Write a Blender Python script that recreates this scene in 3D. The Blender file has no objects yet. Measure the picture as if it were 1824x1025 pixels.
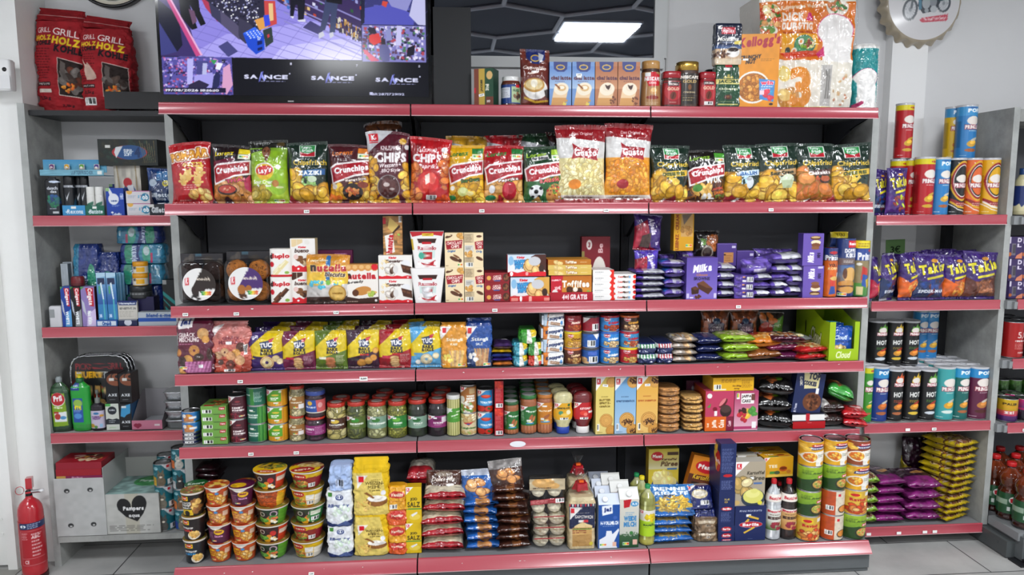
import bpy,math,random
import numpy as np
from mathutils import Vector,Matrix
RR,MG,AB,SG=random.Random,np.meshgrid,np.abs,np.sign
SC=bpy.context.scene
COL=SC.collection
rnd=RR(5)
LS,NST,NA,PI,COS,SIN,RU=np.linspace,np.stack,np.array,math.pi,math.cos,math.sin,rnd.uniform
FOC=1300.
CAMP=NA([1.174,-3.0805,1.6626])
YAW,PITCH,ROLL=.07802,-.12272,-.00221
cy_,sy_,cp_,sp_=COS(YAW),SIN(YAW),COS(PITCH),SIN(PITCH)
FWD=NA([sy_*cp_,cy_*cp_,sp_])
R0=NA([cy_,-sy_,.0]);U0=np.cross(R0,FWD)
RGT=COS(ROLL)*R0+SIN(ROLL)*U0
UPV=-SIN(ROLL)*R0+COS(ROLL)*U0
cam=bpy.data.objects.new('camera',bpy.data.cameras.new('camera'))
COL.objects.link(cam)
m=Matrix.Identity(4)
for i in range(3):
 m[i][0]=RGT[i];m[i][1]=UPV[i];m[i][2]=-FWD[i];m[i][3]=CAMP[i]
cam.matrix_world=m
cam.data.sensor_width=36.
cam.data.lens=FOC*36./1824.
cam.data.clip_start=.05
SC.camera=cam
w=bpy.data.worlds.new('world');SC.world=w;w.use_nodes=True
w.node_tree.nodes['Background'].inputs[0].default_value=(.75,.85,1.,1)
w.node_tree.nodes['Background'].inputs[1].default_value=.15
SC.view_settings.view_transform='Standard'
SC.view_settings.look='None'
SC.view_settings.exposure=1.
SC.view_settings.gamma=1.
SC.view_settings.use_curve_mapping=False
SC.cycles.max_bounces=6
SC.cycles.transparent_max_bounces=10
SC.cycles.caustics_reflective=False
SC.cycles.caustics_refractive=False
SC.cycles.use_denoising=True
CEIL=3.
PANELS=[(2.32,-1.93),(.14,-3.93),(4.5,-2.4),(2.32,-5.2),(-.9,-1.6)]  # last panel is an unseen lamp added to brighten the left wall and frames
PANEL_W={0:30.,1:30.,2:34.,3:28.,4:10.}
for i,(x,y)in enumerate(PANELS):
 L=bpy.data.lights.new('panel_light','AREA')
 L.shape='RECTANGLE';L.size=.58;L.size_y=.58;L.energy=PANEL_W[i]
 L.color=(.96,.98,1.)
 o=bpy.data.objects.new('panel_light',L);COL.objects.link(o)
 o.location=(x,y,CEIL-.035)
def at(px,py,Y):
 d=FWD+RGT*((px-912)/FOC)-UPV*((py-512.5)/FOC)
 t=(Y-CAMP[1])/d[1]
 return CAMP[0]+d[0]*t,CAMP[2]+d[2]*t
def at_z(px,py,Z):
 d=FWD+RGT*((px-912)/FOC)-UPV*((py-512.5)/FOC)
 t=(Z-CAMP[2])/d[2]
 return CAMP[0]+d[0]*t,CAMP[1]+d[1]*t
ZA,ZB,ZC,ZD,ZE,ZF=2.041,1.639,1.2175,.9295,.6130,.1395
ZLA,ZLB,ZLC,ZLD,ZLE=2.040,1.588,1.104,.628,.148
ZRB,ZRC,ZRD,ZRE=1.578,1.185,.607,.098
def fit(px0,px1,pt,pb,Y,zb=None):
 ym=(pt+pb)/2;xm=(px0+px1)/2
 x0=at(px0,ym,Y)[0];x1=at(px1,ym,Y)[0]
 z1=at(xm,pt,Y)[1]
 z0=at(xm,pb,Y)[1]if zb is None else zb
 return x0,x1,z0,z1
def HX(c):
 if isinstance(c,str):
  c=c.lstrip('#')
  if len(c)==3:c=''.join(k*2 for k in c)
  return NA([int(c[i:i+2],16)/255 for i in(0,2,4)],dtype=np.float32)
 return NA(c,dtype=np.float32)
def lin(c):
 c=np.clip(np.asarray(c,dtype=np.float32),0,1)
 return np.where(c<=.04045,c/12.92,((c+.055)/1.055)**2.4)
def L4(c):
 l=lin(HX(c));return(float(l[0]),float(l[1]),float(l[2]),1.)
GLY={}
def make_glyphs():
 chars="ABCDEFGHIJKLMNOPQRSTUVWXYZabcdefghijklmnopqrstuvwxyz0123456789.,:!-+&/°'€ÄÖÜäöü´®²Ž#"
 for bold,off in((0,.0),(1,.022),(2,.05)):
  objs=[]
  for ch in chars:
   cu=bpy.data.curves.new('glyph','FONT');cu.body=ch;cu.offset=off;cu.resolution_u=3
   ob=bpy.data.objects.new('glyph',cu);COL.objects.link(ob);objs.append((ch,ob))
  dg=bpy.context.evaluated_depsgraph_get();dg.update()
  for ch,ob in objs:
   ev=ob.evaluated_get(dg);me=ev.to_mesh()
   me.calc_loop_triangles()
   n=len(me.vertices);co=np.zeros(n*3,dtype=np.float32);me.vertices.foreach_get('co',co)
   co=co.reshape(-1,3)[:,:2]
   nt=len(me.loop_triangles);tr=np.zeros(nt*3,dtype=np.int32)
   me.loop_triangles.foreach_get('vertices',tr)
   GLY[(ch,bold)]=co[tr.reshape(-1,3)]if nt else None
   ev.to_mesh_clear()
  for ch,ob in objs:
   cu=ob.data;bpy.data.objects.remove(ob);bpy.data.curves.remove(cu)
make_glyphs()
def layout(s,bold,shear=.0):
 out=[];x=.0
 for ch in s:
  g=GLY.get((ch,bold))
  if g is None or len(g)==0:
   x+=.28;continue
  a=g[...,0].min();b=g[...,0].max()
  h=g.copy();h[...,0]+=x-a+(.03 if bold==2 else .0)
  out.append(h);x+=(b-a)+.075
 if not out:return None
 t=np.concatenate(out)
 if shear:t[...,0]+=t[...,1]*shear
 return t
CELL=.0016
def VN(H,W,cells,seed):
 r=np.random.RandomState(seed)
 gy,gx=cells
 g=r.rand(gy+2,gx+2).astype(np.float32)
 y=LS(0,gy,H,endpoint=False);x=LS(0,gx,W,endpoint=False)
 yi=y.astype(int);xi=x.astype(int);fy=y-yi;fx=x-xi
 fy=(fy*fy*(3-2*fy))[:,None];fx=(fx*fx*(3-2*fx))[None,:]
 a=g[yi][:,xi];b=g[yi][:,xi+1];c=g[yi+1][:,xi];d=g[yi+1][:,xi+1]
 return(a*(1-fx)+b*fx)*(1-fy)+(c*(1-fx)+d*fx)*fy
class Art:
 def __init__(s,asp,bg,n=300,side=None,top=None,back=None):
  """asp = height / width of the printed face; n = rows of pixels"""
  s.H=n;s.W=max(12,int(round(n/asp)))
  s.im=np.empty((s.H,s.W,3),dtype=np.float32);s.im[:]=HX(bg)
  s.side=HX(side if side is not None else bg);s.top=HX(top if top is not None else bg)
  s.back=HX(back)if back is not None else s.side
  s.sideart=None;s.topart=None
 def _mask(s,pts):
  pts=np.asarray(pts,dtype=np.float64)*[s.W,s.H]
  x0=max(0,int(pts[:,0].min()));x1=min(s.W,int(pts[:,0].max())+2)
  y0=max(0,int(pts[:,1].min()));y1=min(s.H,int(pts[:,1].max())+2)
  if x1<=x0 or y1<=y0:return None
  X=(np.arange(x0,x1)+.5)[None,:];Y=(np.arange(y0,y1)+.5)[:,None]
  m=np.zeros((y1-y0,x1-x0),bool)
  for i in range(len(pts)):
   ax,ay=pts[i-1];bx,by=pts[i]
   if ay==by:continue
   c=(Y>min(ay,by))&(Y<=max(ay,by))
   m^=c&(X<ax+(Y-ay)*(bx-ax)/(by-ay))
  return slice(y0,y1),slice(x0,x1),m
 def p(s,c,*pts,a=1.):
  q=s._mask(pts)
  if q:
   v=s.im[q[0],q[1]];v[q[2]]=v[q[2]]*(1-a)+HX(c)*a
  return s
 def r(s,x0,y0,x1,y1,c,a=1.):
  v=s.im[max(0,int(round(y0*s.H))):max(0,int(round(y1*s.H))),max(0,int(round(x0*s.W))):max(0,int(round(x1*s.W)))]
  v[:]=v*(1-a)+HX(c)*a
  return s
 def e(s,cx,cy,rx,ry,c,rot=0,o=None,a=1.,k=24):
  """ellipse: rx as a share of the width, ry as a share of the width too unless negative (then of the height)"""
  ar=s.W/s.H
  ry_=-ry/ar if ry<0 else ry
  t=LS(0,2*PI,k,endpoint=False);r_=math.radians(rot)
  def ring(f):
   x=np.cos(t)*(rx+f);y=np.sin(t)*(ry_+f)
   return list(zip(cx+x*COS(r_)-y*SIN(r_),cy+(x*SIN(r_)+y*COS(r_))*ar))
  if o is not None:s.p(o,*ring(.025))
  return s.p(c,*ring(0),a=a)
 def g(s,c0,c1,y0=.0,y1=1.):
  a=int(y0*s.H);b=int(y1*s.H)
  f=LS(0,1,max(1,b-a),dtype=np.float32)[:,None,None]
  s.im[a:b]=HX(c0)*(1-f)+HX(c1)*f
  return s
 def t(s,txt,cx,cy,w,h,c,rot=0,o=None,b=1,sh=.0,o2=None):
  """print txt centred at cx, cy inside a box w (share of width) by h (share of height)"""
  base=layout(txt,b,sh)
  if base is None:return s
  mn=base.reshape(-1,2).min(0);mx=base.reshape(-1,2).max(0)
  ctr=(mn+mx)/2;ext=np.maximum(mx-mn,1e-3)
  W=w*s.W;Hh=h*s.H;ca,sa=COS(math.radians(rot)),SIN(math.radians(rot))
  def draw(t3,col,grow=.0):
   q=(t3-ctr)/ext
   x=q[...,0]*W;y=-q[...,1]*Hh
   X=cx*s.W+x*ca+y*sa;Y=cy*s.H-x*sa+y*ca
   s._tris(NST([X,Y],-1),HX(col),grow)
  if o2 is not None:draw(base,o2,max(2.5,.16*min(Hh,W)))
  if o is not None:draw(base,o,max(1.2,.075*min(Hh,W)))
  draw(base,c)
  return s
 def _tris(s,T,col,grow=.0):
  for tri in T:
   (ax,ay),(bx,by),(cx,cy)=tri
   ar=(bx-ax)*(cy-ay)-(by-ay)*(cx-ax)
   if abs(ar)<1e-6:continue
   g=grow
   x0=max(0,int(min(ax,bx,cx)-g));x1=min(s.W,int(max(ax,bx,cx)+g)+2)
   y0=max(0,int(min(ay,by,cy)-g));y1=min(s.H,int(max(ay,by,cy)+g)+2)
   if x1<=x0 or y1<=y0:continue
   X=(np.arange(x0,x1)+.5)[None,:];Y=(np.arange(y0,y1)+.5)[:,None]
   sg=1 if ar>0 else-1
   def ed(px,py,qx,qy):
    L=math.hypot(qx-px,qy-py)+1e-9
    return((qx-px)*(Y-py)-(qy-py)*(X-px))*sg>=-(g+.25)*L
   m=ed(ax,ay,bx,by)&ed(bx,by,cx,cy)&ed(cx,cy,ax,ay)
   if g:
    mx_,my_=(ax+bx+cx)/3,(ay+by+cy)/3
   s.im[y0:y1,x0:x1][m]=col
 def ch(s,cx,cy,rx,ry,n,size,cols,seed=1,o=None,asp=.7):
  """scatter printed crisps, beans, nuts ...: n ellipses inside an ellipse region"""
  r=RR(seed)
  for i in range(n):
   a=r.random()*6.283;q=math.sqrt(r.random())
   x=cx+COS(a)*q*rx;y=cy+SIN(a)*q*ry
   c=HX(cols[r.randrange(len(cols))])*(.88+.2*r.random())
   z=size*(.75+.5*r.random());ro=r.random()*180
   if o is not None:s.e(x,y,z*1.14,z*asp*1.2,o,ro,k=10)
   s.e(x,y,z,z*asp,np.clip(c,0,1),ro,k=12)
   s.e(x-z*.15,y-z*.2*s.W/s.H,z*.5,z*asp*.4,np.clip(c*1.15,0,1),ro,k=8)
  return s
 def ln(s,x0,y0,x1,y1,n,c,seed=3):
  """lines of small print"""
  r=RR(seed);dy=(y1-y0)/n
  for i in range(n):
   x=x0
   xe=x1-(x1-x0)*.3*r.random()
   while x<xe:
    w_=(x1-x0)*(.08+.14*r.random())
    s.r(x,y0+i*dy+dy*.25,min(x+w_,xe),y0+i*dy+dy*.7,c,a=.8);x+=w_+(x1-x0)*.04
  return s
 def bc(s,x0,y0,x1,y1,n=16,seed=2,bg='f2f2f0',c='161616'):
  s.r(x0,y0,x1,y1,bg);r=RR(seed);x=x0+(x1-x0)*.06;st=(x1-x0)*.88/n
  for i in range(n):
   if r.random()<.62:s.r(x+i*st,y0+(y1-y0)*.1,x+i*st+st*(.5+.5*r.random()),y1-(y1-y0)*.18,c)
  return s
 def K(s,q=.42,qy=None,c='f4f1ee'):
  """white folded corner with a small red square and letter"""
  qy=qy if qy is not None else q*s.W/s.H
  s.p(c,(0,0),(q,0),(0,qy))
  z=q*.34;zy=qy*.34
  s.r(q*.1,qy*.12,q*.1+z,qy*.12+zy,'cf1d2c')
  s.t('K',q*.1+z/2,qy*.12+zy/2,z*.5,zy*.62,'fff',b=2)
  s.r(q*.1,qy*.12+zy*1.1,q*.1+z,qy*.12+zy*1.22,'cf1d2c')
  return s
 def ns(s,x,y,w_=.26,h_=.035):
  """five coloured score boxes"""
  s.r(x-.01,y-.008,x+w_+.01,y+h_*1.4,'f6f6f2')
  for i,c in enumerate(('1c8a43','86bf3c','f2cf1f','ea8a22','dc4a23')):
   s.r(x+w_*i/5,y,x+w_*(i+1)/5-.005,y+h_,c)
  return s
 def st(s,x,y,w_=.16,h_=.03,rot=0):
  """white price SK_"""
  s.p('f7f7f5',(x-w_/2,y-h_/2-rot*h_),(x+w_/2,y-h_/2+rot*h_),(x+w_/2,y+h_/2+rot*h_),(x-w_/2,y+h_/2-rot*h_))
  s.r(x-w_*.25,y-h_*.15,x+w_*.25,y+h_*.2,'8a8a8a',a=.6)
  return s
 def nz(s,amp=.05,cells=(14,10),seed=1):
  n_=VN(s.H,s.W,cells,seed)-.5
  s.im=np.clip(s.im*(1+amp*2*n_[...,None]),0,1);return s
 def ck(s,cx,cy,r_,c='d9a052',d='a96c2c',hole=None,rings=3):
  """round biscuit with rings"""
  s.e(cx,cy,r_*1.06,r_*1.06,d,k=28)
  for i in range(rings):
   q=r_*(1-i*.28);s.e(cx,cy,q,q,np.clip(HX(c)*(1+.05*(i%2)),0,1),k=28)
   s.e(cx,cy,q*.86,q*.86,d,k=24);s.e(cx,cy,q*.8,q*.8,c,k=24)
  if hole:s.e(cx,cy,r_*.25,r_*.25,hole)
  return s
 def sample(s,U,V):
  """U, V arrays 0..1 (V from the top); bilinear after a light blur"""
  if getattr(s,'_b',None)is None:
   im=s.im
   p_=np.pad(im,((1,1),(1,1),(0,0)),mode='edge')
   s._b=(p_[:-2,1:-1]+p_[2:,1:-1]+p_[1:-1,:-2]+p_[1:-1,2:]+2*p_[1:-1,1:-1])/6
  im=s._b
  x=np.clip(U*s.W-.5,0,s.W-1.001);y=np.clip(V*s.H-.5,0,s.H-1.001)
  xi=x.astype(int);yi=y.astype(int);fx=(x-xi)[...,None];fy=(y-yi)[...,None]
  xj=np.minimum(xi+1,s.W-1);yj=np.minimum(yi+1,s.H-1)
  return(im[yi,xi]*(1-fx)+im[yi,xj]*fx)*(1-fy)+(im[yj,xi]*(1-fx)+im[yj,xj]*fx)*fy
class Geo:
 def __init__(s):s.V=[];s.F=[];s.C=[];s.n=0;s.T=[]
 def grid(s,P,C,flip=False):
  ny,nx=P.shape[:2]
  idx=np.arange(ny*nx).reshape(ny,nx)+s.n
  q=NST([idx[:-1,:-1],idx[:-1,1:],idx[1:,1:],idx[1:,:-1]],-1).reshape(-1,4)
  if flip:q=q[:,::-1]
  s.V.append(P.reshape(-1,3));s.F.append(q)
  C=np.broadcast_to(np.asarray(C,dtype=np.float32),P.shape).reshape(-1,3)
  s.C.append(C);s.n+=ny*nx
  return s
 def fan(s,ring,centre,col,up=True):
  """close a ring with a centre point (as thin quads would be heavy, triangles)"""
  k=len(ring);base=s.n
  s.V.append(np.vstack([ring,centre[None]]));s.n+=k+1
  s.C.append(np.broadcast_to(np.asarray(col,dtype=np.float32),(k+1,3)))
  t=[(base+i,base+(i+1)%k,base+k)if up else(base+(i+1)%k,base+i,base+k)for i in range(k)]
  s.T+=t
  return s
 def box(s,x0,x1,y0,y1,z0,z1,col,n=1):
  c=HX(col)
  v=lambda*a:NA(a,dtype=np.float64)
  for q in(((x0,y0,z0),(x1,y0,z0),(x1,y0,z1),(x0,y0,z1)),((x1,y1,z0),(x0,y1,z0),(x0,y1,z1),(x1,y1,z1)),((x0,y1,z0),(x0,y0,z0),(x0,y0,z1),(x0,y1,z1)),((x1,y0,z0),(x1,y1,z0),(x1,y1,z1),(x1,y0,z1)),((x0,y0,z1),(x1,y0,z1),(x1,y1,z1),(x0,y1,z1)),((x0,y1,z0),(x1,y1,z0),(x1,y0,z0),(x0,y0,z0))):
   P=NA([[q[0],q[1]],[q[3],q[2]]],dtype=np.float64)
   s.grid(P,c)
  return s
 def tube(s,pts,r,col,k=8,cap=True):
  pts=[NA(p,dtype=float)for p in pts];rows=[]
  n=len(pts);rr=r if isinstance(r,(list,tuple))else[r]*n
  for i,p in enumerate(pts):
   d=pts[min(i+1,n-1)]-pts[max(i-1,0)];d/=np.linalg.norm(d)+1e-12
   a=NA([0,0,1.])if abs(d[2])<.9 else NA([1.,0,0])
   u=np.cross(d,a);u/=np.linalg.norm(u);v=np.cross(d,u)
   t=LS(0,2*PI,k+1)
   rows.append(p+rr[i]*(np.cos(t)[:,None]*u+np.sin(t)[:,None]*v))
  R_=NA(rows);s.grid(R_,HX(col),flip=True)
  if cap:
   s.fan(R_[0][:-1],pts[0],HX(col),False);s.fan(R_[-1][:-1],pts[-1],HX(col),True)
  return s
 def mesh(s,name,smooth=True):
  V=np.concatenate(s.V).astype(np.float32);F=np.concatenate(s.F)if s.F else np.zeros((0,4),int)
  C=lin(np.concatenate(s.C))
  T=NA(s.T,dtype=np.int32).reshape(-1,3)
  me=bpy.data.meshes.new(name)
  nl=F.size+T.size
  me.vertices.add(len(V));me.vertices.foreach_set('co',V.ravel())
  me.loops.add(nl);me.loops.foreach_set('vertex_index',np.concatenate([F.ravel(),T.ravel()]).astype(np.int32))
  st_=np.concatenate([np.arange(len(F))*4,len(F)*4+np.arange(len(T))*3]).astype(np.int32)
  me.polygons.add(len(st_));me.polygons.foreach_set('loop_start',st_)
  me.update(calc_edges=True)
  if smooth:me.polygons.foreach_set('use_smooth',np.ones(len(st_),bool))
  at_=me.color_attributes.new('Col','FLOAT_COLOR','POINT')
  at_.data.foreach_set('color',np.concatenate([C,np.ones((len(C),1))],1).astype(np.float32).ravel())
  return me
MATS={}
def mat(name,col=None,rough=.5,metal=.0,coat=.0,cr=.05,bump=.0,bs=60.,spec=.5,alpha=1.,trans=.0,ior=1.45,emit=.0,var=.0,vs=4.,c2=None):
 if name in MATS:return MATS[name]
 M=bpy.data.materials.new(name);M.use_nodes=True;nt=M.node_tree;N=nt.nodes;L=nt.links
 b=N['Principled BSDF']
 b.inputs['Roughness'].default_value=rough;b.inputs['Metallic'].default_value=metal
 b.inputs['Coat Weight'].default_value=coat;b.inputs['Coat Roughness'].default_value=cr
 b.inputs['Specular IOR Level'].default_value=spec;b.inputs['Alpha'].default_value=alpha
 b.inputs['Transmission Weight'].default_value=trans;b.inputs['IOR'].default_value=ior
 if col is None:
  a=N.new('ShaderNodeAttribute');a.attribute_name='Col';src=a.outputs['Color']
 else:
  a=N.new('ShaderNodeRGB');a.outputs[0].default_value=L4(col);src=a.outputs[0]
 if var:
  tc=N.new('ShaderNodeTexCoord');no=N.new('ShaderNodeTexNoise')
  no.inputs['Scale'].default_value=vs;no.inputs['Detail'].default_value=8.;no.inputs['Roughness'].default_value=.65
  L.new(tc.outputs['Object'],no.inputs['Vector'])
  rp=N.new('ShaderNodeValToRGB');rp.color_ramp.elements[0].position=.35;rp.color_ramp.elements[1].position=.68
  rp.color_ramp.elements[0].color=(1-var,1-var,1-var,1);rp.color_ramp.elements[1].color=(1+var,1+var,1+var,1)
  L.new(no.outputs['Fac'],rp.inputs['Fac'])
  mx=N.new('ShaderNodeMixRGB');mx.blend_type='MULTIPLY';mx.inputs['Fac'].default_value=1.
  L.new(src,mx.inputs['Color1']);L.new(rp.outputs['Color'],mx.inputs['Color2']);src=mx.outputs['Color']
 L.new(src,b.inputs['Base Color'])
 if emit:
  L.new(src,b.inputs['Emission Color']);b.inputs['Emission Strength'].default_value=emit
 if bump:
  tc=N.new('ShaderNodeTexCoord');no=N.new('ShaderNodeTexNoise');no.inputs['Scale'].default_value=bs
  no.inputs['Detail'].default_value=4.
  L.new(tc.outputs['Object'],no.inputs['Vector'])
  bp=N.new('ShaderNodeBump');bp.inputs['Strength'].default_value=bump;bp.inputs['Distance'].default_value=.004
  L.new(no.outputs['Fac'],bp.inputs['Height']);L.new(bp.outputs['Normal'],b.inputs['Normal'])
  L.new(bp.outputs['Normal'],b.inputs['Coat Normal'])
 MATS[name]=M
 return M
CARD=mat('printed_card',rough=.42,spec=.45)
FILM=mat('glossy_film',rough=.3,coat=.9,cr=.1,bump=.5,bs=30.)
PAPER=mat('matt_paper',rough=.75,spec=.25,bump=.15,bs=40.)
LABEL=mat('gloss_label',rough=.3,coat=.25,cr=.1)
GLASSY=mat('jar_glass_and_contents',rough=.45,coat=1.,cr=.03)
TIN=mat('bare_tin','c9c9cc',rough=.28,metal=1.)
LIDM=mat('painted_lid',rough=.3,coat=.4,cr=.08)
PLAST=mat('moulded_plastic',rough=.38)
FOIL=mat('crinkled_foil','c4c6ca',rough=.22,metal=1.,bump=.6,bs=70.)
MATTE=mat('matt_paint',rough=.7,spec=.3)
STEEL=mat('powder_coated_steel',rough=.45)
def clear_mat(name,tint,gl=.12,rough=.06,bump=.5):
 M=bpy.data.materials.new(name);M.use_nodes=True;nt=M.node_tree;N=nt.nodes;L=nt.links
 N.remove(N['Principled BSDF']);out=N['Material Output']
 tr=N.new('ShaderNodeBsdfTransparent');tr.inputs[0].default_value=L4(tint)
 go=N.new('ShaderNodeBsdfGlossy');go.inputs['Roughness'].default_value=rough
 fr=N.new('ShaderNodeLayerWeight');fr.inputs['Blend'].default_value=gl
 mx=N.new('ShaderNodeMixShader')
 L.new(fr.outputs['Facing'],mx.inputs['Fac']);L.new(tr.outputs[0],mx.inputs[1]);L.new(go.outputs[0],mx.inputs[2])
 L.new(mx.outputs[0],out.inputs['Surface'])
 if bump:
  tc=N.new('ShaderNodeTexCoord');no=N.new('ShaderNodeTexNoise');no.inputs['Scale'].default_value=45
  L.new(tc.outputs['Object'],no.inputs['Vector'])
  bp=N.new('ShaderNodeBump');bp.inputs['Strength'].default_value=bump;bp.inputs['Distance'].default_value=.004
  L.new(no.outputs['Fac'],bp.inputs['Height']);L.new(bp.outputs['Normal'],go.inputs['Normal']);L.new(bp.outputs['Normal'],fr.inputs['Normal'])
 return M
CLEAR=clear_mat('clear_film','fafafa',.16,.08)
CLEARG=clear_mat('clear_green_bottle','7fd08a',.35,.04,0)
CLEARB=clear_mat('clear_bottle','eef2f2',.3,.04,0)
def ob(name,geo,material,parent=None,smooth=True):
 me=geo if isinstance(geo,bpy.types.Mesh)else geo.mesh(name,smooth)
 if not me.materials:me.materials.append(material)
 o=bpy.data.objects.new(name,me);COL.objects.link(o)
 if parent is not None:o.parent=parent
 return o
def em(name,loc=(0,0,0),rz=.0):
 o=bpy.data.objects.new(name,None);COL.objects.link(o);o.location=loc;o.rotation_euler=(0,0,rz)
 o.empty_display_size=.05
 return o
def tag(o,label=None,cat=None,group=None,kind=None):
 if label:o['label']=label
 if cat:o['category']=cat
 if group:o['group']=group
 if kind:o['kind']=kind
 return o
def dup(src,loc,rot=None,label=None,scale=None,ch=None):
 n_=src.copy();COL.objects.link(n_);n_.location=loc
 if rot is not None:n_.rotation_euler=rot
 if scale is not None:n_.scale=scale
 if label:n_['label']=label
 for c in(ch if ch is not None else src.children):
  d=c.copy();COL.objects.link(d);d.parent=n_
  for g_ in c.children:
   h_=g_.copy();COL.objects.link(h_);h_.parent=d
 return n_
ORD=['topmost']+[k+' from top' for k in 'second third fourth fifth sixth seventh eighth ninth tenth eleventh twelfth'.split()]
def ords(n):
 r=ORD[:n]
 if n>1:r[-1]='lowest'
 return r
def GB(w,d,h,art,cell=CELL,topc=None,warp=.0):
 """printed carton, origin at the middle of its front bottom edge, going back along +y"""
 G=Geo();nx=max(2,int(w/cell));nz=max(2,int(h/cell))
 u=LS(0,1,nx);v=LS(0,1,nz)
 U,V=MG(u,v)
 e=.0012
 P=NST([(U-.5)*w,np.zeros_like(U),V*h],-1)
 if warp:P[...,1]-=warp*np.sin(U*PI)*np.sin(V*PI)
 G.grid(P,art.sample(U,1-V))
 def face(a,b,c_,d_,col,A=None,n=(2,2)):
  if A is not None:n=(max(2,int(d/cell/1.3)),max(2,int(h/cell/1.3)))
  uu,vv=MG(LS(0,1,n[0]),LS(0,1,n[1]))
  a,b,c_,d_=map(np.array,(a,b,c_,d_))
  Q=(a*(1-uu)[...,None]+b*uu[...,None])*(1-vv)[...,None]+(d_*(1-uu)[...,None]+c_*uu[...,None])*vv[...,None]
  G.grid(Q,A.sample(uu,1-vv)if A is not None else col)
 x0,x1=-w/2,w/2
 face((x1,0,0),(x1,d,0),(x1,d,h),(x1,0,h),art.side,art.sideart)
 face((x0,d,0),(x0,0,0),(x0,0,h),(x0,d,h),art.side,art.sideart)
 tc_=art.top if topc is None else HX(topc)
 if art.topart is not None:
  n_=(max(2,int(w/cell)),max(2,int(d/cell)))
  uu,vv=MG(LS(0,1,n_[0]),LS(0,1,n_[1]))
  G.grid(NST([(uu-.5)*w,vv*d,np.full_like(uu,h)],-1),art.topart.sample(uu,1-vv))
 else:face((x0,0,h),(x1,0,h),(x1,d,h),(x0,d,h),tc_)
 face((x0,d,0),(x1,d,0),(x1,0,0),(x0,0,0),art.side)
 face((x1,d,0),(x0,d,0),(x0,d,h),(x1,d,h),art.back)
 return G
def GL(prof,art=None,col=None,za=None,zb=None,cell=CELL,cap='both',amp=.0,seed=1,off=.0,capcol=None,backn=14,yc=.0,capart=None,zcell=None,pinch=None):
 """prof: list of (z, a, b, n) superellipse sections round the origin axis; art printed on the half that faces -y, mirrored behind"""
 G=Geo();prof=[tuple(p)if len(p)==4 else(p[0],p[1],p[1],2.)for p in prof]
 z=NA([p[0]for p in prof]);A_=NA([p[1]for p in prof]);B_=NA([p[2]for p in prof]);N_=NA([p[3]for p in prof])
 zs=[]
 zc_=zcell or(cell if art is not None else .02)
 for i in range(len(z)-1):
  L=math.hypot(z[i+1]-z[i],A_[i+1]-A_[i]);k=max(1,int(L/zc_))if abs(z[i+1]-z[i])>1e-6 else 1
  zs+=list(i+np.arange(k)/k)
 zs.append(len(z)-1);zs=NA(zs)
 idx=np.arange(len(z));zz=np.interp(zs,idx,z);aa=np.interp(zs,idx,A_)+off;bb=np.interp(zs,idx,B_)+off;nn=np.interp(zs,idx,N_)
 za=z.min()if za is None else za;zb=z.max()if zb is None else zb
 amax=A_.max()
 nf=max(12,int(PI*amax/cell/1.15))if art is not None else max(14,int(PI*amax/.006))
 nf=min(nf,220)
 nm=float(np.median(nn));td=LS(0,PI/2,900)
 if nm>2.2:
  kx=np.cos(td)**(2/nm)*A_.max();ky=np.sin(td)**(2/nm)*B_.max()
  L=np.concatenate([[0],np.cumsum(np.hypot(np.diff(kx),np.diff(ky)))])
  nf=min(260,max(12,int(2*L[-1]/cell)))if art is not None else nf
  q1=np.interp(LS(0,L[-1],nf//2+1),L,td);q2=np.interp(LS(0,L[-1],10),L,td)
  th=np.concatenate([q1-PI,-q1[::-1][1:],q2[1:],PI-q2[::-1][1:]])
 else:th=np.concatenate([LS(-PI,0,nf),LS(0,PI,backn)[1:]])
 TH,ZI=MG(th,np.arange(len(zz)))
 c,s_=np.cos(TH),np.sin(TH);e=2/nn[ZI]
 X=SG(c)*AB(c)**e*aa[ZI];Y=SG(s_)*AB(s_)**e*bb[ZI];Z=zz[ZI].astype(float)
 if amp:
  nz_=VN(len(zz),len(th),(max(3,int((z.max()-z.min())/.02)),12),seed)-.5
  n2=VN(len(zz),len(th),(max(5,int((z.max()-z.min())/.008)),30),seed+9)-.5
  nz_=nz_+.45*n2;nz_[:,-1]=nz_[:,0]
  k=1+amp*nz_*2/np.maximum(amax,.01);X=X*k;Y=Y*k
 P=NST([X,Y+yc,Z],-1)
 if art is not None:
  U=np.clip((X/np.maximum(aa[ZI],1e-6)+1)/2,0,1)
  V=np.clip(1-(Z-za)/(zb-za),0,1)
  C=art.sample(U,V)
 else:C=np.broadcast_to(HX(col),P.shape)
 G.grid(P,C)
 def cc(i):
  if capcol is not None:return HX(capcol)
  return C[i,len(th)//4]
 if cap in('both','top'):
  if capart is not None:
   R_=P[-1];k=max(6,int(amax/cell));f=LS(1,0,k)[:,None,None]
   Q=R_[None]*f+NA([0,yc,zz[-1]])*(1-f)
   G.grid(Q,capart.sample(np.clip((Q[...,0]/amax+1)/2,0,1),np.clip(1-((Q[...,1]-yc)/max(B_.max(),1e-6)+1)/2,0,1)))
  else:G.fan(P[-1][:-1],NA([0,yc,zz[-1]]),cc(-1),True)
 if cap in('both','bottom'):G.fan(P[0][:-1],NA([0,yc,zz[0]]),cc(0),False)
 return G
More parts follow.
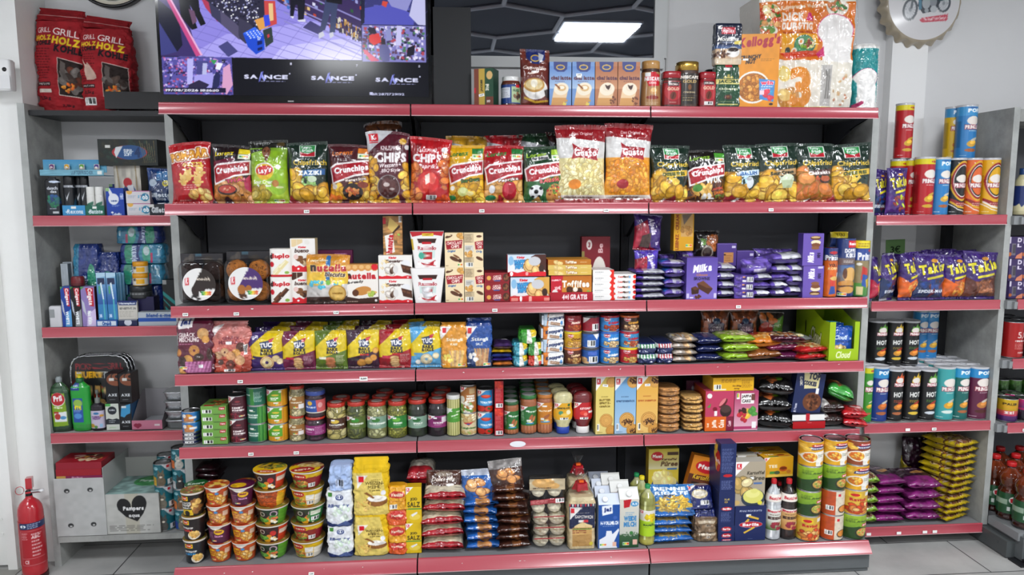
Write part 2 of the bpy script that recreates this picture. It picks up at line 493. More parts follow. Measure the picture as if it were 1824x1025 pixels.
def GBG(w,h,t,art,cell=CELL,seal=.045,amp=.003,seed=1,ripple=1.,pull=.08,flat=.0,back=None,part='all',slump=.15,boxy=False):
 """pillow bag standing on its bottom seal, origin bottom centre, front towards -y; part picks body / top_seal / bottom_seal rows"""
 nx=max(8,int(w/cell));ny=max(8,int(h/cell))
 U,V=MG(LS(0,1,nx),LS(0,1,ny))
 a=np.clip((V-seal)/(1-2*seal),0,1)
 vp=np.clip(np.sin(np.pi*a),0,1)**(.26 if boxy else .55)*(1+slump*(1-2*V))
 up=(1-AB(2*U-1)**(4 if boxy else 2.8))**(.45 if boxy else .62)
 T=t/2*vp*up
 n1=VN(ny,nx,(max(3,int(h/.035)),max(3,int(w/.035))),seed)-.5
 n2=VN(ny,nx,(max(5,int(h/.012)),max(5,int(w/.012))),seed+7)-.5
 n3=VN(ny,nx,(max(3,int(h/.05)),max(5,int(w/.009))),seed+3)-.5
 edge=np.exp(-np.minimum(V,1-V)/.13)
 d=amp*(2.2*n1+.9*n2)+amp*3.*ripple*edge*n3
 X=(U-.5)*w*(1-pull*vp)+amp*.8*n1*SG(U-.5)
 r=RR(seed);k0=r.uniform(-.05,.05);k1=r.uniform(-.035,.01)
 Zz=V*h+h*V**6*((U-.5)*k0+AB(2*U-1)**3*k1)
 X=X+w*.05*V**3*(r.random()-.5)
 Y=-T-d*np.clip(up+.35,0,1)
 C=art.sample(U,1-V)
 sl=int(seal*ny)+1
 G=Geo();P=NST([X,Y,Zz],-1)
 rows={'all':(0,ny),'body':(sl,ny-sl),'top_seal':(ny-sl-1,ny),'bottom_seal':(0,sl+1)}[part]
 G.grid(P[rows[0]:rows[1]],C[rows[0]:rows[1]])
 st_=max(1,nx//24);sy=max(1,ny//30)
 xi=np.unique(np.concatenate([np.arange(0,nx,st_),[nx-1]]))
 lo,hi=rows
 yi=np.unique(np.concatenate([np.arange(lo,hi,sy),[hi-1]]))
 Pb=NST([X,T+.3*d,Zz],-1)[yi][:,xi]
 bcol=HX(back)if back is not None else None
 G.grid(Pb,C[yi][:,xi]if bcol is None else bcol,flip=True)
 return G
def GT(prof,col,k=28,cap='both',arcol=None):
 return GL([(z,r,r,2.)for z,r in prof],col=col,cap=cap)
 #the room
def bx(name,x0,x1,y0,y1,z0,z1,M,parent=None,col='888888',smooth=False):
 return ob(name,Geo().box(x0,x1,y0,y1,z0,z1,col),M,parent,smooth)
def SR(o):o['kind']='structure';return o
WALLW=mat('white_wall_paint','dededf',rough=.6,var=.03,vs=1.2,bump=.05,bs=8)
WALLL=mat('white_lacquered_frame','efefec',rough=.4,var=.03,vs=3)
CEILM=mat('dark_ceiling_paint','5c6068',rough=.8)
CONC=mat('concrete_look_laminate','9c9d9a',rough=.55,var=.28,vs=5.)
DARKM=mat('anthracite_steel','44454a',rough=.5)
BLACKM=mat('black_board','18191c',rough=.45)
PLINTH=mat('grey_plinth_steel','5d6163',rough=.42,var=.03)
DECK=mat('grey_shelf_steel','7d7e80',rough=.45)
def rail_mat():
 M=mat('red_price_rail','ab4450',rough=.3,coat=.6,cr=.16)
 return M
RAIL=rail_mat()
def floor_mat():
 M=bpy.data.materials.new('grey_floor_tiles');M.use_nodes=True;nt=M.node_tree;N=nt.nodes;L=nt.links;b=N['Principled BSDF']
 tc=N.new('ShaderNodeTexCoord');mp=N.new('ShaderNodeMapping');br=N.new('ShaderNodeTexBrick');no=N.new('ShaderNodeTexNoise')
 mp.inputs['Location'].default_value=(.36+6.,-.115+6.3,0)
 br.offset=.5;br.squash=1.
 for k,v in(('Scale',1.),('Mortar Size',.003),('Mortar Smooth',.2),('Brick Width',.6),('Row Height',.3),('Bias',.0)):br.inputs[k].default_value=v
 br.inputs['Color1'].default_value=L4('a9a9a8');br.inputs['Color2'].default_value=L4('b0b0ae');br.inputs['Mortar'].default_value=L4('3a3a3c')
 no.inputs['Scale'].default_value=6;no.inputs['Detail'].default_value=10
 rp=N.new('ShaderNodeValToRGB');rp.color_ramp.elements[0].color=(.82,.82,.82,1);rp.color_ramp.elements[1].color=(1.08,1.08,1.07,1)
 rp.color_ramp.elements[0].position=.3;rp.color_ramp.elements[1].position=.7
 mx=N.new('ShaderNodeMixRGB');mx.blend_type='MULTIPLY';mx.inputs['Fac'].default_value=1
 L.new(tc.outputs['Object'],mp.inputs['Vector']);L.new(mp.outputs[0],br.inputs['Vector']);L.new(tc.outputs['Object'],no.inputs['Vector'])
 L.new(no.outputs['Fac'],rp.inputs['Fac']);L.new(br.outputs['Color'],mx.inputs['Color1']);L.new(rp.outputs[0],mx.inputs['Color2'])
 L.new(mx.outputs[0],b.inputs['Base Color']);b.inputs['Roughness'].default_value=.38
 return M
XL,XR,YB,YF=-1.6,6.,.5,-6.2
SR(bx('floor',XL,XR,YF,YB+.1,-.06,0,floor_mat()))
SR(bx('ceiling',XL,XR,YF,YB+.1,CEIL,CEIL+.06,CEILM))
SR(bx('wall_back',XL,XR,YB,YB+.1,0,CEIL,WALLW))
SR(bx('wall_left',-1.2,-.658,.262,YB,0,CEIL,mat('white_pier_paint','eeeeec',rough=.55,var=.04,vs=2)))
SR(bx('wall_right',XR,XR+.1,YF,YB+.1,0,CEIL,WALLW))
SR(bx('wall_front',XL,XR,YF-.1,YF,0,CEIL,WALLW))
SR(bx('wall_far_left',XL-.1,XL,YF,YB+.1,0,CEIL,WALLW))
G=Geo()
for i in range(-4,5):
 for j in range(-7,3):
  cx=1.53+i*.91+(.455 if j%2 else 0);cy=-1.69+j*.78
  p=[(cx+.525*SIN(a*PI/3),cy+.525*COS(a*PI/3))for a in range(6)]
  for a in range(3):
   if all(XL<q[0]<XR and YF<q[1]<.48 for q in(p[a],p[a+1])):
    G.tube([(*p[a],CEIL-.014),(*p[a+1],CEIL-.014)],.017,'e4e6e8',k=6)
SR(ob('ceiling_trim',G,STEEL))['kind']='structure'
PANM=mat('lit_led_diffuser','eef6ff',rough=.5,emit=4.5)
for i,(x,y)in enumerate(PANELS):
 o=em('led_ceiling_panel',(x,y,CEIL))
 tag(o,'square led light panel set in the dark ceiling, '+('mirrored in the dark window pane' if i==0 else 'unseen, above the shop floor'),'ceiling light','ceiling light panels')
 if i:o['label']='unseen square led light panel in the dark ceiling above the shop floor'
 ob('frame',Geo().box(-.31,.31,-.31,.31,-.018,-.001,'e4e6e8'),STEEL,o,False)
 ob('diffuser',Geo().box(-.295,.295,-.295,.295,-.022,-.0185,'ffffff'),PANM,o,False)
WX0,WX1,WZ0,WZ1=.62,2.14,2.328,2.92
G=Geo()
for a in((WX0-.05,WX1+.05,WZ0-.05,WZ0),(WX0-.05,WX1+.05,WZ1,WZ1+.05),(WX0-.05,WX0,WZ0,WZ1),(WX1,WX1+.06,WZ0,WZ1)):
 G.box(a[0],a[1],YB-.025,YB-.001,a[2],a[3],'d6d8d8')
wf=SR(ob('window_1',G,MATTE,None,False))
PANE=mat('tinted_reflecting_glass','8a8f98',rough=.02,metal=1.)
bx('pane',WX0,WX1,YB-.012,YB-.003,WZ0,WZ1,PANE,wf)
G=Geo();G.box(2.203,2.212,YB-.012,YB-.001,2.1,CEIL,'d2d3d2')
SR(ob('trim_1',G,MATTE,None,False))
SR(bx('column',at(1583,200,.44)[0],at(1646,200,.44)[0],.44,YB,0,2.46,mat('white_column','f0f0f0',rough=.6)))
G=Geo()
for x0,x1,y0,y1,z0,c in((-.845,-.805,.19,.261,0,'e2e2e0'),(-.905,-.85,.225,.261,.01,'bcbdb9'),(-.94,-.91,.20,.261,.01,'d0d0cc'),(-.985,-.945,.235,.261,.03,'b4b5b1'),(-1.05,-.99,.2,.261,.05,'d6d6d2')):
 G.box(x0,x1,y0,y1,z0,CEIL,c)
for z in(.47,.23,.16):G.tube([(-.877,.224,z),(-.877,.221,z)],.006,'77797a')
SR(ob('door_1',G,WALLL,None,False))
G=Geo().box(-.99,-.945,.195,.235,.28,.40,'c2c2be')
G.box(-.985,-.95,.19,.196,.33,.345,'9a9a96')
ob('hinge',G,WALLL,bpy.data.objects['door_1'],False)
G=Geo().box(-1.1,-.79,.0,.2,-.002,.004,'8c8b85')
for k in range(6):G.box(-1.08+.045*k,-1.05+.045*k,.02+.01*k,.12,.004,.0055,'8f7a4a' if k%2 else '6f706c')
ts=SR(ob('floor_trim',G,STEEL,None,False))
def PTN(name,x0,x1,y0,z0,z1,label):
 o=ob(name,Geo().box(x0,x1,y0,YB-.002,z0,z1,'888888'),CONC,None,False)
 tag(o,label,'PTN panel')
 e_=ob('edge_strip',Geo().box(x0-.0005,x1+.0005,y0-.0015,y0,z0,z1,'9a9c9a'),mat('concrete_edge','a3a5a3',rough=.5,var=.15,vs=9),o,False)
 return o
PTN('partition_panel',-.655,-.627,.213,0,2.062,'grey concrete-look upright panel at the left end of the toiletries shelves')
PTN('partition_panel',-.040,-.008,.165,0,2.036,'grey concrete-look upright panel between the toiletries shelves and the snack gondola')
PTN('partition_panel',3.036,3.066,.10,0,2.03,'grey concrete-look upright panel between the snack gondola and the crisp tube shelves')
PTN('partition_panel',3.70,3.728,.10,.085,2.062,'grey concrete-look upright panel standing on the drinks gondola at the right')
bx('upright',3.625,3.665,.40,.438,.1,1.55,BLACKM,None)  # dark strip standing in for the black gap beside the right panel
u=bpy.data.objects['upright'];tag(u,'dark strip added for the black gap by the wall behind the crisp tube shelves','upright')
#main gondola
gon=em('shelf_gondola',(1.52,.2,0))
tag(gon,'long anthracite steel back wall of the gondola holding the red-railed snack shelves','gondola')
def gp(name,G,M=DARKM):
 o=ob(name,G,M,gon,False);o.location=(-1.52,-.2,0);return o
BAYS=[(.003,.997),(1.003,1.997),(2.003,2.997)]
for i,(a,b)in enumerate(BAYS):
 G=Geo()
 for k in range(5):G.box(a+.02,b-.02,.435,.445,.14+k*.38,.14+k*.38+.376,'3b3c40')
 gp('back_panel',G,mat('anthracite_back_panel','56575c',rough=.48))
for x in(.0,1.,2.,3.):
 G=Geo().box(x-.018,x+.018,.425,.47,0,2.04,'202124')
 for k in range(60):G.box(x-.004,x+.004,.4235,.425,.16+k*.031,.18+k*.031,'08080a')
 gp('upright',G,mat('slotted_upright','2c2d31',rough=.5))
for i,(a,b)in enumerate(BAYS):
 G=Geo().box(a+.001,b-.001,-.130,-.112,.004,.093,'5d6163').box(a+.001,b-.001,-.138,-.112,.022,.093,'5d6163')
 tag(ob('plinth_panel',G,PLINTH,None,False),'grey steel plinth panel on the floor under the '+['left','middle','right'][i]+' bay','plinth')
TAGM=mat('white_price_paper',rough=.55)
def tag_art(txt):
 A=Art(.62,'f1f1ee',24,side='eeeeec');A.t(txt,.5,.5,.7,.4,'444',b=1);return A
def shelf(x0,x1,yf,yb,zt,label,tags=(),base=False,board=DECK,brk=True,group=None,railh=.044,tilt=.006,tagw=.022,extra=None):
 o=em('gondola_shelf',((x0+x1)/2,yf,zt));cx=(x0+x1)/2
 tag(o,label,'shelf',group)
 w2=(x1-x0)/2
 ob('shelf_board',Geo().box(-w2,w2,.003,yb-yf,-.028,-.0035,'808284'),board,o,False)
 G=Geo();n=40
 prof=[(.003,.002),(-.001,.0025),(-.004,0),(-.003-tilt*.1,-.004),(-.001-tilt,-railh+.004),(-.004-tilt,-railh+.001),(.0-tilt,-railh-.001),(.003,-railh)]
 X=LS(-w2,w2,2)
 P=NA([[(x,y,z)for x in X]for y,z in prof])
 G.grid(P,HX('b8404e'),flip=True)
 ob('rail_highlight',Geo().box(-w2,w2,-tilt-.0052,-tilt-.001,-railh-.0012,-railh+.0016,'c9a0a4'),PLAST,o,False)  # pale strip paints the highlight line along the rail's bottom edge
 ends=NA(prof)
 for sx in(-w2,w2):
  c=NA([sx,-.001-tilt*.5,-railh/2]);r_=NA([(sx,y,z)for y,z in prof])
  G.fan(r_,c,HX('b8404e'),sx>0)
 ob('price_rail',G,RAIL,o,False)
 if brk and not base:
  for sx in(-w2+.006,w2-.006):
   d=yb-yf
   G=Geo();pr=[(.03,-.03),(d,-.03),(d,-.17),(d*.82,-.15),(d*.6,-.10),(d*.35,-.055)]
   for q in(-.0015,.0015):
    r_=NA([(sx+q,y,z)for y,z in pr]);G.fan(r_,r_.mean(0),HX('2c2d31'),q>0)
   r_=pr+[pr[0]]
   G.grid(NA([[(sx-.0015,y,z)for y,z in r_],[(sx+.0015,y,z)for y,z in r_]]),HX('2c2d31'))
   ob('bracket',G,DARKM,o,False)
 for(px,txt)in tags:
  tx=px if px<6 else at(px,512,yf)[0]
  t_=ob('price_tag',GB(tagw,.0008,.013,tag_art(txt),cell=.0012),TAGM,o)
  t_.location=(tx-cx,-.0065-tilt*.8,-railh+.006 if tagw<.03 else-railh+.004)
  t_.rotation_euler=(math.atan2(-tilt+.0,railh)*.8,0,RU(-.02,.02))
  t_['label']='white paper price tag'
 return o
BN=['left','middle','right']
rows=[(ZA,'top red-railed shelf','under the television','under the coffee','under the kitchen rolls'),(ZB,'red-railed shelf','under the first six crisp bags','under the corn puff bags','under the dark green crisp bags'),(ZC,'red-railed shelf','under the muffin packs','under the white praline cartons','under the purple chocolate packs'),(ZD,'red-railed shelf','under the yellow bake roll pouches','under the nut tins','under the nut bags and lime box'),(ZE,'red-railed shelf','under the tins and pickle jars','under the sausage jars and sauce bottles','under the jam cake cartons'),(ZF,'deep bottom shelf','under the noodle cups','under the bread rolls and milk cartons','under the pasta and soup tins')]
TG={(1,0):[(552,'2.49')],(1,1):[(859,'1.99'),(1077,'1.99')],(1,2):[(1366,'2.49')],(2,0):[(329,'3.99'),(420,'3.99'),(598,'4.49')],(2,1):[(881,'2.50')],(2,2):[(1315,'2.00')],(3,0):[(421,'2,80')],(4,0):[(434,'1.50'),(517,'2.00')],(5,0):[(538,'3.50')]}
for r_,(z,nm,*pl)in enumerate(rows):
 for b_,(a,b)in enumerate(BAYS):
  base=r_==5
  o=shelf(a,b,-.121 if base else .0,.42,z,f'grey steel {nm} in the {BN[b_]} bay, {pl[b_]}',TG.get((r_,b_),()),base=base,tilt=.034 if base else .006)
  if(r_,b_)in((3,0),(5,0)):
   t_=ob('price_tag',GB(.034,.0008,.018,tag_art('3,00' if r_==3 else '2.50'),cell=.0012),TAGM,o)
   t_.location=((.78 if r_==3 else .215)-.5,-.0075 if r_==3 else-.028,-.040 if r_==3 else-.046);t_['label']='larger white price tag'
   if r_==5:t_.rotation_euler=(-.4,0,0)
  if(r_,b_)==(4,1):
   A=Art(.4,'e9e9ee',40).t('karte',.35,.6,.3,.25,'333');G=Geo()
   t=LS(0,2*PI,40,endpoint=False)
   G.fan(NST([.035*np.cos(t),0*t,.0135*np.sin(t)],-1),np.zeros(3),HX('e4e4ea'),False)
   s1=ob('SK_',G,TAGM,o);s1.location=(-.062,-.0085,-.021);s1['label']='torn white oval SK_'
  if(r_,b_)in((3,1),(2,0),(5,0),(5,1),(3,2)):
   for k in range(4):
    G=Geo();q=NA([(RU(-.006,.006),0,RU(-.003,.003))for _ in range(6)])
    q=q[np.argsort(np.arctan2(q[:,2],q[:,0]))];G.fan(q,q.mean(0),HX('e8e6e4'),False)
    s1=ob('paper_scrap',G,TAGM,o);s1.location=(RU(-.4,.4),-.0075 if r_<5 else-.02,-.012 if r_<5 else-.018)
    s1['label']='torn remnant of a white price SK_'
    #left toiletries shelves
bla=bx('top_board',-.622,-.042,.235,YB-.004,ZLA-.026,ZLA-.004,BLACKM)
tag(bla,'black board on top of the toiletries shelves carrying the charcoal sacks','shelf')
LP=[(ZLB,'under the deodorants and tampon boxes'),(ZLC,'under the toothpaste cartons and toothbrushes'),(ZLD,'under the washing-up liquid bottles')]
for z,pl in LP:
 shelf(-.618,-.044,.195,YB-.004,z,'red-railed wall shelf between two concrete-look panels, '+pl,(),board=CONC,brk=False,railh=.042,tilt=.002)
o=bx('wall_shelf',-.625,-.042,.2,YB-.004,ZLE-.03,ZLE-.003,CONC);tag(o,'bottom wall shelf without a rail, under the large white cartons','shelf')
#right crisp tube shelves
RP=[(ZRB,'under the front row of tall crisp tubes',()),(ZRC,'under the purple tortilla crisp bags',()),(ZRD,'under the black and turquoise crisp tubes',(3.62,3.3)),(ZRE,'lowest one, under the purple and yellow pretzel bags',())]
for z,pl,tg in RP:
 t3=[(3.28,' '),(3.41,'4.00')]if z==ZRD else([(3.09,' '),(3.12,' '),(3.27,' '),(3.40,' '),(3.45,' ')]if z==ZRE else[])
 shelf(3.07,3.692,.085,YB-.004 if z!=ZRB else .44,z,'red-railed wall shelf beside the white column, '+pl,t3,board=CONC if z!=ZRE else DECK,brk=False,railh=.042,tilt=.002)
 #drinks gondola at the right edge
dg=em('drinks_gondola',(3.7,.2,0));tag(dg,'dark grey steel base and back of the drinks gondola cut off by the right edge','gondola')
def dp(name,G,M=DARKM):
 o=ob(name,G,M,dg,False);o.location=(-3.7,-.2,0);return o
dp('base_side',Geo().box(3.694,3.735,-.075,.48,.006,.082,'44484a').tube([(3.693,-.02,.055),(3.69,-.02,.055)],.004,'101010'),mat('base_side_steel','4b4f50',rough=.45))
dp('plinth',Geo().box(3.745,4.9,-.13,-.12,.012,.125,'5d6163').box(3.735,3.745,-.12,.3,.01,.12,'2a2b2c'),PLINTH)
dp('foot',Geo().box(3.70,3.74,-.16,-.08,0,.008,'2a2b2d').box(3.735,3.775,-.17,-.12,0,.02,'2a2b2d'),BLACKM)
dp('back_panel',Geo().box(3.73,4.9,.44,.45,.1,2.05,'35363b'),DARKM)
dp('top_panel',Geo().box(3.73,4.9,.10,.45,2.,2.055,'8a8c8b'),CONC)
DZ=[1.579,1.188,.907,.597,.141]
DPL=['under the mayonnaise jars','under the stacked purple cartons','under the tall red beer can','under the yellow and pink energy cans','deep bottom one under the apple juice bottles']
for k,z in enumerate(DZ):
 yf=-.11 if k==4 else .07
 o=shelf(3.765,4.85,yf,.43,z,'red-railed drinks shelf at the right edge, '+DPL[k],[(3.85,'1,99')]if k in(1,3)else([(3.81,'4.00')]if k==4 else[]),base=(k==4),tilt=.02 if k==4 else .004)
 G=Geo().box(-.5375-.045,-.5375-.003,.01,.2,-.045,-.006,'7c7f80').box(-.5375-.02,-.5375-.004,-.004,.01,-.043,-.01,'55585a')
 ob('end_cap',G,mat('grey_end_cap','85888a',rough=.4),o,False)
 #things on and by the wall
o=em('wall_clock',(-.355,YB-.001,2.70));tag(o,'round wall clock with a cream face and black rim, cut off by the top edge','clock')
A=Art(1,'ddd6c6',260)
A.e(.5,.5,.5,.5,'d8cfbc',k=60).e(.5,.5,.47,.47,'e0dacb',k=60)
for k in range(60):
 a=k*PI/30;r0=.455;r1=.44 if k%5 else .425
 A.p('4a4740',(.5+r1*SIN(a-.008),.5-r1*COS(a-.008)),(.5+r0*SIN(a-.008),.5-r0*COS(a-.008)),(.5+r0*SIN(a+.008),.5-r0*COS(a+.008)),(.5+r1*SIN(a+.008),.5-r1*COS(a+.008)))
for k,s in enumerate(['XII','I','II','III','IIII','V','VI','VII','VIII','IX','X','XI']):
 a=k*PI/6;A.t(s,.5+.355*SIN(a),.5-.355*COS(a),.035*len(s)+.01,.1,'3b3833',rot=-k*30)
A.t('QUARTZ',.5,.68,.2,.025,'6a655a')
t=LS(0,2*PI,65)
R_=LS(.168,0,60)
Q=NST([R_[:,None]*np.cos(t),np.zeros((60,65)),R_[:,None]*np.sin(t)],-1)
G=Geo().grid(Q,A.sample(Q[...,0]/.336+.5,.5-Q[...,2]/.336),flip=True);f=ob('dial',G,CARD,o);f.location=(0,-.022,0)
G=Geo();pr=[(.184,0),(.184,-.02),(.181,-.032),(.174,-.033),(.168,-.024),(.166,-.016)]
G.grid(NA([[(r*COS(q),y,r*SIN(q))for q in t]for r,y in pr]),HX('1c1c1e'),flip=True);ob('rim',G,LIDM,o)
G=Geo().box(-.006,.006,-.026,-.024,-.02,.10,'1a1a1a');ob('hour_hand',G,LIDM,o,False).rotation_euler=(0,.4,0)
G=Geo().box(-.004,.004,-.029,-.027,-.03,.145,'1a1a1a');ob('minute_hand',G,LIDM,o,False).rotation_euler=(0,1.7,0)
o=em('bottle_cap_sign',(3.432,.439,2.592));tag(o,'large cream bottle-cap sign with a blue motorcycle hanging on the white column','wall sign')
A=Art(1,'d4d2d4',300)
A.e(.40,.62,.0,.0,'000')
def wheel(cx,cy,rx,ry):
 A.e(cx,cy,rx,ry,'4a5158',8,k=40).e(cx,cy,rx*.72,ry*.78,'c6c8cc',8,k=40)
 for k in range(16):
  a=k*PI/8;A.p('8e9298',(cx,cy),(cx+rx*.7*COS(a),cy+ry*.76*SIN(a)),(cx+rx*.7*COS(a+.07),cy+ry*.76*SIN(a+.07)))
 A.e(cx,cy,rx*.2,ry*.2,'8d9298')
wheel(.77,.52,.1,.12);wheel(.30,.61,.105,.145)
A.p('46687c',(.19,.5),(.24,.42),(.36,.4),(.44,.43),(.42,.5),(.35,.44),(.26,.46)).p('3f748e',(.36,.42),(.5,.3),(.66,.28),(.70,.38),(.6,.47),(.45,.46))
A.p('3b4048',(.42,.46),(.64,.42),(.72,.5),(.66,.62),(.48,.66),(.4,.56)).e(.52,.52,.06,.08,'a4a9ad').e(.62,.5,.05,.08,'8b9096').e(.63,.6,.05,.045,'b8bcc0').e(.53,.62,.03,.03,'9aa0a5')
A.p('2b4c50',(.66,.38),(.92,.36),(.9,.44),(.7,.5)).p('26282c',(.6,.3),(.8,.27),(.84,.33),(.64,.37)).p('5d656c',(.33,.3),(.36,.3),(.33,.6),(.3,.6)).p('30353b',(.28,.26),(.42,.3),(.41,.32),(.28,.29))
A.p('4a7c93',(.4,.36),(.44,.36),(.46,.6),(.42,.62)).r(.8,.44,.92,.46,'555a60')
A.p('c5485a',(.44,.745),(.475,.715),(.84,.66),(.84,.745),(.475,.775)).t('The Sound With Comfort',.66,.72,.33,.04,'ecd8da',rot=5,b=0)
R_=LS(.178,0,80);t=LS(0,2*PI,97)
Q=NST([R_[:,None]*np.cos(t),np.zeros((80,97))-.006*np.cos(R_[:,None]/.178*1.5)-.001,R_[:,None]*np.sin(t)],-1)
f=ob('printed_face',Geo().grid(Q,A.sample(Q[...,0]/.356+.5,.5-Q[...,2]/.356),flip=True),LABEL,o);f.location=(0,-.043,0)
t=LS(0,2*PI,421);w_=np.cos(21*t)
rows_=[(.178+0*w_,-.044),(.186+.001*w_,-.042),(.192+.004*w_,-.030),(.198+.007*w_,-.014),(.204+.009*w_,-.002)]
G=Geo().grid(NST([NST([r*np.cos(t),0*t+y,r*np.sin(t)],-1)for r,y in rows_]),HX('a89c88'),flip=True)
ob('crimped_skirt',G,LIDM,o)
x,z=at(-2,134,.19)
o=em('alarm_sensor',(x,.19,z-.065));tag(o,'white alarm box with a round black sensor on the frame at the left edge','alarm sensor')
G=GL([(0,.05,.0225,6),(.004,.056,.025,6),(.12,.058,.025,6),(.127,.052,.022,6)],col='e4e4e4');ob('housing',G,PLAST,o)
f=ob('sensor_eye',GT([(0,.009),(.002,.008),(.003,.0)],'111214',20),LIDM,o);f.location=(.037,-.0245,.085);f.rotation_euler=(PI/2,0,0)
f=ob('lower_flap',Geo().box(-.045,.057,-.028,-.024,.006,.06,'dededf'),PLAST,o,False)
TVX0,TVX1,TVY=-.034,1.083,.12
tvz0,tvz1=ZA+.018,2.71
o=em('television',((TVX0+TVX1)/2,TVY,ZA));tag(o,'large black flat television showing camera pictures, standing on the top shelf','television')
cx=(TVX0+TVX1)/2;hw=(TVX1-TVX0)/2
G=Geo().box(-hw,hw,0,.03,.018,.67,'0b0b0d').box(-hw*.7,hw*.7,.03,.06,.08,.45,'0b0b0d')
BZ=mat('black_gloss_plastic','0c0c0f',rough=.12,coat=.5)
ob('casing',G,BZ,o,False)
for sx in(-.42,.40):
 ob('stand_foot',Geo().box(sx-.012,sx+.012,-.06,.12,.0,.004,'9a9c9e').tube([(sx,.03,.02),(sx,-.05,.003)],.005,'9a9c9e'),TIN,o,False)
ob('logo_plate',GB(.026,.001,.007,Art(.3,'6e6f70',20).t('PHILIPS',.5,.5,.8,.5,'e8e8e8'),cell=.001),CARD,o).location=(-.03,-.0018,.0215)
SH=.575;SW=2*(hw-.012)
A=Art(SH/SW,'0a0b18',520)
W_,H_=A.W,A.H
def V(py):return 1-(169-py)/452*SW/SH*.935
def Uu(px):return(px-283)/483.
def P_(c,*pts,a=1.):A.p(c,*[(Uu(x),V(y))for x,y in pts],a=a)
def poly_feed():
 r=RR(4)
 P_('8f86e0',(283,-110),(644,-110),(644,103),(283,100))
 P_('a9a2f0',(400,60),(644,20),(644,103),(330,100))
 P_('c4bffc',(500,80),(644,60),(644,103),(480,103))
 for k in range(-14,22):
  P_('6f68b8',(283,20+k*14),(283,21.2+k*14),(644,130+k*14),(644,128.8+k*14),a=.7)
  x0=250+k*34;P_('6f68b8',(x0,103),(x0+1.3,103),(x0+101,-20),(x0+100,-20),a=.55)
 P_('3b2f6a',(283,-110),(330,-110),(345,-40),(330,20),(349,100),(283,100))
 P_('12142c',(283,0),(318,30),(322,80),(312,92),(283,40));P_('3c3f80',(283,40),(312,92),(290,98),(283,98))
 P_('c64a86',(298,0),(304,0),(353,98),(345,100));P_('e8b0d8',(304,0),(307,0),(357,98),(353,98))
 P_('3a2b5c',(495,-110),(644,-110),(644,70),(500,4),(470,-20))
 for k in range(90):
  x=500+r.random()*144;y=-100+r.random()*(170+(x-644)*.45)
  c=r.choice(['b8402e','c8752e','9aa0d8','3f6fc0','e0c080','5a3a30','d8d8f0','2c5a3a'])
  P_(c,(x,y),(x+5,y+2),(x+5,y+8),(x,y+6))
 for k in range(5):P_('8d88c8',(505,-30+k*16),(644,30+k*16),(644,33+k*16),(505,-27.5+k*16))
 for k in range(60):
  x=598+r.random()*44;y=22+(x-598)*.5+r.random()*22;P_(r.choice(['2a2438','c09040','d8d0c0','463050']),(x,y),(x+2.4,y+1),(x+2.4,y+9),(x,y+8))
 P_('2c2b40',(366,-40),(470,-60),(470,30),(455,72),(434,76),(410,55),(366,10))
 for k in range(420):
  x=372+r.random()*88;y=-60+r.random()*105
  if y>(x-366)*.62+8:continue
  P_(r.choice(['14122a','2c2a44','cfd0ea','8d90c0','4a4668','ffffff']),(x,y),(x+2.6,y),(x+2.6,y+2.6),(x,y+2.6))
 P_('b03a58',(358,-5),(372,4),(390,34),(386,38),(366,14));P_('3a3a58',(372,4),(420,40),(420,66),(376,28))
 P_('55506e',(392,18),(424,46),(424,70),(392,42));P_('3c3a52',(424,30),(440,38),(452,50),(434,76),(422,62))
 P_('1d4bd0',(430,58),(452,46),(468,62),(468,86),(452,95),(438,82));P_('3a6cf0',(430,58),(452,46),(468,60),(450,68))
 for k in range(16):P_('dfe4ff',(436+k%4*6.2+k//4*2.2,56+k//4*3-k%4*1.6),(438.4+k%4*6.2+k//4*2.2,56+k//4*3-k%4*1.6),(438.4+k%4*6.2+k//4*2.2,58.2+k//4*3-k%4*1.6),(436+k%4*6.2+k//4*2.2,58.2+k//4*3-k%4*1.6))
 P_('0f1e60',(455,72),(464,70),(464,76),(455,79));P_('0f1e60',(455,84),(464,81),(464,86),(455,89))
 A.t('17',Uu(459),V(67),.012,.02,'e8ecff')
 P_('2f3d3c',(466,52),(482,46),(484,72),(470,82));P_('c63c4a',(473,60),(477,58),(478,63),(474,66))
 P_('e0a050',(452,34),(470,28),(476,46),(460,52));P_('c84848',(470,0),(490,0),(492,40),(476,46),(470,20));P_('e8c48a',(478,4),(486,4),(486,34),(478,36))
 P_('3a4ae0',(468,26),(478,24),(480,42),(470,46))
 P_('464680',(385,82),(402,72),(420,90),(402,100));P_('3f3b70',(538,46),(552,34),(578,48),(566,58))
 P_('0c0d16',(316,-60),(350,-60),(356,20),(365,42),(356,46),(344,20),(338,8),(350,50),(340,53),(322,30));P_('6a4a68',(336,16),(346,20),(350,38),(342,44))
 P_('141424',(520,-80),(548,-80),(543,10),(540,32),(530,34),(530,6),(526,6),(522,26),(516,28));P_('d8d8e8',(528,33),(543,31),(543,36),(531,36));P_('e0e0ee',(515,26),(523,26),(521,31))
 P_('3b4468',(584,-60),(612,-60),(600,20),(596,54),(586,54),(590,14),(578,50),(568,52),(578,10));P_('c8cad8',(566,56),(574,52),(577,60),(566,66));P_('c8cad8',(585,56),(592,53),(594,60),(587,65));P_('15151f',(578,-80),(616,-80),(610,4),(582,0))
poly_feed()
r=RR(8)
def feed(x0,y0,x1,y1,base,cols,n,sz,seed):
 q=RR(seed);P_(base,(x0,y0),(x1,y0),(x1,y1),(x0,y1))
 for k in range(n):
  x=x0+q.random()*(x1-x0-sz);y=y0+q.random()*(y1-y0-sz)
  P_(q.choice(cols),(x,y),(x+sz*(.5+q.random()*.5),y+q.random()*1.5),(x+sz*(.4+q.random()*.5),y+sz*(.5+q.random()*.5)),(x,y+sz*.7))
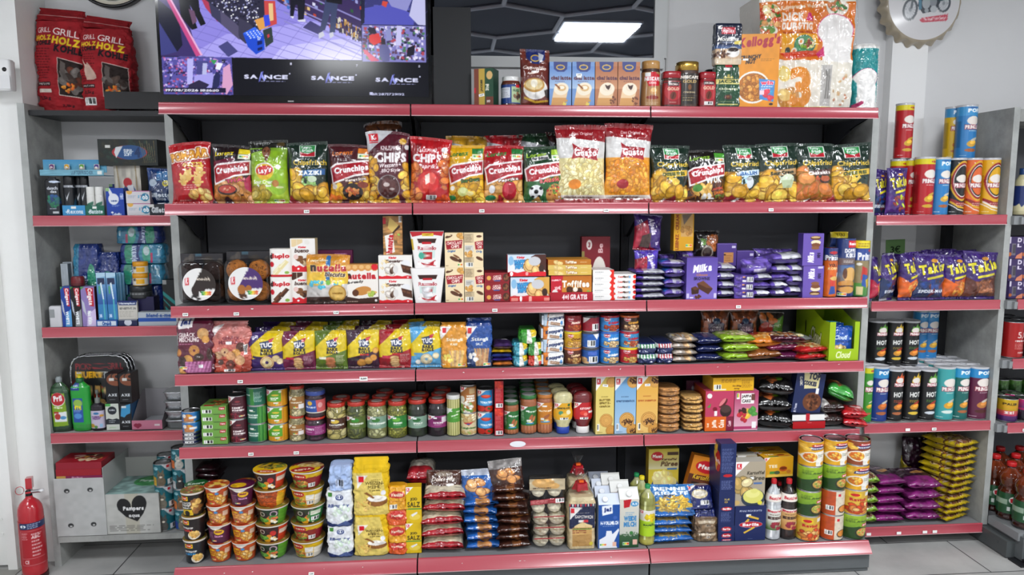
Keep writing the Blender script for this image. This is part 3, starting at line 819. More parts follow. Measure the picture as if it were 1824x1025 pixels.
feed(645,-110,762,39,'3a3b78',['4c4e9a','2a2c58','5a5cb0'],120,9,3)
P_('5456b8',(650,10),(700,0),(740,20),(740,39),(645,39));P_('c0c0e8',(740,-10),(762,-10),(762,39),(748,38),(732,22));P_('8f90cc',(690,-10),(740,-12),(728,14),(700,6));P_('d04a40',(684,-4),(694,-2),(690,8),(682,4));P_('20223c',(645,-110),(656,-110),(650,36),(645,39))
feed(645,40,762,106,'7f7cc0',['c8c4ec','3c3560','5a3a58','b0485a','8a86c8','2e2a48','e6e0f8','4a7a58'],300,7,5)
P_('d83a3a',(658,58),(676,54),(680,70),(666,76),(658,70));P_('5c5c92',(676,78),(684,70),(690,74),(696,84),(694,104),(682,106),(676,94));P_('2a2030',(680,64),(687,64),(688,74),(680,74))
P_('c6c4f0',(709,40),(718,40),(716,76),(706,76));P_('2a2438',(655,46),(668,44),(672,54),(660,56));P_('8c90c8',(688,48),(698,46),(700,66),(690,68));P_('1c1a2c',(728,80),(742,74),(740,92),(726,96));P_('d0466a',(645,84),(650,84),(676,104),(660,105))
feed(284,101,408,168,'5550a0',['8a7cd8','40357a','b04a78','7a70c8','2c2654','c08ad0','d0ccf4'],420,5,7)
P_('b8b4f4',(329,104),(340,104),(336,150),(326,150));P_('a6a0ec',(340,134),(372,128),(382,152),(360,168),(338,150));P_('4a4888',(346,108),(364,108),(360,132),(344,132));P_('b8bce8',(356,112),(364,112),(362,132),(354,132))
P_('262a58',(374,136),(380,126),(386,132),(384,150),(378,158),(370,158));P_('2a2444',(330,150),(348,142),(366,150),(352,164),(326,162));P_('3c9a58',(370,106),(382,106),(376,114));P_('d8a0c8',(392,120),(404,112),(408,150),(396,168),(388,160));P_('eef',(382,110),(392,112),(386,124),(378,122))
P_('1d1a3c',(288,156),(395,156),(395,164),(288,164))
A.t('19/08/2026 18:16:10',Uu(335),V(160.3),.195,.017,'f2f2ff',b=1)
P_('0a0b14',(409,102),(766,107),(766,172),(409,170))
A.t('5',Uu(393),V(108),.012,.022,'22222c')
for x,y in((468,135),(589,136),(707,138)):
 A.t('SA',Uu(x-27),V(y),.05,.03,'d6d8f4',b=2).t('NCE',Uu(x+18),V(y+.4),.088,.03,'d6d8f4',b=2)
 P_('9aa2ee',(x-14,y+8),(x-8,y-10),(x-2,y+4),(x+5,y-9),(x-3,y+9),(x-9,y-1));P_('6b6fd0',(x-14,y+10),(x-11,y+8),(x-4,y-10),(x-6,y-10))
 A.ln(Uu(x-10),V(y+6.5),Uu(x+38),V(y+9.5),1,'a8aad8');A.e(Uu(x+43),V(y-6),.003,.003,'cfd2f2')
for x,s in((514,'1'),(634,'7'),(749,'8')):A.t(s,Uu(x),V(111 if x<600 else 113),.006,.017,'c8c8e0',b=0)
A.t('BR2871729192',Uu(690),V(164.5),.125,.017,'c6c8ea',b=1).r(Uu(656),V(160.5),Uu(662),V(166),'c6c8ea')
SCR=mat('lit_screen',rough=.14,spec=.3,emit=.52)
SCR.node_tree.nodes['Principled BSDF'].inputs['Base Color'].default_value=(.01,.01,.012,1)
for l in list(SCR.node_tree.links):
 if l.to_socket.name=='Base Color':SCR.node_tree.links.remove(l)
nz_,nx_=470,440
U_,VV=MG(LS(0,1,nx_),LS(0,1,300))
G=Geo().grid(NST([(U_-.5)*SW,0*U_-.0012,.047+VV*SH],-1),A.sample(U_,1-VV));ob('screen',G,SCR,o)
x0,z1=at(771,14,.1)[0],at(800,14,.1)[1]
x1=at(839,100,.1)[0]
o=em('loudspeaker',((x0+x1)/2,.1,ZA));tag(o,'tall plain black loudspeaker box between the television and the coffee','loudspeaker')
w_=x1-x0;h_=z1-ZA
SPK=mat('black_foil_chipboard','17191d',rough=.4,var=.06,vs=6)
ob('cabinet',Geo().box(-w_/2,w_/2,0,.27,.0,h_,'000'),SPK,o,False)
ob('front_baffle',Geo().box(-w_/2,w_/2,-.012,-.0002,.0,h_,'000'),mat('baffle','101216',rough=.5),o,False)
x0,x1,z0,z1=fit(186,276,167,190,.238,ZLA)
w_=x1-x0+.02
A=Art(.22,'131418',60,side='101114');A.r(.0,.0,1,.1,'24262a').r(.15,.38,.58,.62,'3a3c40').r(.16,.42,.57,.58,'17181c').t('LG',.06,.5,.06,.2,'b8babd').t('DVD USB',.36,.5,.3,.12,'8d9094').t('HD',.68,.5,.05,.12,'5a5c60')
G=GB(w_,.09,.072,A,cell=.0015)
o=ob('disc_recorder',G,BZ);o.location=((x0+x1)/2+.01,.238,ZLA+.004);tag(o,'black disc recorder on the black board beside the charcoal sacks','disc recorder')
for sx in(-.08,.08):ob('foot',GT([(-.004,.009),(0,.009)],'111',12),PLAST,o).location=(sx,.05,0)
o=em('fire_extinguisher',(-.695,.13,0),.35);tag(o,'red fire extinguisher standing on the floor by the left wall','fire extinguisher')
EXR=mat('red_enamel','b3212c',rough=.25,coat=.5)
A=Art(1.4,'a81e28',200)
A.r(.12,.02,1,.16,'1b2c58').e(.26,.09,.11,.05,'e8eaee').t('5',.26,.09,.06,.06,'1b2c58').ln(.42,.03,.95,.15,3,'c8cce0')
A.r(.14,.2,.145,.98,'e8c8c8').r(.5,.2,.505,.98,'e8c8c8').r(.14,.2,.95,.205,'e8c8c8').r(.14,.975,.95,.98,'e8c8c8').r(.14,.82,.95,.825,'e8c8c8').t('CE',.32,.9,.16,.08,'e8c8c8').ln(.54,.24,.92,.8,7,'e8c8c8').ln(.18,.23,.44,.4,4,'e8c8c8').t('ABC',.7,.34,.3,.08,'e8c8c8')
prof=[(0,.044),(.004,.05),(.02,.05),(.022,.047),(.026,.0495),(.30,.0495),(.325,.046),(.345,.036),(.358,.022),(.366,.014),(.375,.014)]
ob('cylinder',GT(prof,'a81e28',40),EXR,o)
ob('base_ring',GL([(.0,.051,.051,2),(.022,.051,.051,2)],col='3a1014'),PLAST,o)
ob('instruction_label',GL([(.07,.0503,.0503,2),(.27,.0503,.0503,2)],art=A,cap='none'),LABEL,o)
ob('valve',GT([(.37,.013),(.395,.013),(.40,.008)],'2c2c2e',20).tube([(0,0,.39),(.045,-.01,.392)],.008,'9a9a9c'),mat('dark_metal',rough=.3,metal=.8),o)
ob('handle',Geo().box(-.012,.012,-.03,.012,.398,.445,'b01e28').box(-.01,.01,-.055,.0,.385,.392,'b01e28'),EXR,o,False).rotation_euler=(-.1,0,0)
ob('pull_ring',Geo().tube([(-.03+.016*COS(a),-.012,.405+.018*SIN(a))for a in LS(0,6.3,18)],.0014,'c04048',cap=False),mat('dark_metal'),o)
ob('gauge',GT([(0,.011),(.006,.011),(.008,.0)],'d8d8da',18),LABEL,o).location=(.05,-.012,.392)
#goods: placing helpers (q = left, right, top, bottom as seen; Y = depth of the front)
def ar(q,bg,**k):
 w_=max(4,q[1]-q[0]);h_=max(4,q[3]-q[2])
 return Art(h_/w_,bg,n=int(max(30,min(420,h_*2.2))),**k)
STK=None
def SK_(parent,x,y,z,w_=.024,h_=.011,rot=.0):
 global STK
 if STK is None:STK=GB(1,.02,1,Art(.5,'f5f5f3',20).t('1.99',.5,.5,.6,.4,'777'),cell=.08).mesh('price_sticker')
 o=ob('price_sticker',STK,TAGM,parent);o.location=(x,y,z);o.scale=(w_,.02,h_);o.rotation_euler=(0,rot,0)
 o['label']='small white price SK_'
 return o
def BOX(name,label,cat,q,art,Y=.03,zb=None,d=.05,rz=.0,ry=.0,rx=.0,M=None,group=None,st=None,cell=CELL,dz=.0,h=None):
 x0,x1,z0,z1=fit(*q,Y,zb)
 w_=x1-x0;h_=(z1-z0)if h is None else h
 if rz:w_=w_/COS(rz)if abs(rz)<.3 else w_
 o=ob(name,GB(w_-.0015,d,h_-.0004,art,cell),M or CARD)
 o.location=((x0+x1)/2,Y,z0+dz);o.rotation_euler=(rx,ry,rz)
 tag(o,label,cat,group)
 if st:SK_(o,(st[0]-.5)*w_,-.0007,(1-st[1])*h_,rot=RU(-.15,.15))
 return o
def BAG(name,label,cat,q,art,Y=.03,zb=None,t=.08,rz=.0,ry=.0,rx=.0,M=None,group=None,seed=None,amp=.004,seal=.045,pull=.09,back=None,ripple=1.,st=None,parts=True,cell=CELL,slump=.15):
 x0,x1,z0,z1=fit(*q,Y+t*.4,zb)
 w_=(x1-x0)*1.035;h_=z1-z0;seed=seed or rnd.randrange(9999)
 o=em(name,((x0+x1)/2,Y+t/2,z0));o.rotation_euler=(rx,ry,rz);tag(o,label,cat,group)
 kw=dict(seal=seal,amp=amp,seed=seed,pull=pull,back=back,ripple=ripple,cell=cell,slump=slump)
 if parts:
  for p_,nm in(('body','pouch'),('top_seal','top_seal'),('bottom_seal','bottom_seal')):
   ob(nm,GBG(w_,h_,t,art,part=p_,**kw),M or FILM,o)
 else:ob('pouch',GBG(w_,h_,t,art,**kw),M or FILM,o)
 if st:SK_(o,(st[0]-.5)*w_,-t/2*1.25,(1-st[1])*h_,rot=RU(-.2,.2))
 return o
def BK(name,label,cat,q,art,Y=.03,zb=None,d=.05,M=None,group=None,n=5.,amp=.006,seed=None,rz=.0,ry=.0,taper=.9,fold=True,st=None,cell=CELL,rx=.0,topz=.93,foldc=None):
 """side-gusseted packet with a folded or crimped top"""
 x0,x1,z0,z1=fit(*q,Y+.01,zb)
 a=(x1-x0)/2;h_=z1-z0;b=d/2;seed=seed or rnd.randrange(9999)
 o=em(name,((x0+x1)/2,Y+b,z0));o.rotation_euler=(rx,ry,rz);tag(o,label,cat,group)
 tz=h_*topz if fold else h_
 prof=[(0,a*.93,b*.93,n),(h_*.03,a*.985,b,n),(h_*.3,a,b,n),(h_*.7,a*.985,b*.97,n),(tz-h_*.05,a*.96,b*taper*.9,n),(tz,a*.93*taper,b*taper*.7,n)]
 if fold and topz>.8 and False:pass
 ob('packet',GL(prof,art=art,za=0,zb=h_ if fold else tz,amp=amp,seed=seed,cell=cell),M or FILM,o)
 if fold:
  prof=[(tz-h_*.004,a*.93*taper,b*taper*.7,n),(tz+(h_-tz)*.4,a*.92*taper,b*.3,4),(h_,a*.95*taper,b*.12,4)]
  ob('folded_top',GL(prof,art=art,za=0,zb=h_,amp=amp,seed=seed,cell=cell),M or FILM,o)
 if st:SK_(o,(st[0]-.5)*2*a,-b-.002,(1-st[1])*h_,rot=RU(-.2,.2))
 return o
def cyl(q,Y,zb):
 """radius and centre of a round thing whose silhouette fills q and whose front is at depth Y"""
 r_=.03
 for _ in range(3):
  x0,x1,z0,z1=fit(*q,Y+r_,zb);r_=(x1-x0)/2
 return(x0+x1)/2,r_*.985,z0,z1-z0
CANM={}
def CAN(name,label,cat,q,art,Y=.05,zb=None,group=None,lid='tin',key=None,h=None,r=None,rim=True,st=None,M=None,x=None):
 cx,r_,z0,h_=cyl(q,Y,zb)
 if h:h_=h
 if r:r_=r
 if x is not None:cx=x
 o=em(name,(cx,Y+r_,z0));tag(o,label,cat,group)
 if key in CANM:parts=CANM[key]
 else:
  e_=.002
  body=GL([(.003,r_*.985,r_*.985,2),(.005,r_,r_,2),(h_-.005,r_,r_,2),(h_-.003,r_*.985,r_*.985,2)],art=art,za=.003,zb=h_-.003,cap='none').mesh('printed_body')
  body.materials.append(M or LABEL)
  if lid=='tin':
   G=GL([(h_-.004,r_*.98,r_*.98,2),(h_-.001,r_*1.,r_*1.,2),(h_,r_*.985,r_*.985,2),(h_-.001,r_*.95,r_*.95,2),(h_-.004,r_*.94,r_*.94,2),(h_-.004,r_*.8,r_*.8,2),(h_-.003,r_*.78,r_*.78,2)],col='bbbbbe')
   top=G.mesh('lid');top.materials.append(TIN)
  else:
   G=GL([(h_-.0095,r_*1.01,r_*1.01,2),(h_-.001,r_*1.02,r_*1.02,2),(h_,r_*1.,r_*1.,2),(h_-.001,r_*.96,r_*.96,2),(h_-.004,r_*.95,r_*.95,2)],col=lid)
   top=G.mesh('lid');top.materials.append(LIDM)
  bot=GL([(0,r_*.985,r_*.985,2),(.001,r_*1.,r_*1.,2),(.004,r_*.985,r_*.985,2)],col='bbbbbe').mesh('bottom_rim');bot.materials.append(TIN)
  parts=[body,top,bot]
  if key:CANM[key]=parts
 for me in parts:
  c=bpy.data.objects.new(me.name.split('.')[0],me);COL.objects.link(c);c.parent=o
 if st:SK_(o,(st[0]-.5)*r_*1.2,-r_-.0008,(1-st[1])*h_,w_=.02,h_=.009)
 return o
def JAR(name,label,cat,q,cont,lab,Y=.05,zb=None,group=None,lid='c03a30',lidtxt=None,prof=None,lv=(.2,.62),lh=.10,neck=.86,key=None,wide=1.,lidart=None,r=None,x=None,h=None,liquid=None):
 """cont: art of the contents through the glass; lab: art of the paper label or None; lv: bottom and top of the label as shares of the height"""
 cx,r_,z0,h_=cyl(q,Y,zb)
 if r:r_=r
 if h:h_=h
 if x is not None:cx=x
 o=em(name,(cx,Y+r_,z0));tag(o,label,cat,group)
 if key and key in CANM:parts=CANM[key]
 else:
  p_=prof or[(0,.93),(.02,.98),(.06,1),(.16,.97),(.2,.985),(.62,.985),(.68,1.),(.76,.99),(.83,.9),(.88,neck),(.93,neck)]
  body=GL([(z*h_,a*r_,a*r_,2)for z,a in p_],art=cont,za=0,zb=h_).mesh('glass_jar');body.materials.append(GLASSY)
  lr=r_*max(neck,.1)*1.04*wide
  lz=h_*(1-lh)
  ld=GL([(lz,lr*.98,lr*.98,2),(lz+.001,lr,lr,2),(h_-.002,lr,lr,2),(h_,lr*.96,lr*.96,2),(h_-.0005,lr*.8,lr*.8,2)],col=lid,capart=lidart)if lidart is None else GL([(lz,lr*.98,lr*.98,2),(lz+.001,lr,lr,2),(h_-.002,lr,lr,2),(h_,lr*.96,lr*.96,2)],col=lid,capart=lidart)
  ld=ld.mesh('lid');ld.materials.append(LIDM)
  parts=[body,ld]
  if lab is not None:
   zz=LS(lv[0],lv[1],6);rr=np.interp(zz,[a[0]for a in p_],[a[1]for a in p_])
   lb=GL([(z*h_,a*r_,a*r_,2)for z,a in zip(zz,rr)],art=lab,za=lv[0]*h_,zb=lv[1]*h_,cap='none',off=.0006).mesh('paper_label');lb.materials.append(LABEL)
   parts.append(lb)
  if key:CANM[key]=parts
 for me in parts:
  c=bpy.data.objects.new(me.name.split('.')[0],me);COL.objects.link(c);c.parent=o
 return o
def LY(name,labels,cat,q,n,art,Y=.02,d=.2,group=None,zb=None,M=None,seeds=None,jit=.006,jr=.05,seal=.05,amp=.003,back=None,shrink=None,fat=1.3,cell=.0026,flipart=False,rzs=.0,pull=.04,parts=True,xs=None):
 """n pillow packs lying flat on each other, short seam to the front; q spans the pile"""
 x0,x1,z0,z1=fit(*q,Y,zb)
 w_=x1-x0;t=(z1-z0)/n;out=[]
 arts=art if isinstance(art,list)else[art]
 pro={}
 r=RR(int(q[0]*7+q[2]))
 for i in range(n):
  ai=i%len(arts)
  z=z1-(i+1)*t
  if ai not in pro:
   o=em(name,(0,0,0))
   fat=min(fat,1.);kw=dict(seal=seal,amp=min(amp,t*.07),seed=r.randrange(999),pull=pull,back=back,cell=cell,ripple=.8,boxy=True,slump=0)
   if parts:
    ob('pouch',GBG(w_,d,t*fat,arts[ai],part='body',**kw),M or FILM,o)
    ob('front_seal',GBG(w_,d,t*fat,arts[ai],part='bottom_seal',**kw),M or FILM,o)
    ob('rear_seal',GBG(w_,d,t*fat,arts[ai],part='top_seal',**kw),M or FILM,o)
   else:ob('pouch',GBG(w_,d,t*fat,arts[ai],**kw),M or FILM,o)
   pro[ai]=o
  else:o=dup(pro[ai],(0,0,0))
  jx=r.uniform(-jit,jit)+(xs[i]if xs else 0)
  o.location=((x0+x1)/2+jx,Y+r.uniform(0,.012),z+t*.5)
  o.rotation_euler=(-PI/2+r.uniform(-.02,.02),r.uniform(-.25,.25)*jr,r.uniform(-jr,jr)+rzs)
  tag(o,(labels[i]if isinstance(labels,list)else labels.format(ords(n)[i])),cat,group)
  out.append(o)
 return out
def PILE(fn,n,q,label,**kw):
 """n equal cartons stacked in q; the first is built, the rest are copies"""
 x0,x1,z0,z1=fit(*q,kw.get('Y',.03),kw.get('zb'))
 hh=(q[3]-q[2])/n;first=None;out=[]
 for i in range(n):
  z=z1-(i+1)*(z1-z0)/n
  if first is None:
   kw2=dict(kw);kw2['zb']=z;first=fn((q[0],q[1],q[2],q[2]+hh),kw2);o=first;o['label']=label.format(ords(n)[0])
   base=o.location.copy()
  else:
   o=dup(first,(base[0]+RU(-.002,.002),base[1]+RU(-.001,.002),z),label=label.format(ords(n)[i]))
  out.append(o)
 return out
def BP(name,label,cat,q,n,art,group=None,**kw):
 return PILE(lambda qq,k2:BOX(name,'',cat,qq,art,group=group,**k2),n,q,label,**kw)
CRISP=['e4b63e','d8a22c','eec858','cc9428']
#crisp bags on the second shelf
def crunch(q,bg,sub,sc,top='e8d020',c2=None,chips=CRISP,badge='e8d020',seed=1,extra=None,c3=None):
 A=ar(q,bg)
 if c2:A.p(c2,(0,.62),(1,.5),(1,1),(0,1))
 A.t('Lorenz',.32,.15,.5,.075,top,rot=5,sh=.2)
 A.r(.68,.06,.97,.15,badge).r(.68,.155,.97,.24,'dfe6c8').ns(.72,.18,.2,.03)
 A.ch(.75,.8,.28,.2,26,.12,chips,seed,o='9c6418').ch(.2,.78,.22,.18,18,.12,chips,seed+1,o='9c6418')
 A.p('f3eceb',(.0,.40),(.14,.33),(.99,.245),(1,.5),(.62,.54),(.06,.69)).p('a81626',(.04,.42),(.16,.36),(.96,.28),(.96,.47),(.6,.51),(.09,.65))
 A.t('Crunchips',.52,.43,.82,.135,'fff',rot=8,b=2)
 if extra:extra(A)
 A.t(sub,.62,.60,.5,.06,sc,rot=7,b=2,o='3a1c10' if sc!='222' else None)
 return A.nz(.07,seed=seed)
def frisch(q,sub,sc,band,chips=CRISP,seed=1,pic='e9d9a0'):
 A=ar(q,'142a20')
 A.p('8e1a26',(0,.78),(.35,.92),(1,.78),(1,1),(0,1)).p('e6e2dc',(.18,.99),(.42,.88),(.5,.90),(.28,1)).p('e6e2dc',(.0,.78),(.36,.9),(.36,.915),(0,.80))
 A.ch(.5,.66,.2,.11,22,.07,[pic],seed+5,asp=.5)
 A.p(band,(.2,.47),(.95,.43),(.95,.53),(.2,.57))if band else None
 A.ch(.16,.66,.14,.2,11,.17,chips,seed,o='94681c').ch(.4,.82,.2,.08,6,.18,chips,seed+1,o='94681c').ch(.84,.84,.14,.08,6,.17,chips,seed+2,o='94681c')
 A.r(.32,.055,.72,.245,'e8ece6').r(.34,.065,.70,.18,'2f8a48').p('b01d2c',(.34,.16),(.52,.2),(.70,.16),(.70,.235),(.34,.235))
 A.t('funny-',.5,.095,.26,.05,'fff').t('frisch',.52,.14,.26,.05,'fff')
 A.t('Chipsfrisch',.56,.345,.84,.105,'e8c040',b=1)
 A.t(sub,.56,.5,.6,.06,sc,rot=3,b=2)
 return A.nz(.08,seed=seed)
q=(304.5,378,253,361.5)
A=ar(q,'b01620')
A.t('POM-BÄR',.5,.2,.9,.16,'e9a83c',rot=7,b=2,o='b0602a',o2='f4efe6').r(.5,.33,.84,.4,'e8d22a').t('ORIGINAL',.67,.365,.3,.04,'a02020').e(.42,.37,.06,.05,'e0b060')
for x,y in((.5,.5),(.78,.45),(.72,.6),(.36,.58)):
 A.e(x,y,.09,.075,'e6c070').e(x-.06,y-.055,.035,.035,'e6c070').e(x+.06,y-.055,.035,.035,'e6c070').e(x,y+.07,.08,.085,'dcb05c').e(x-.1,y+.05,.04,.03,'e6c070').e(x+.1,y+.05,.04,.03,'e6c070')
A.ch(.74,.86,.22,.07,16,.08,['e8c87a','dcb05c','f0d890'],3,o='a8602a').ln(.34,.68,.8,.78,3,'f0d8d0').ln(.2,.92,.5,.96,1,'e8c0b0').nz(.08)
BAG('crisp_bag','bright red crisp bag with yellow bubble lettering, first bag on the second shelf','crisp bag',q,A,Y=.02,zb=ZB,ry=-.03)
q=(377,448,258,361)
BAG('crisp_bag','black and dark red crisp bag with a red banner and a bowl of red dip','crisp bag',q,crunch(q,'1d0f14','THAI','d84a6a',c2='3a1218',chips=['c8884a','b8703a','d8a070'],seed=3,extra=lambda A:(A.p('6a1a34',(0,.3),(.6,.2),(.6,.3),(0,.4)),A.p('f3eceb',(.0,.40),(.14,.33),(.99,.245),(1,.5),(.62,.54),(.06,.69)),A.p('a81626',(.04,.42),(.16,.36),(.96,.28),(.96,.47),(.6,.51),(.09,.65)),A.t('Crunchips',.52,.43,.82,.135,'fff',rot=8,b=2),A.e(.4,.76,.26,.13,'2a1512').e(.4,.75,.23,.1,'b83a2c').ch(.4,.75,.12,.03,8,.03,['e8a080'],4).p('c8305c',(.84,.6),(.98,.5),(1,.8),(.86,.74)))),Y=.02,zb=ZB,ry=.02)
q=(445,514,250,361)
A=ar(q,'8ab426')
A.g('6f9a20','a8c83a').e(.6,.7,.5,.6,'b4d23c').e(.75,.55,.3,.5,'94c02c')
A.r(0,0,1,.12,'171a14').e(.1,.2,.55,.1,'171a14').e(.5,.25,.5,-.09,'8ab426').t('LIMITED',.35,.05,.4,.03,'c8c8c8',b=0).e(.83,.07,.1,.06,'4a3c20')
A.e(.47,.16,.12,.11,'1a120e').e(.47,.19,.115,.14,'7a4a30').e(.42,.17,.02,.015,'20140e').e(.52,.17,.02,.015,'20140e').p('6a3c26',(.46,.18),(.49,.22),(.45,.22)).e(.47,.245,.05,.018,'f0e8e0').r(.42,.27,.52,.33,'6a4028').p('9cc02e',(.15,.36),(.4,.29),(.47,.34),(.55,.29),(.8,.36),(.8,.45),(.15,.45))
A.e(.42,.48,.26,.21,'e9e4da',-8).e(.42,.5,.24,.2,'e8c02c',-8).e(.42,.475,.23,.12,'c81e28',-8).t("Lay's",.42,.485,.36,.1,'fff',rot=8,b=2,sh=.2)
A.t('Sour Cream',.38,.655,.56,.06,'fff',b=1).t('& Onion',.38,.71,.4,.05,'fff',b=1).ch(.25,.86,.22,.1,14,.12,['c8b048','b89c38','d8c468'],2,o='8a7c2c').e(.7,.68,.09,.09,'b87a3a').e(.78,.42,.07,.06,'eee').e(.8,.74,.1,.03,'d8e0a0').ns(.6,.94,.26,.025).nz(.1)
BAG('crisp_bag','lime green crisp bag with a red and yellow round logo and a smiling head','crisp bag',q,A,Y=.025,zb=ZB)
q=(514,585.5,253,361)
BAG('crisp_bag','dark green crisp bag with a blue patch of cucumber dip','crisp bag',q,frisch(q,'ZAZIKI','e8f0f8','2c64a0',seed=4,pic='8cb868').e(.62,.6,.12,.08,'cfe0c0').t('ZAZIKI',.56,.5,.6,.07,'fff',b=2),Y=.02,zb=ZB)
q=(585,663,257,361)
BAG('crisp_bag','maroon crisp bag with orange lettering, a red banner and a black pan','crisp bag',q,crunch(q,'4a1820','Western Style','f0e0d8',top='e07828',badge='e08030',seed=6,extra=lambda A:A.e(.55,.8,.24,.19,'241a16').ch(.55,.8,.15,.09,24,.045,['c86a30','e09050','b8502a'],5).e(.8,.68,.13,.07,'8a3a26').ch(.12,.9,.14,.05,10,.05,['e07028'],5).e(.13,.72,.07,.06,'e8ddd8')),Y=.02,zb=ZB,ry=.02)
q=(650,716,215,355);A=ar(q,'2a0f1a').ch(.5,.07,.4,.06,14,.14,['5a3018','6a3c20'],2)
BAG('crisp_bag','dark maroon crisp bag peeking up behind the tall barbecue crisp bag','crisp bag',q,A,Y=.13,zb=ZB,parts=False)
q=(654,730,233,361)
A=ar(q,'551826');A.K(.62,.32,'c8c8cc').t('KNUSPRIGE',.58,.24,.48,.06,'f0e8e8',b=0).t('CHIPS',.58,.37,.74,.14,'f4f0f0',b=2).t('Western',.52,.475,.44,.055,'f0e8e8',rot=4,sh=.3).t('BBQ Style',.56,.55,.46,.06,'f0e8e8',rot=3,sh=.3)
A.ch(.1,.62,.12,.28,16,.1,CRISP,3,o='7a4a18').ch(.92,.72,.1,.26,14,.1,CRISP,8,o='7a4a18').ch(.5,.96,.5,.04,12,.1,CRISP,6,o='7a4a18').e(.5,.77,.28,.28,'8f8a8a').e(.5,.77,.26,.26,'4a2424').e(.5,.75,.18,.17,'5c3230').e(.45,.74,.08,.05,'c8b8b4').e(.58,.8,.06,.03,'b8a8a4').e(.86,.14,.08,.08,'c89828').e(.96,.22,.06,.06,'d8d8d8').nz(.09)
BAG('crisp_bag','tall plum crisp bag with a silver corner and a bowl of dark sauce','crisp bag',q,A,Y=.015,zb=ZB,t=.08)
q=(728,801,245,361)
A=ar(q,'b4161f');A.p('8e1018',(0,.1),(.3,.1),(0,.45)).t('KNUSPRIGE',.42,.2,.5,.055,'f4e4e4',b=0).t('CHIPS',.42,.32,.72,.13,'f8f0f0',b=2).t('Paprika',.45,.45,.52,.08,'f8e8e8',sh=.3).ch(.12,.72,.14,.3,22,.1,['d87a3a','c8682c','e09050'],3,o='8e2818').ch(.86,.5,.1,.26,14,.1,['d87a3a','c8682c'],8,o='8e2818')
A.e(.45,.68,.28,.26,'d02828').e(.36,.72,.12,.2,'e24a40').e(.55,.62,.1,.14,'e85a50').p('f4dcd0',(.36,.58),(.48,.54),(.5,.68),(.4,.72)).e(.84,.18,.08,.07,'e8e8e8').bc(.4,.87,.66,.95).ch(.82,.94,.16,.04,10,.07,['e0b040','d85020'],2).nz(.09)
BAG('crisp_bag','red crisp bag with large white lettering and a red pepper, right of the plum one','crisp bag',q,A,Y=.015,zb=ZB,t=.08,ry=.03)
for q,c0,c1,lab in(((796,868,242,355),'a9a9ad','b88a20','yellow and silver crisp bag slumped behind the yellow crisp bag'),((864,930,241,355),'a0a0a4','9c1822','red and silver crisp bag slumped behind the red pepper crisp bag'),((925,993,238,355),'9a9a9e','1c3a24','green and silver crisp bag slumped behind the football crisp bag'),((972,1000,236,355),'707074','3a1216','dark crisp bag squeezed behind the corn puff bag')):
 A=ar(q,c0);A.p(c1,(0,0),(1,0),(1,.25),(.5,.15),(0,.09)).nz(.3,(8,8),4)
 BAG('crisp_bag',lab,'crisp bag',q,A,Y=.14,zb=ZB,parts=False,amp=.006)
q=(796,863,259,361)
BAG('crisp_bag','golden yellow crisp bag with a red banner and an onion','crisp bag',q,crunch(q,'d8a414','Sour Cream','3a6a20',top='2c6a2c',badge='2c7a3c',seed=9,chips=['e0b02c','d09a1c','ecc448'],extra=lambda A:A.e(.42,.8,.14,.12,'c8cc7a').e(.42,.78,.08,.08,'dce0a0').e(.6,.83,.1,.06,'e8d890').e(.12,.91,.12,.07,'1e7a3c').e(.13,.74,.07,.06,'e8e4d8')),Y=.02,zb=ZB)
q=(860,933,259,361)
BAG('crisp_bag','red crisp bag with green lettering, a red banner and a whole paprika','crisp bag',q,crunch(q,'a8141e','Paprika','f8ece8',top='2c8a3c',badge='2c7a3c',seed=12,chips=['dc9a4c','d0843a','e8b06a'],extra=lambda A:A.e(.64,.78,.18,.24,'b0182a').e(.57,.76,.06,.17,'cc3a4a').p('3a7a34',(.62,.62),(.7,.56),(.72,.64)).e(.18,.91,.13,.07,'1e7a4c').e(.2,.76,.08,.1,'e8e8ec')),Y=.02,zb=ZB)
q=(932,1007,261,361)
BAG('crisp_bag','dark green crisp bag with a football and a salsa snack','crisp bag',q,crunch(q,'1c3c22','SALSA','e86a6a',top='a8cc3a',badge='a8cc3a',seed=15,c2='2c6a34',chips=['c8904a'],extra=lambda A:(A.r(0,.62,1,1,'276030'),A.p('e8e6e0',(.18,.2),(.6,.15),(.62,.22),(.2,.27)),A.t('Fan Edition',.4,.21,.38,.045,'223',rot=5),A.e(.29,.8,.17,.16,'eceef0').e(.29,.8,.05,.05,'1c1c20').e(.18,.74,.04,.03,'1c1c20').e(.4,.74,.04,.04,'1c1c20').e(.22,.89,.04,.03,'1c1c20').e(.37,.88,.04,.03,'1c1c20'),A.e(.74,.84,.2,.25,'c88a4a',15).ch(.72,.77,.15,.1,40,.03,['c83a2c','5a8a3c','e0c050','8a3a20'],4).p('c89048',(.2,.97),(.35,.88),(.45,.98)))),Y=.02,zb=ZB)
def gusto(q,puff,sd,seed):
 A=ar(q,'d8d6d4');A.g('8e141e','8e141e',0,.17).p('8e141e',(0,.16),(1,.22),(1,.15),(0,.1))
 A.r(0,.43,1,.94,puff[0]).ch(.5,.68,.52,.24,190,.075,puff,seed,o=sd,asp=.5)
 A.p('a01824',(.3,.24),(.42,.29),(.84,.31),(.8,.4),(.84,.46),(.42,.42),(.28,.44),(.33,.34)).t('Gusto',.57,.36,.46,.09,'f4ecec',b=2,o='a01824').t('Das Original',.52,.12,.42,.05,'e8d0d0',sh=.2,b=0)
 A.r(0,.90,1,.95,'e0d4cc').g('8e141e','8e141e',.95,1).t('Maissnack mit Erdnuss',.45,.925,.55,.022,'6a4a40',b=0).e(.36,.76,.13,.1,'e88a2a' if sd!='b06a18' else 'a01824')
 return A.nz(.07,seed=seed)
q=(990,1079,222,361)
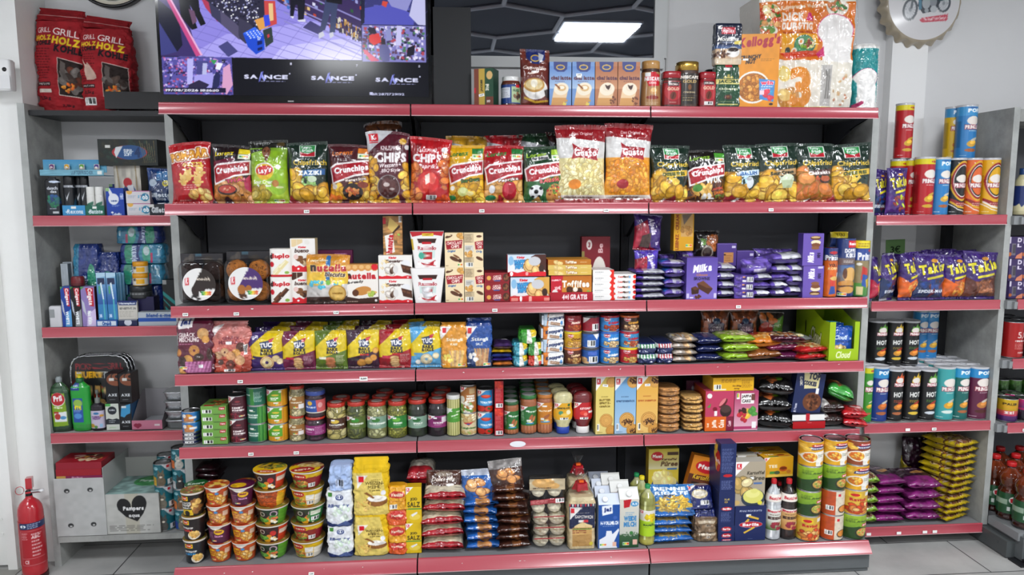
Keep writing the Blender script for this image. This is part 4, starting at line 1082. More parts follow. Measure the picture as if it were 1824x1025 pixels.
BAG('crisp_bag','big clear corn puff bag with a dark red top and pale yellow puffs','crisp bag',q,gusto(q,['e8dca0','f0e6b4','dccb88'],'b8a060',2),Y=.01,zb=ZB,t=.09,seal=.06)
q=(1077,1160,220,361)
BAG('crisp_bag','big clear corn puff bag with a dark red top and orange puffs','crisp bag',q,gusto(q,['e89a2c','f0a840','dc8420'],'b06a18',5),Y=.01,zb=ZB,t=.09,seal=.06)
q=(1158,1228,259,358)
BAG('crisp_bag','dark green crisp bag with a yellow strip and cheese fries, beside the orange puffs','crisp bag',q,frisch(q,'CHEESE FRIES','3a4a18','e0b82c',seed=21,pic='e8c050'),Y=.02,zb=ZB)
q=(1222,1294,267,358)
BAG('crisp_bag','black crisp bag with a red banner, white wok lettering and green pepper','crisp bag',q,crunch(q,'16110f','','eee',top='8cc03c',badge='4c9a34',seed=18,chips=['3a1a10','5a2a18'],extra=lambda A:A.t('WOK',.66,.57,.44,.13,'f4f4f4',rot=6,b=2).ch(.4,.78,.2,.1,14,.12,['e8c070','d8a850'],3,asp=.35).e(.25,.72,.12,.09,'4a8a34').ch(.56,.9,.14,.05,8,.06,['e8e4dc'],3).t('JALAPENO',.78,.74,.3,.05,'c83a2c',rot=6).t('ONION',.82,.81,.26,.05,'e07828',rot=6).t('STYLE',.84,.88,.24,.05,'4c9a34',rot=6).r(.1,.94,.7,1,'6a3a28')),Y=.02,zb=ZB,ry=-.02)
q=(1291,1357,258,358)
BAG('crisp_bag','dark green crisp bag with a light blue strip and a salt shaker','crisp bag',q,frisch(q,'GESALZEN','2c5a94','c8dcec',seed=23,pic='b8d8ec').e(.66,.66,.1,.15,'d8dee4',10).e(.62,.59,.08,.05,'a8aeb4'),Y=.02,zb=ZB,ry=-.03)
q=(1350,1425,255,358)
BAG('crisp_bag','dark green crisp bag with a brown strip and sour cream bowl','crisp bag',q,frisch(q,'Sour Cream','20281c','b8966a',seed=26,pic='dfe6cc').e(.68,.62,.18,.13,'d8e2c8').p('b8c8a0',(.5,.63),(.86,.63),(.8,.76),(.56,.76)),Y=.02,zb=ZB,ry=-.05)
q=(1417,1487,255,357)
BAG('crisp_bag','dark green crisp bag with a dark brown strip and a bowl of red powder','crisp bag',q,frisch(q,'Chakalaka','e8e0dc','4a2c28',seed=28,chips=['c8763a','b8642c','d88c4c'],pic='b8502c').e(.72,.62,.15,.09,'3a2018').e(.72,.6,.13,.07,'b85a34'),Y=.02,zb=ZB,ry=-.02)
q=(1478,1554,256,356)
BAG('crisp_bag','dark green crisp bag with cheese fries, last bag by the PTN, top corner folded','crisp bag',q,frisch(q,'CHEESE FRIES','3a4a18','e0b82c',seed=33,pic='e8c050'),Y=.02,zb=ZB,ry=-.04)
#things on the top shelf
def sack(q,sd,Y,rz,label,full=True):
 A=ar(q,'9a2229',side='8e1e26')
 A.t('GRILL',.62,.235,.52,.065,'f0e4e0',rot=-9,b=0).t('HOLZ',.62,.32,.54,.075,'e4c22c',rot=-9,b=2).t('KOHLE',.66,.40,.54,.07,'231a1e',rot=-9,b=2)
 A.p('d8c8c0',(.44,.47),(.93,.53),(.93,.86),(.44,.83)).p('2a211f',(.45,.477),(.92,.537),(.92,.85),(.45,.822))
 A.ch(.7,.68,.18,.1,16,.09,['4a3c36','3a302c','5a3024','6a6460'],sd).ch(.62,.76,.14,.04,14,.035,['d86a2c','e89a3c','b84a20'],sd+1).p('5c5450',(.5,.5),(.6,.53),(.58,.62),(.66,.7),(.55,.68),(.49,.6))
 A.t('GRILL',.18,.21,.26,.05,'e8d8d4',rot=4,b=0).t('HOLZ',.18,.285,.3,.05,'e4c22c',rot=4,b=2).t('KOHLE',.18,.335,.3,.045,'231a1e',rot=3,b=2)
 A.ln(.04,.38,.34,.68,12,'5c1218',sd).r(.03,.705,.30,.74,'201618').t('OHNE FLAMME',.165,.722,.24,.018,'c8b8b4',b=0)
 if full:A.bc(.06,.84,.3,.92)
 else:A.r(.06,.77,.3,.805,'e0d4c8')
 A.t('2,5kg',.17,.79 if full else .86,.2,.04,'3a1218',b=1).t('2,5kg',.6,.93,.22,.03,'3a1218',b=1)
 A.p('c9a99a',(.06,.43),(.12,.5),(.17,.48),(.3,.58),(.34,.64),(.28,.66),(.14,.66))if full else None
 A.nz(.1,seed=sd)
 x0,x1,z0,z1=fit(*q,Y,ZLA)
 a=(x1-x0)/2;h=z1-z0;b=.055
 o=em('charcoal_sack',((x0+x1)/2,Y+b,ZLA-.003),rz);tag(o,label,'charcoal sack')
 prof=[(0,a*.9,b*.8,4),(h*.03,a*.97,b,4),(h*.3,a,b*1.1,3.4),(h*.62,a*.98,b,3.4),(h*.80,a*.93,b*.6,3.5),(h*.88,a*.88,b*.35,4)]
 ob('paper_sack',GL(prof,art=A,za=0,zb=h,amp=.008,seed=sd),PAPER,o)
 B=Art(.3,'861a20',50);B.r(0,.55,1,.6,'d8b8b4').nz(.15,seed=sd)
 f=ob('folded_top',GL([(-.002,a*.88,b*.36,4),(h*.06,a*.86,b*.2,4),(h*.13,a*.84,b*.12,4)],art=B,amp=.012,seed=sd+3),PAPER,o);f.location=(0,0,h*.875);f.rotation_euler=(-.25,sd*.0+.12 if full else .05,0)
 return o
sack((58,150,10,192),3,.365,.10,'red paper charcoal sack nearest the left wall, its top folded up',False)
sack((138,231,26,193),7,.34,.06,'red paper charcoal sack with a torn beige patch, beside the disc recorder',True)
q=(843,880,122,187)
A=ar(q,'1d4630',side='163a28',top='8a7a40');A.r(0,0,.3,1,'7a3a28').r(.25,0,.55,1,'c0a040').r(0,.5,.1,.64,'c01828').t('JACOBS',.4,.45,.55,.07,'1c1c10',rot=90,b=1).t('3in1',.68,.5,.3,.1,'e8e0d0',rot=90,b=2).e(.8,.18,.16,.2,'d8b070').r(.6,.75,1,1,'6a3424').t('10',.75,.87,.15,.06,'eee')
BOX('coffee_carton','green and brown instant coffee stick carton beside the loudspeaker','coffee carton',q,A,Y=.03,zb=ZA,d=.07,rz=-.38,st=(.4,.74))
q=(892,928,138,187)
C=ar(q,'5a2a1c').r(0,.0,1,.2,'6a3020');L=Art(.62,'1c3c80',60).r(0,.15,.42,.7,'d8dce4').ln(.03,.2,.4,.65,5,'889').r(.5,.1,.98,.95,'a8bc90').ch(.75,.6,.15,.15,7,.08,['3a2a24','7a5a3a','d8d0c0'],2).r(.7,.0,.9,.15,'c01828').t('NUSS',.72,.3,.3,.12,'244a2c')
JAR('spread_jar','brown chocolate spread jar with a white lid and blue label','spread jar',q,C,L,Y=.03,zb=ZA,lid='e4e4e2',lv=(.1,.72),lh=.17,neck=.84)
q=(928,979,88,189)
A=ar(q,'6a2c22');A.p('232f6c',(.2,0),(.85,0),(.83,.18),(.6,.27),(.4,.26),(.2,.16)).e(.5,.16,.16,.13,'d8b050').e(.5,.16,.12,.09,'3a4a90').p('c8ccd8',(.62,.05),(.8,.1),(.7,.24),(.6,.2)).t('Cappuccino',.47,.34,.78,.075,'f0e4dc',sh=.35,b=1,rot=-4).r(.36,.385,.54,.42,'f2f2f0').p('f0dcd0',(.2,.43),(.45,.4),(.6,.42),(.3,.45))
A.e(.5,.7,.42,.35,'e8e4e0').e(.45,.63,.36,.24,'b88838').e(.45,.62,.30,.18,'e0c890').e(.44,.6,.12,.14,'f4ecd8').p('caa030',(.1,.82),(.5,.9),(.95,.88),(.95,.91),(.5,.94),(.1,.86)).p('2a1610',(.8,.72),(.98,.68),(.98,.85),(.85,.84)).nz(.08)
BAG('cappuccino_pouch','brown cappuccino powder pouch with a blue crest and a white cup','coffee pouch',q,A,Y=.02,zb=ZA,t=.06,pull=.03)
for i,(x0,x1)in enumerate(((978.5,1018),(1019,1059.5),(1060,1100),(1100.5,1140))):
 bl=i<2
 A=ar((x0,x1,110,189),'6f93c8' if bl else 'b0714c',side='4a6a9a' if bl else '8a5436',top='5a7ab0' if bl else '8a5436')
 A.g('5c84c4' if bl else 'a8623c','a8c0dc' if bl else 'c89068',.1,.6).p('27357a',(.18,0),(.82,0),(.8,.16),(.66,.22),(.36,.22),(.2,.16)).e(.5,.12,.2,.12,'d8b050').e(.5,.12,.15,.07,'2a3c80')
 A.t('chai latte',.52,.355,.9,.085,'54283c',b=2,sh=.0).ln(.25,.42,.75,.45,1,'54283c').p('e8c8a0',(.2,.6),(.86,.6),(.7,1),(.06,1)).p('d09858',(.14,.8),(.78,.8),(.7,1),(.06,1)).e(.54,.6,.34,.28,'efe2cc',-10).e(.56,.58,.2,.14,'d8b078' if bl else 'e8d8c0').e(.57,.57,.12,.08,'f4ead8')
 if bl:A.p('8a4a20',(.22,.5),(.3,.49),(.5,.58),(.46,.61)).p('e8d060',(.6,.95),(.66,.88),(.72,.92),(.8,.9),(.76,.96),(.7,.99)).e(.78,.86,.06,.05,'c89a5a')
 else:A.p('3a1a14',(.44,.5),(.56,.53),(.7,.5),(.66,.58),(.6,.62),(.5,.58)).ch(.8,.85,.12,.08,10,.05,['5a2c1c','6a3a24'],i)
 if i==1:A.r(.2,.3,.42,.35,'f0eee8')
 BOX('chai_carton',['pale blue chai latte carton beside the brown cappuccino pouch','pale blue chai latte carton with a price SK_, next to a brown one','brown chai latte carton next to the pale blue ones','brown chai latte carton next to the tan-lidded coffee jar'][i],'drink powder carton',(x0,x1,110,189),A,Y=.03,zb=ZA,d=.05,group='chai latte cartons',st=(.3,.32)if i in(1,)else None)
def cofjar(q,label,lidc,lidm,cont,lab,lv,prof,Y=.03,lh=.14,neck=.9,n=2.,wide=1.):
 cx,r_,z0,h_=cyl(q,Y,ZA)
 o=em('coffee_jar',(cx,Y+r_,ZA-.003));tag(o,label,'coffee jar')
 ob('glass_jar',GL([(z*h_,a*r_,a*r_,n)for z,a in prof],art=cont,za=0,zb=h_),GLASSY,o)
 lz=h_*(1-lh);lr=r_*neck*wide
 ob('lid',GL([(lz,lr*.97,lr*.97,n),(lz+.001,lr,lr,n),(h_-.003,lr,lr,n),(h_,lr*.94,lr*.94,n)],col=lidc),lidm,o)
 zz=LS(lv[0],lv[1],8);rr=np.interp(zz,[a[0]for a in prof],[a[1]for a in prof])
 if lab:ob('label',GL([(z*h_,a*r_,a*r_,n)for z,a in zip(zz,rr)],art=lab,za=lv[0]*h_,zb=lv[1]*h_,cap='none',off=.0006),LABEL,o)
 return o
GOLDM=mat('gold_lid','b89448',rough=.25,metal=.85)
B_=lambda:Art(2.2,'3a2318',120).ch(.5,.5,.5,.5,160,.045,['4a2c1c','2e1a12','5a3824'],4)
A=Art(1.4,'a87c50',120).p('c8182a',(.1,.12),(.5,.0),(.9,.08),(.85,.4),(.3,.42)).t('NESCAFE',.5,.2,.8,.12,'f4ecec',b=2).t('CREMA',.5,.32,.4,.06,'f0d8d0').e(.55,.56,.2,.14,'c89050').e(.55,.53,.16,.09,'e0b878').e(.5,.75,.3,.08,'8a2a1c').r(.12,.02,.38,.13,'eee').r(.4,0,.68,.1,'c8182a').ln(.2,.88,.85,.97,2,'e0c8a8')
cofjar((1140,1177,109,189),'waisted coffee jar with a tan lid and a red and tan label','b88a50',LIDM,B_(),A,(.05,.76),[(0,.93),(.03,1),(.22,.99),(.45,.93),(.68,.86),(.76,.90),(.84,.84),(.86,.8)],neck=.86,lh=.17)
R1=lambda:Art(1.3,'8e1420',100).e(.5,.45,.46,.5,'b02830').r(.2,.08,.8,.22,'2a1216').t('AROMA',.5,.15,.5,.08,'e8d8d0').t('GOLD',.5,.34,.62,.12,'e8c8a8',b=1).e(.5,.62,.16,.22,'6a2c1c',15).e(.5,.62,.03,.18,'3a140c',15).ln(.3,.85,.7,.95,1,'e0b8a8')
cofjar((1178,1211,128,189),'square coffee jar with a red lid, left of the gold-lidded jar','9c1a26',LIDM,B_(),R1(),(.1,.74),[(0,.95),(.03,1),(.7,1),(.8,.9),(.84,.88)],n=4,neck=.97,lh=.18)
A=Art(1.3,'2c2420',110).t('NESCAFE',.5,.12,.8,.1,'eee4d8',b=2).t('GOLD',.5,.26,.6,.1,'c8a868').e(.5,.45,.08,.12,'7a4a28').t('ORIGINAL',.5,.62,.55,.05,'c8b48c',b=0).r(.1,.72,.9,.73,'8a7448').ln(.2,.76,.8,.92,2,'a08c60')
cofjar((1203,1242,111,189),'tall coffee jar with a shiny gold lid between two red-lidded jars','b89448',GOLDM,B_(),A,(.1,.74),[(0,.95),(.03,1),(.74,1),(.8,.96),(.84,.92)],n=3,neck=.98,lh=.19)
A=R1();A.r(.25,.86,.75,1,'e4e0dc').bc(.28,.87,.72,.99)
cofjar((1242,1273,129,189),'square coffee jar with a red lid and barcode, beside the green coffee brick','9c1a26',LIDM,Art(2.2,'7a1a1c',60),A,(.1,.8),[(0,.95),(.03,1),(.7,1),(.8,.9),(.84,.88)],n=4,neck=.97,lh=.18)
cofjar((1254,1280,124,170),'black-lidded dark jar mostly hidden behind the red-lidded coffee jar','1c1c1e',LIDM,B_(),None,(.1,.7),[(0,.95),(.03,1),(.84,.98)],n=3,Y=.12)
q=(1273,1319,115,189)
A=ar(q,'14442a',side='0f3823',top='222');A.r(.36,0,.64,.07,'c02030').r(.3,.08,.54,.15,'f0f0ec').g('c8b45c','d8cc80',.34,.46).t('JACOBS',.5,.40,.78,.085,'1c3a20',b=2).p('c8b45c',(.3,.32),(.35,.26),(.42,.29),(.5,.23),(.58,.29),(.65,.26),(.7,.32)).t('KRÖNUNG',.5,.56,.72,.055,'e0dcb8',b=1).ln(.3,.61,.7,.64,1,'a8b48c').e(.5,.75,.16,.09,'4a2418').e(.47,.74,.05,.05,'8a5a38').ln(.2,.84,.8,.87,1,'b8b880').r(.1,.9,.9,.93,'c8c070').nz(.08)
BK('coffee_brick','green vacuum coffee brick standing under the dark blue one','coffee brick',q,A,Y=.03,zb=ZA,d=.06,fold=False,amp=.002,n=9,taper=1)
zt=fit(*q,.03,ZA)[3]
q=(1274,1322,41.5,115)
A=ar(q,'1a2138',side='141a2c',top='161a28');A.r(.2,.1,.72,.27,'c01a30').t('Melitta',.46,.185,.42,.09,'f4e8e8',sh=.3).t('Montana',.45,.385,.78,.1,'f0ece4',sh=.3,b=1).r(.5,.33,.7,.39,'eee').t('PREMIUM',.45,.47,.4,.035,'a8b0c8',b=0).p('e0cc60',(.68,.45),(.94,.41),(.94,.51),(.7,.54)).g('1c2c54','4a6a9c',.52,.62).r(0,.62,1,1,'c8a888').e(.65,.7,.24,.2,'ece8e4').e(.65,.64,.2,.08,'2a1a14').ch(.25,.76,.24,.08,30,.05,['5a3420','4a2a1a','6a4028'],2).r(0,.86,1,1,'d8c4a8').nz(.06)
BK('coffee_brick','dark blue coffee brick with a white cup, stacked on the green one','coffee brick',q,A,Y=.03,zb=zt,d=.06,fold=False,amp=.002,n=9,taper=1,rz=-.04)
q=(1317,1385,60,190)
A=ar(q,'dc8c1c',side='d4861a',top='c87c18');A.t("Kellogg's",.5,.11,1.05,.17,'a81c34',rot=6,sh=.25,b=2).t('CRUNCHY',.3,.31,.52,.055,'2c1c14',rot=4,sh=.2,b=2).t('NUT',.3,.37,.26,.06,'2c1c14',rot=4,sh=.2,b=2).r(.1,.33,.24,.355,'eee').ln(.55,.33,.92,.37,2,'8a5a18')
A.e(.38,.72,.42,.42,'e8e4dc').e(.38,.72,.38,.37,'b06a24').ch(.38,.72,.32,.16,90,.07,['c88430','b8721f','dc9c48','a8641c'],5,o='8a4a14').p('4a86c8',(.52,.6),(.92,.63),(.9,.92),(.55,.88)).t('win',.72,.66,.3,.05,'e83a5c',b=2,o='fff').ln(.58,.7,.9,.76,2,'fff').ch(.78,.82,.1,.05,10,.07,['e8e8f0','c83a4c','3a9ac8'],3).r(.55,.76,.66,.82,'f0c8d0').e(.84,.95,.05,.03,'2c1c14').nz(.04)
S=Art(6,'d4861a',300);S.bc(.1,.86,.8,.98).ln(.2,.1,.8,.8,30,'8a5414');A.sideart=S
BOX('cereal_carton','orange cereal carton with a bowl of flakes, in front of the paper roll pack','cereal carton',q,A,Y=.02,zb=ZA,d=.065,rz=-.16)
def rollpack():
 Y=.10;x0,x1,z0,z1=fit(1349,1517,-8,191,Y,ZA);x0b=at(1372,150,Y)[0]
 w_=x1-x0;h_=z1-z0
 o=em('paper_roll_pack',((x0+x1)/2,Y,ZA),.0);tag(o,'big film-wrapped pack of paper rolls printed orange, behind the cereal carton','paper roll pack')
 A=Art(h_/w_,'e8e2d8',420)
 A.r(0,.05,1,.56,'d87420').r(.22,.33,.62,.5,'e8a428').p('e8e2d8',(0,0),(1,0),(1,.035),(.4,.04),(0,.07))
 A.t('Kulinarische Weltreise',.46,.095,.48,.032,'f4e4d0',rot=5,b=1).t('DICK',.35,.19,.24,.078,'f6ece4',rot=1,b=2).t('&',.53,.185,.08,.07,'c82a70',b=2).t('DURSTIG',.40,.266,.34,.062,'f6ece4',rot=1,b=2).t('FÜR IMMER UND ÜBERALL',.42,.32,.36,.018,'a03a14',rot=2,b=1)
 A.e(.12,.14,.09,.07,'d8c8a8').ch(.1,.2,.1,.1,60,.03,['c84a20','4a7a34','e8d0a0','b83a1c','e8a860'],3).e(.08,.31,.1,.05,'e8dccc').ch(.08,.3,.07,.03,20,.025,['d86a2c','6a9a44'],6)
 A.e(.48,.43,.12,.1,'2a6a60').e(.48,.42,.11,.08,'4a8a5a').ch(.5,.42,.09,.035,34,.02,['7a9a34','e8d088','8a3a2c','3a6a34'],8).e(.44,.40,.035,.03,'f0e8d8').e(.44,.40,.016,.014,'e8862c').e(.3,.48,.03,.035,'222a24').e(.37,.48,.03,.03,'e8e0d0').e(.37,.48,.016,.015,'d8743c').p('c83a14',(.22,.5),(.62,.47),(.64,.52),(.34,.55),(.22,.52))
 A.e(.81,.1,.12,.09,'e8e0d4').ch(.81,.09,.09,.04,30,.03,['c87a4c','4a7a44','d8a878','8a4a34'],9)
 A.e(.80,.30,.19,.17,'c8306c').e(.80,.30,.182,.163,'efebe8').p('efebe8',(.66,.36),(.98,.36),(.98,.58),(.68,.56)).p('c8306c',(.62,.5),(.68,.44),(.7,.52),(.64,.54))
 A.r(0,.575,1,1,'e9e2d4').e(.26,.68,.08,.08,'e8c860').e(.26,.68,.055,.055,'f0dc90').ch(.3,.9,.1,.06,8,.08,['e0a83c','c88a3c','9a7ac0','e8c880'],12).t('3',.455,.80,.25,.36,'e08a24',b=2)
 A.bc(.67,.60,.785,.96,22,5,'b8b4b0','55534f').ch(.88,.8,.1,.17,12,.018,['c8a070','d8b890','c88a6a'],14).r(.3,.97,.8,.99,'d8c040').nz(.05)
 nx,ny=150,170
 U,Vv=MG(LS(0,1,nx),LS(0,1,ny))
 k=3.5;bu=AB(np.sin(U*PI*k))**.6;tier=AB(np.sin(Vv*PI*2))**.25
 Yd=-.015*bu*tier-.006*(VN(ny,nx,(14,18),4)-.5)*2-.003*(VN(ny,nx,(40,50),5)-.5)
 X=(U-.5)*w_+(1-Vv)*.03*(U<.5)*(1-2*U);Z=Vv*h_
 G=Geo().grid(NST([X,Yd,Z],-1),A.sample(U,1-Vv))
 s1=LS(0,1,2)
 for c_ in(0,-1):
  q_=NST([NST([X[:,c_],Yd[:,c_],Z[:,c_]],-1),NST([X[:,c_],Yd[:,c_]+.22,Z[:,c_]],-1)],1)
  G.grid(q_,HX('e4ddd0'),flip=(c_==0))
 q_=NST([NST([X[-1],Yd[-1],Z[-1]],-1),NST([X[-1],Yd[-1]+.22,Z[-1]],-1)],0);G.grid(q_,HX('e4ddd0'))
 ob('printed_film',G,FILM,o)
 G=Geo()
 for i in range(3):
  xx=-w_/2+w_*(.2+.3*i);G.tube([(xx,.06,h_-.03),(xx,.06,h_+.008)],.045,'eeeae4',k=20)
 ob('paper_roll',G,PAPER,o)
 nx,ny=12,30
 U,Vv=MG(LS(0,1,nx),LS(0,1,ny));X=w_/2-.003+U*.022*(1-.5*Vv*0);
 Yd=.02*(VN(ny,nx,(12,3),6)-.5)
 ob('loose_film',Geo().grid(NST([X+.006*(VN(ny,nx,(9,2),3)-.5),Yd,-.008+Vv*h_],-1),'eeeeee' and HX('eeeeee')),CLEAR,o)
rollpack()
q=(1513,1559,82,190)
A=ar(q,'1f8f92');A.r(0,0,1,.07,'eceae6').p('eceae6',(.86,0),(1,0),(1,1),(.84,1)).e(.42,.52,.42,.36,'a82a5c').e(.42,.52,.405,.345,'eeece9').p('eeece9',(.1,.55),(.78,.6),(.86,1),(.1,1)).p('a82a5c',(0,.92),(.3,.85),(.33,.9),(.05,.98)).p('1f8f92',(0,.5),(.1,.6),(.12,.8),(0,.85)).ln(.89,.1,.98,.9,20,'7a7c80').nz(.08)
x0,x1,z0,z1=fit(*q,.12,ZA);a=(x1-x0)/2;h=z1-z0
o=em('paper_roll_pack',((x0+x1)/2,.06+a,ZA));tag(o,'teal and white film-wrapped paper roll at the right end of the top shelf','paper roll pack')
ob('printed_film',GL([(0,a*.8,a*.8,2.4),(h*.02,a*.97,a*.97,2.4),(h*.5,a,a,2.4),(h*.97,a*.97,a*.97,2.4),(h*.99,a*.9,a*.9,2.4)],art=A,za=0,zb=h,amp=.003,seed=4),FILM,o)
ob('paper_roll',GL([(h*.98,a*.88,a*.88,2.2),(h,a*.84,a*.84,2.2)],col='efedea'),PAPER,o)
#sweets on the third shelf
def muffins(q,col,col2,band,txt,label,sd):
 Y=.03;x0,x1,z0,z1=fit(*q,Y+.01,ZC);w_=x1-x0;h_=z1-z0
 o=em('muffin_pack',((x0+x1)/2,Y,ZC));tag(o,label,'muffin pack')
 r=RR(sd)
 for i,(u,v)in enumerate(((.26,.28),(.74,.28),(.26,.74),(.74,.74))):
  R_=w_*.235;n=40
  U,Vv=MG(LS(0,2*PI,n+1),LS(0,PI/2,18))
  nz_=1+.10*(VN(18,n+1,(6,10),sd*5+i)-.5)+.05*(VN(18,n+1,(12,26),sd*3+i)-.5);nz_[:,-1]=nz_[:,0]
  X=R_*np.sin(Vv)*np.cos(U)*nz_;Z=R_*np.sin(Vv)*np.sin(U)*nz_;Yy=-R_*.6*np.cos(Vv)*nz_
  c=HX(col)*(1+.35*(VN(18,n+1,(10,22),sd+i)[...,None]-.5));sp=VN(18,n+1,(14,30),sd+i+40)[...,None]>.8
  c=np.where(sp,HX(col2),c)
  G=Geo().grid(NST([X,Yy,Z],-1),np.clip(c,0,1),flip=False)
  G.grid(NST([X*(1-.25*Vv/1.57),AB(Yy)*0+.04*Vv/1.57,Z*(1-.25*Vv/1.57)],-1)[::-1],HX(col)*.7,flip=False)
  m_=ob('muffin',G,PAPER,o);m_.location=((u-.5)*w_,.05,v*h_)
 A=Art(.62,'e8e6e4',110);A.p(band,(.62,0),(1,0),(1,.66),(.28,.62)).r(.08,.3,.2,.52,'cf1d2c').t('K',.14,.4,.07,.14,'fff',b=2)
 A.t(txt,.63,.33,.4,.09,'e8dccc',b=1).e(.38,.76,.1,.1,col2).e(.38,.68,.12,.09,col).e(.58,.66,.09,.07,col).ns(.55,.72,.3,.12).ch(.4,.9,.14,.05,8,.03,[col2],sd)
 t=LS(0,2*PI,49);rr=LS(1,0,40)[:,None]
 Xe=rr*np.cos(t)*w_*.37;Ze=rr*np.sin(t)*h_*.36
 l=ob('oval_label',Geo().grid(NST([Xe,Xe*0,Ze],-1),A.sample(Xe/(w_*.74)+.5,.5-Ze/(h_*.72)),flip=True),LABEL,o);l.location=(0,-.001,h_*.47)
 a=w_/2;Gc=Geo();n_=5
 t=LS(0,2*PI,61)
 def ring(sx,sz,y):
  c,s_=np.cos(t),np.sin(t);e=2/7
  return NST([SG(c)*AB(c)**e*sx,0*t+y,h_/2+SG(s_)*AB(s_)**e*sz],-1)
 rows_=[ring(a*.0+1e-4,1e-4,.0),ring(a*.86,h_/2*.86,.0),ring(a*.93,h_/2*.93,.006),ring(a*.96,h_/2*.96,.04),ring(a,h_/2,.042),ring(a,h_/2,.046),ring(a*.95,h_/2*.95,.05),ring(a*.88,h_/2*.88,.1)]
 Gc.grid(NA(rows_),HX('ffffff'),flip=True)
 ob('clear_clamshell',Gc,CLEAR,o)
 return o
muffins((316,396,464,544),'2c1f1c','1a1210','2a201c','Schokolade','clear pack of four dark chocolate muffins at the left end of the third shelf',3)
muffins((397,480,462,543),'a8672c','4a2a18','4a2c6c','Stracciatella','clear pack of four golden muffins beside the dark muffin pack',8)
for q,l in(((322,398,452,500),'clear muffin pack standing behind the dark chocolate muffins'),((404,482,448,500),'clear muffin pack with blue label standing behind the golden muffins')):
 A=ar(q,'2e2c30').ch(.5,.3,.45,.25,20,.12,['3c342e','4a4440','26262c'],5).r(.35,0,.5,.06,'3a5a6a')
 BOX('muffin_pack',l,'muffin pack',q,A,Y=.15,zb=ZC,d=.06,M=LABEL)
def duplo(q,bar):
 A=ar(q,'f0ece6',side='e8e2d8',top='e0d8c8');A.t('duplo',.5,.27,.86,.2,'c81e28',b=2).t('d',.1,.25,.12,.2,'1c1c1c',b=2)
 for x,y,rt in((.45,.7,0),(.7,.55,1),(.35,.85,0)):A.p(bar[0],(x-.3,y+.12),(x+.05,y-.16),(x+.2,y-.08),(x-.12,y+.2)).p(bar[1],(x-.26,y+.10),(x+.03,y-.12),(x+.07,y-.10),(x-.2,y+.13))
 A.e(.12,.55,.1,.12,'c8182a').e(.8,.85,.1,.07,'8ab04a').r(0,.93,1,1,'c81e28').e(.4,.2,.08,.05,'fff')
 return A
for q,bar,lab in(((479,518,443.5,493.5),('e8d8a0','f4eccc'),'white wafer bar carton with cream bars, stacked on its darker twin'),((480,519,493.5,542),('4a2818','7a4a30'),'white wafer bar carton with dark bars under the cream one')):
 x0,x1,z0,z1=fit(*q,.03,ZC if q[3]>541 else None);a=(x1-x0)/2;h=z1-z0
 o=em('wafer_bar_carton',((x0+x1)/2,.03+a*.8,z0));tag(o,lab,'sweets carton')
 ob('carton',GL([(0,a,a*.8,4),(h-.001,a,a*.8,4)],art=duplo(q,bar)),CARD,o)
for q,c,lab in(((517,562,425,484.5),'e8cfa0','white and red praline bar carton with white chocolate, stacked behind the biscuit pouch'),((517,562,484.5,541),'4a2a1c','white and red praline bar carton with dark chocolate pieces, lower of two')):
 A=ar(q,'efebe6',side='d8c090',top='d8c8a8');A.r(.05,.02,.5,.25,c).r(.26,.02,.28,.25,'e8dcc8').e(.68,.12,.1,.1,'e8e4dc').p('efebe6',(0,.3),(.5,.12),(1,.3),(1,.9),(0,.9)).t('Kinder',.48,.26,.3,.05,'d8202c',b=2).t('bueno',.45,.36,.56,.12,'3a1e16',b=1,sh=.2).ch(.55,.62,.35,.12,12,.11,[c,'8a5a34','e0c090'],4,o='6a3c20').e(.22,.55,.1,.1,'e8c8c0').p('d8202c',(0,.84),(.1,.8),(.2,.85),(.35,.8),(.5,.86),(.65,.8),(.8,.86),(1,.8),(1,1),(0,1)).e(.3,.91,.05,.04,'fff')
 if q[3]>500:A.t('8',.7,.94,.06,.04,'fff')
 BOX('praline_bar_carton',lab,'sweets carton',q,A,Y=.05,zb=ZC if q[3]>500 else None,d=.06,group='red and white praline bar cartons')
q=(546,622,453,542)
A=ar(q,'e0a020');A.g('c8862a','d8942a',0,.22).g('e8b420','e8c040',.22,.62).g('d0ccc8','c8c4c0',.62,.82).r(0,.62,.4,.8,'b8b4b0').g('3a241c','3a241c',.84,1).p('d0ccc8',(0,.7),(.5,.58),(1,.6),(1,.84),(0,.86)).r(.47,.05,.56,.6,'2a6aa8').e(.52,.07,.05,.06,'2a6aa8').e(.52,.56,.06,.06,'78b83c').t('nutella',.53,.27,.8,.15,'b81c28',b=2,o='e8c878').t('n',.17,.27,.13,.12,'2a1414',b=2,o='e8c878').t('biscuits',.68,.4,.46,.09,'3a1c14',rot=-3,sh=.2,b=1,o='f0e8d8').t('HOT',.26,.55,.24,.06,'f0e8d0',b=2).t('ON IT',.74,.55,.24,.06,'f0e8d0',b=2)
A.ch(.3,.6,.2,.06,12,.05,['e8d040','4ab0c8','e8f0c0'],3).ch(.78,.6,.15,.06,10,.05,['e8d040','4ab0c8'],4).e(.72,.78,.2,.2,'b8862c').e(.72,.78,.17,.17,'e0b860').t('biscuits',.72,.78,.22,.03,'9a6a20',b=1).ln(.2,.93,.9,.96,1,'a89080').t('Limited edition',.3,.12,.4,.035,'f0e0c0',sh=.2).nz(.08)
BAG('biscuit_pouch','golden stand-up biscuit pouch with red lettering and a round biscuit','biscuit pouch',q,A,Y=.01,zb=ZC,t=.06,pull=.03)
q=(565,628,446,490);A=ar(q,'5a1440').ln(.5,.1,.9,.3,2,'b87aa0').t('vers',.66,.2,.3,.12,'c89ab8',b=0)
BOX('praline_carton','purple carton behind the golden biscuit pouch','sweets carton',q,A,Y=.12,d=.04)
q=(615,674,471,540)
A=ar(q,'eee8e0',side='e0d8cc',top='c88a4a');A.g('d8a058','c87a30',0,.14)
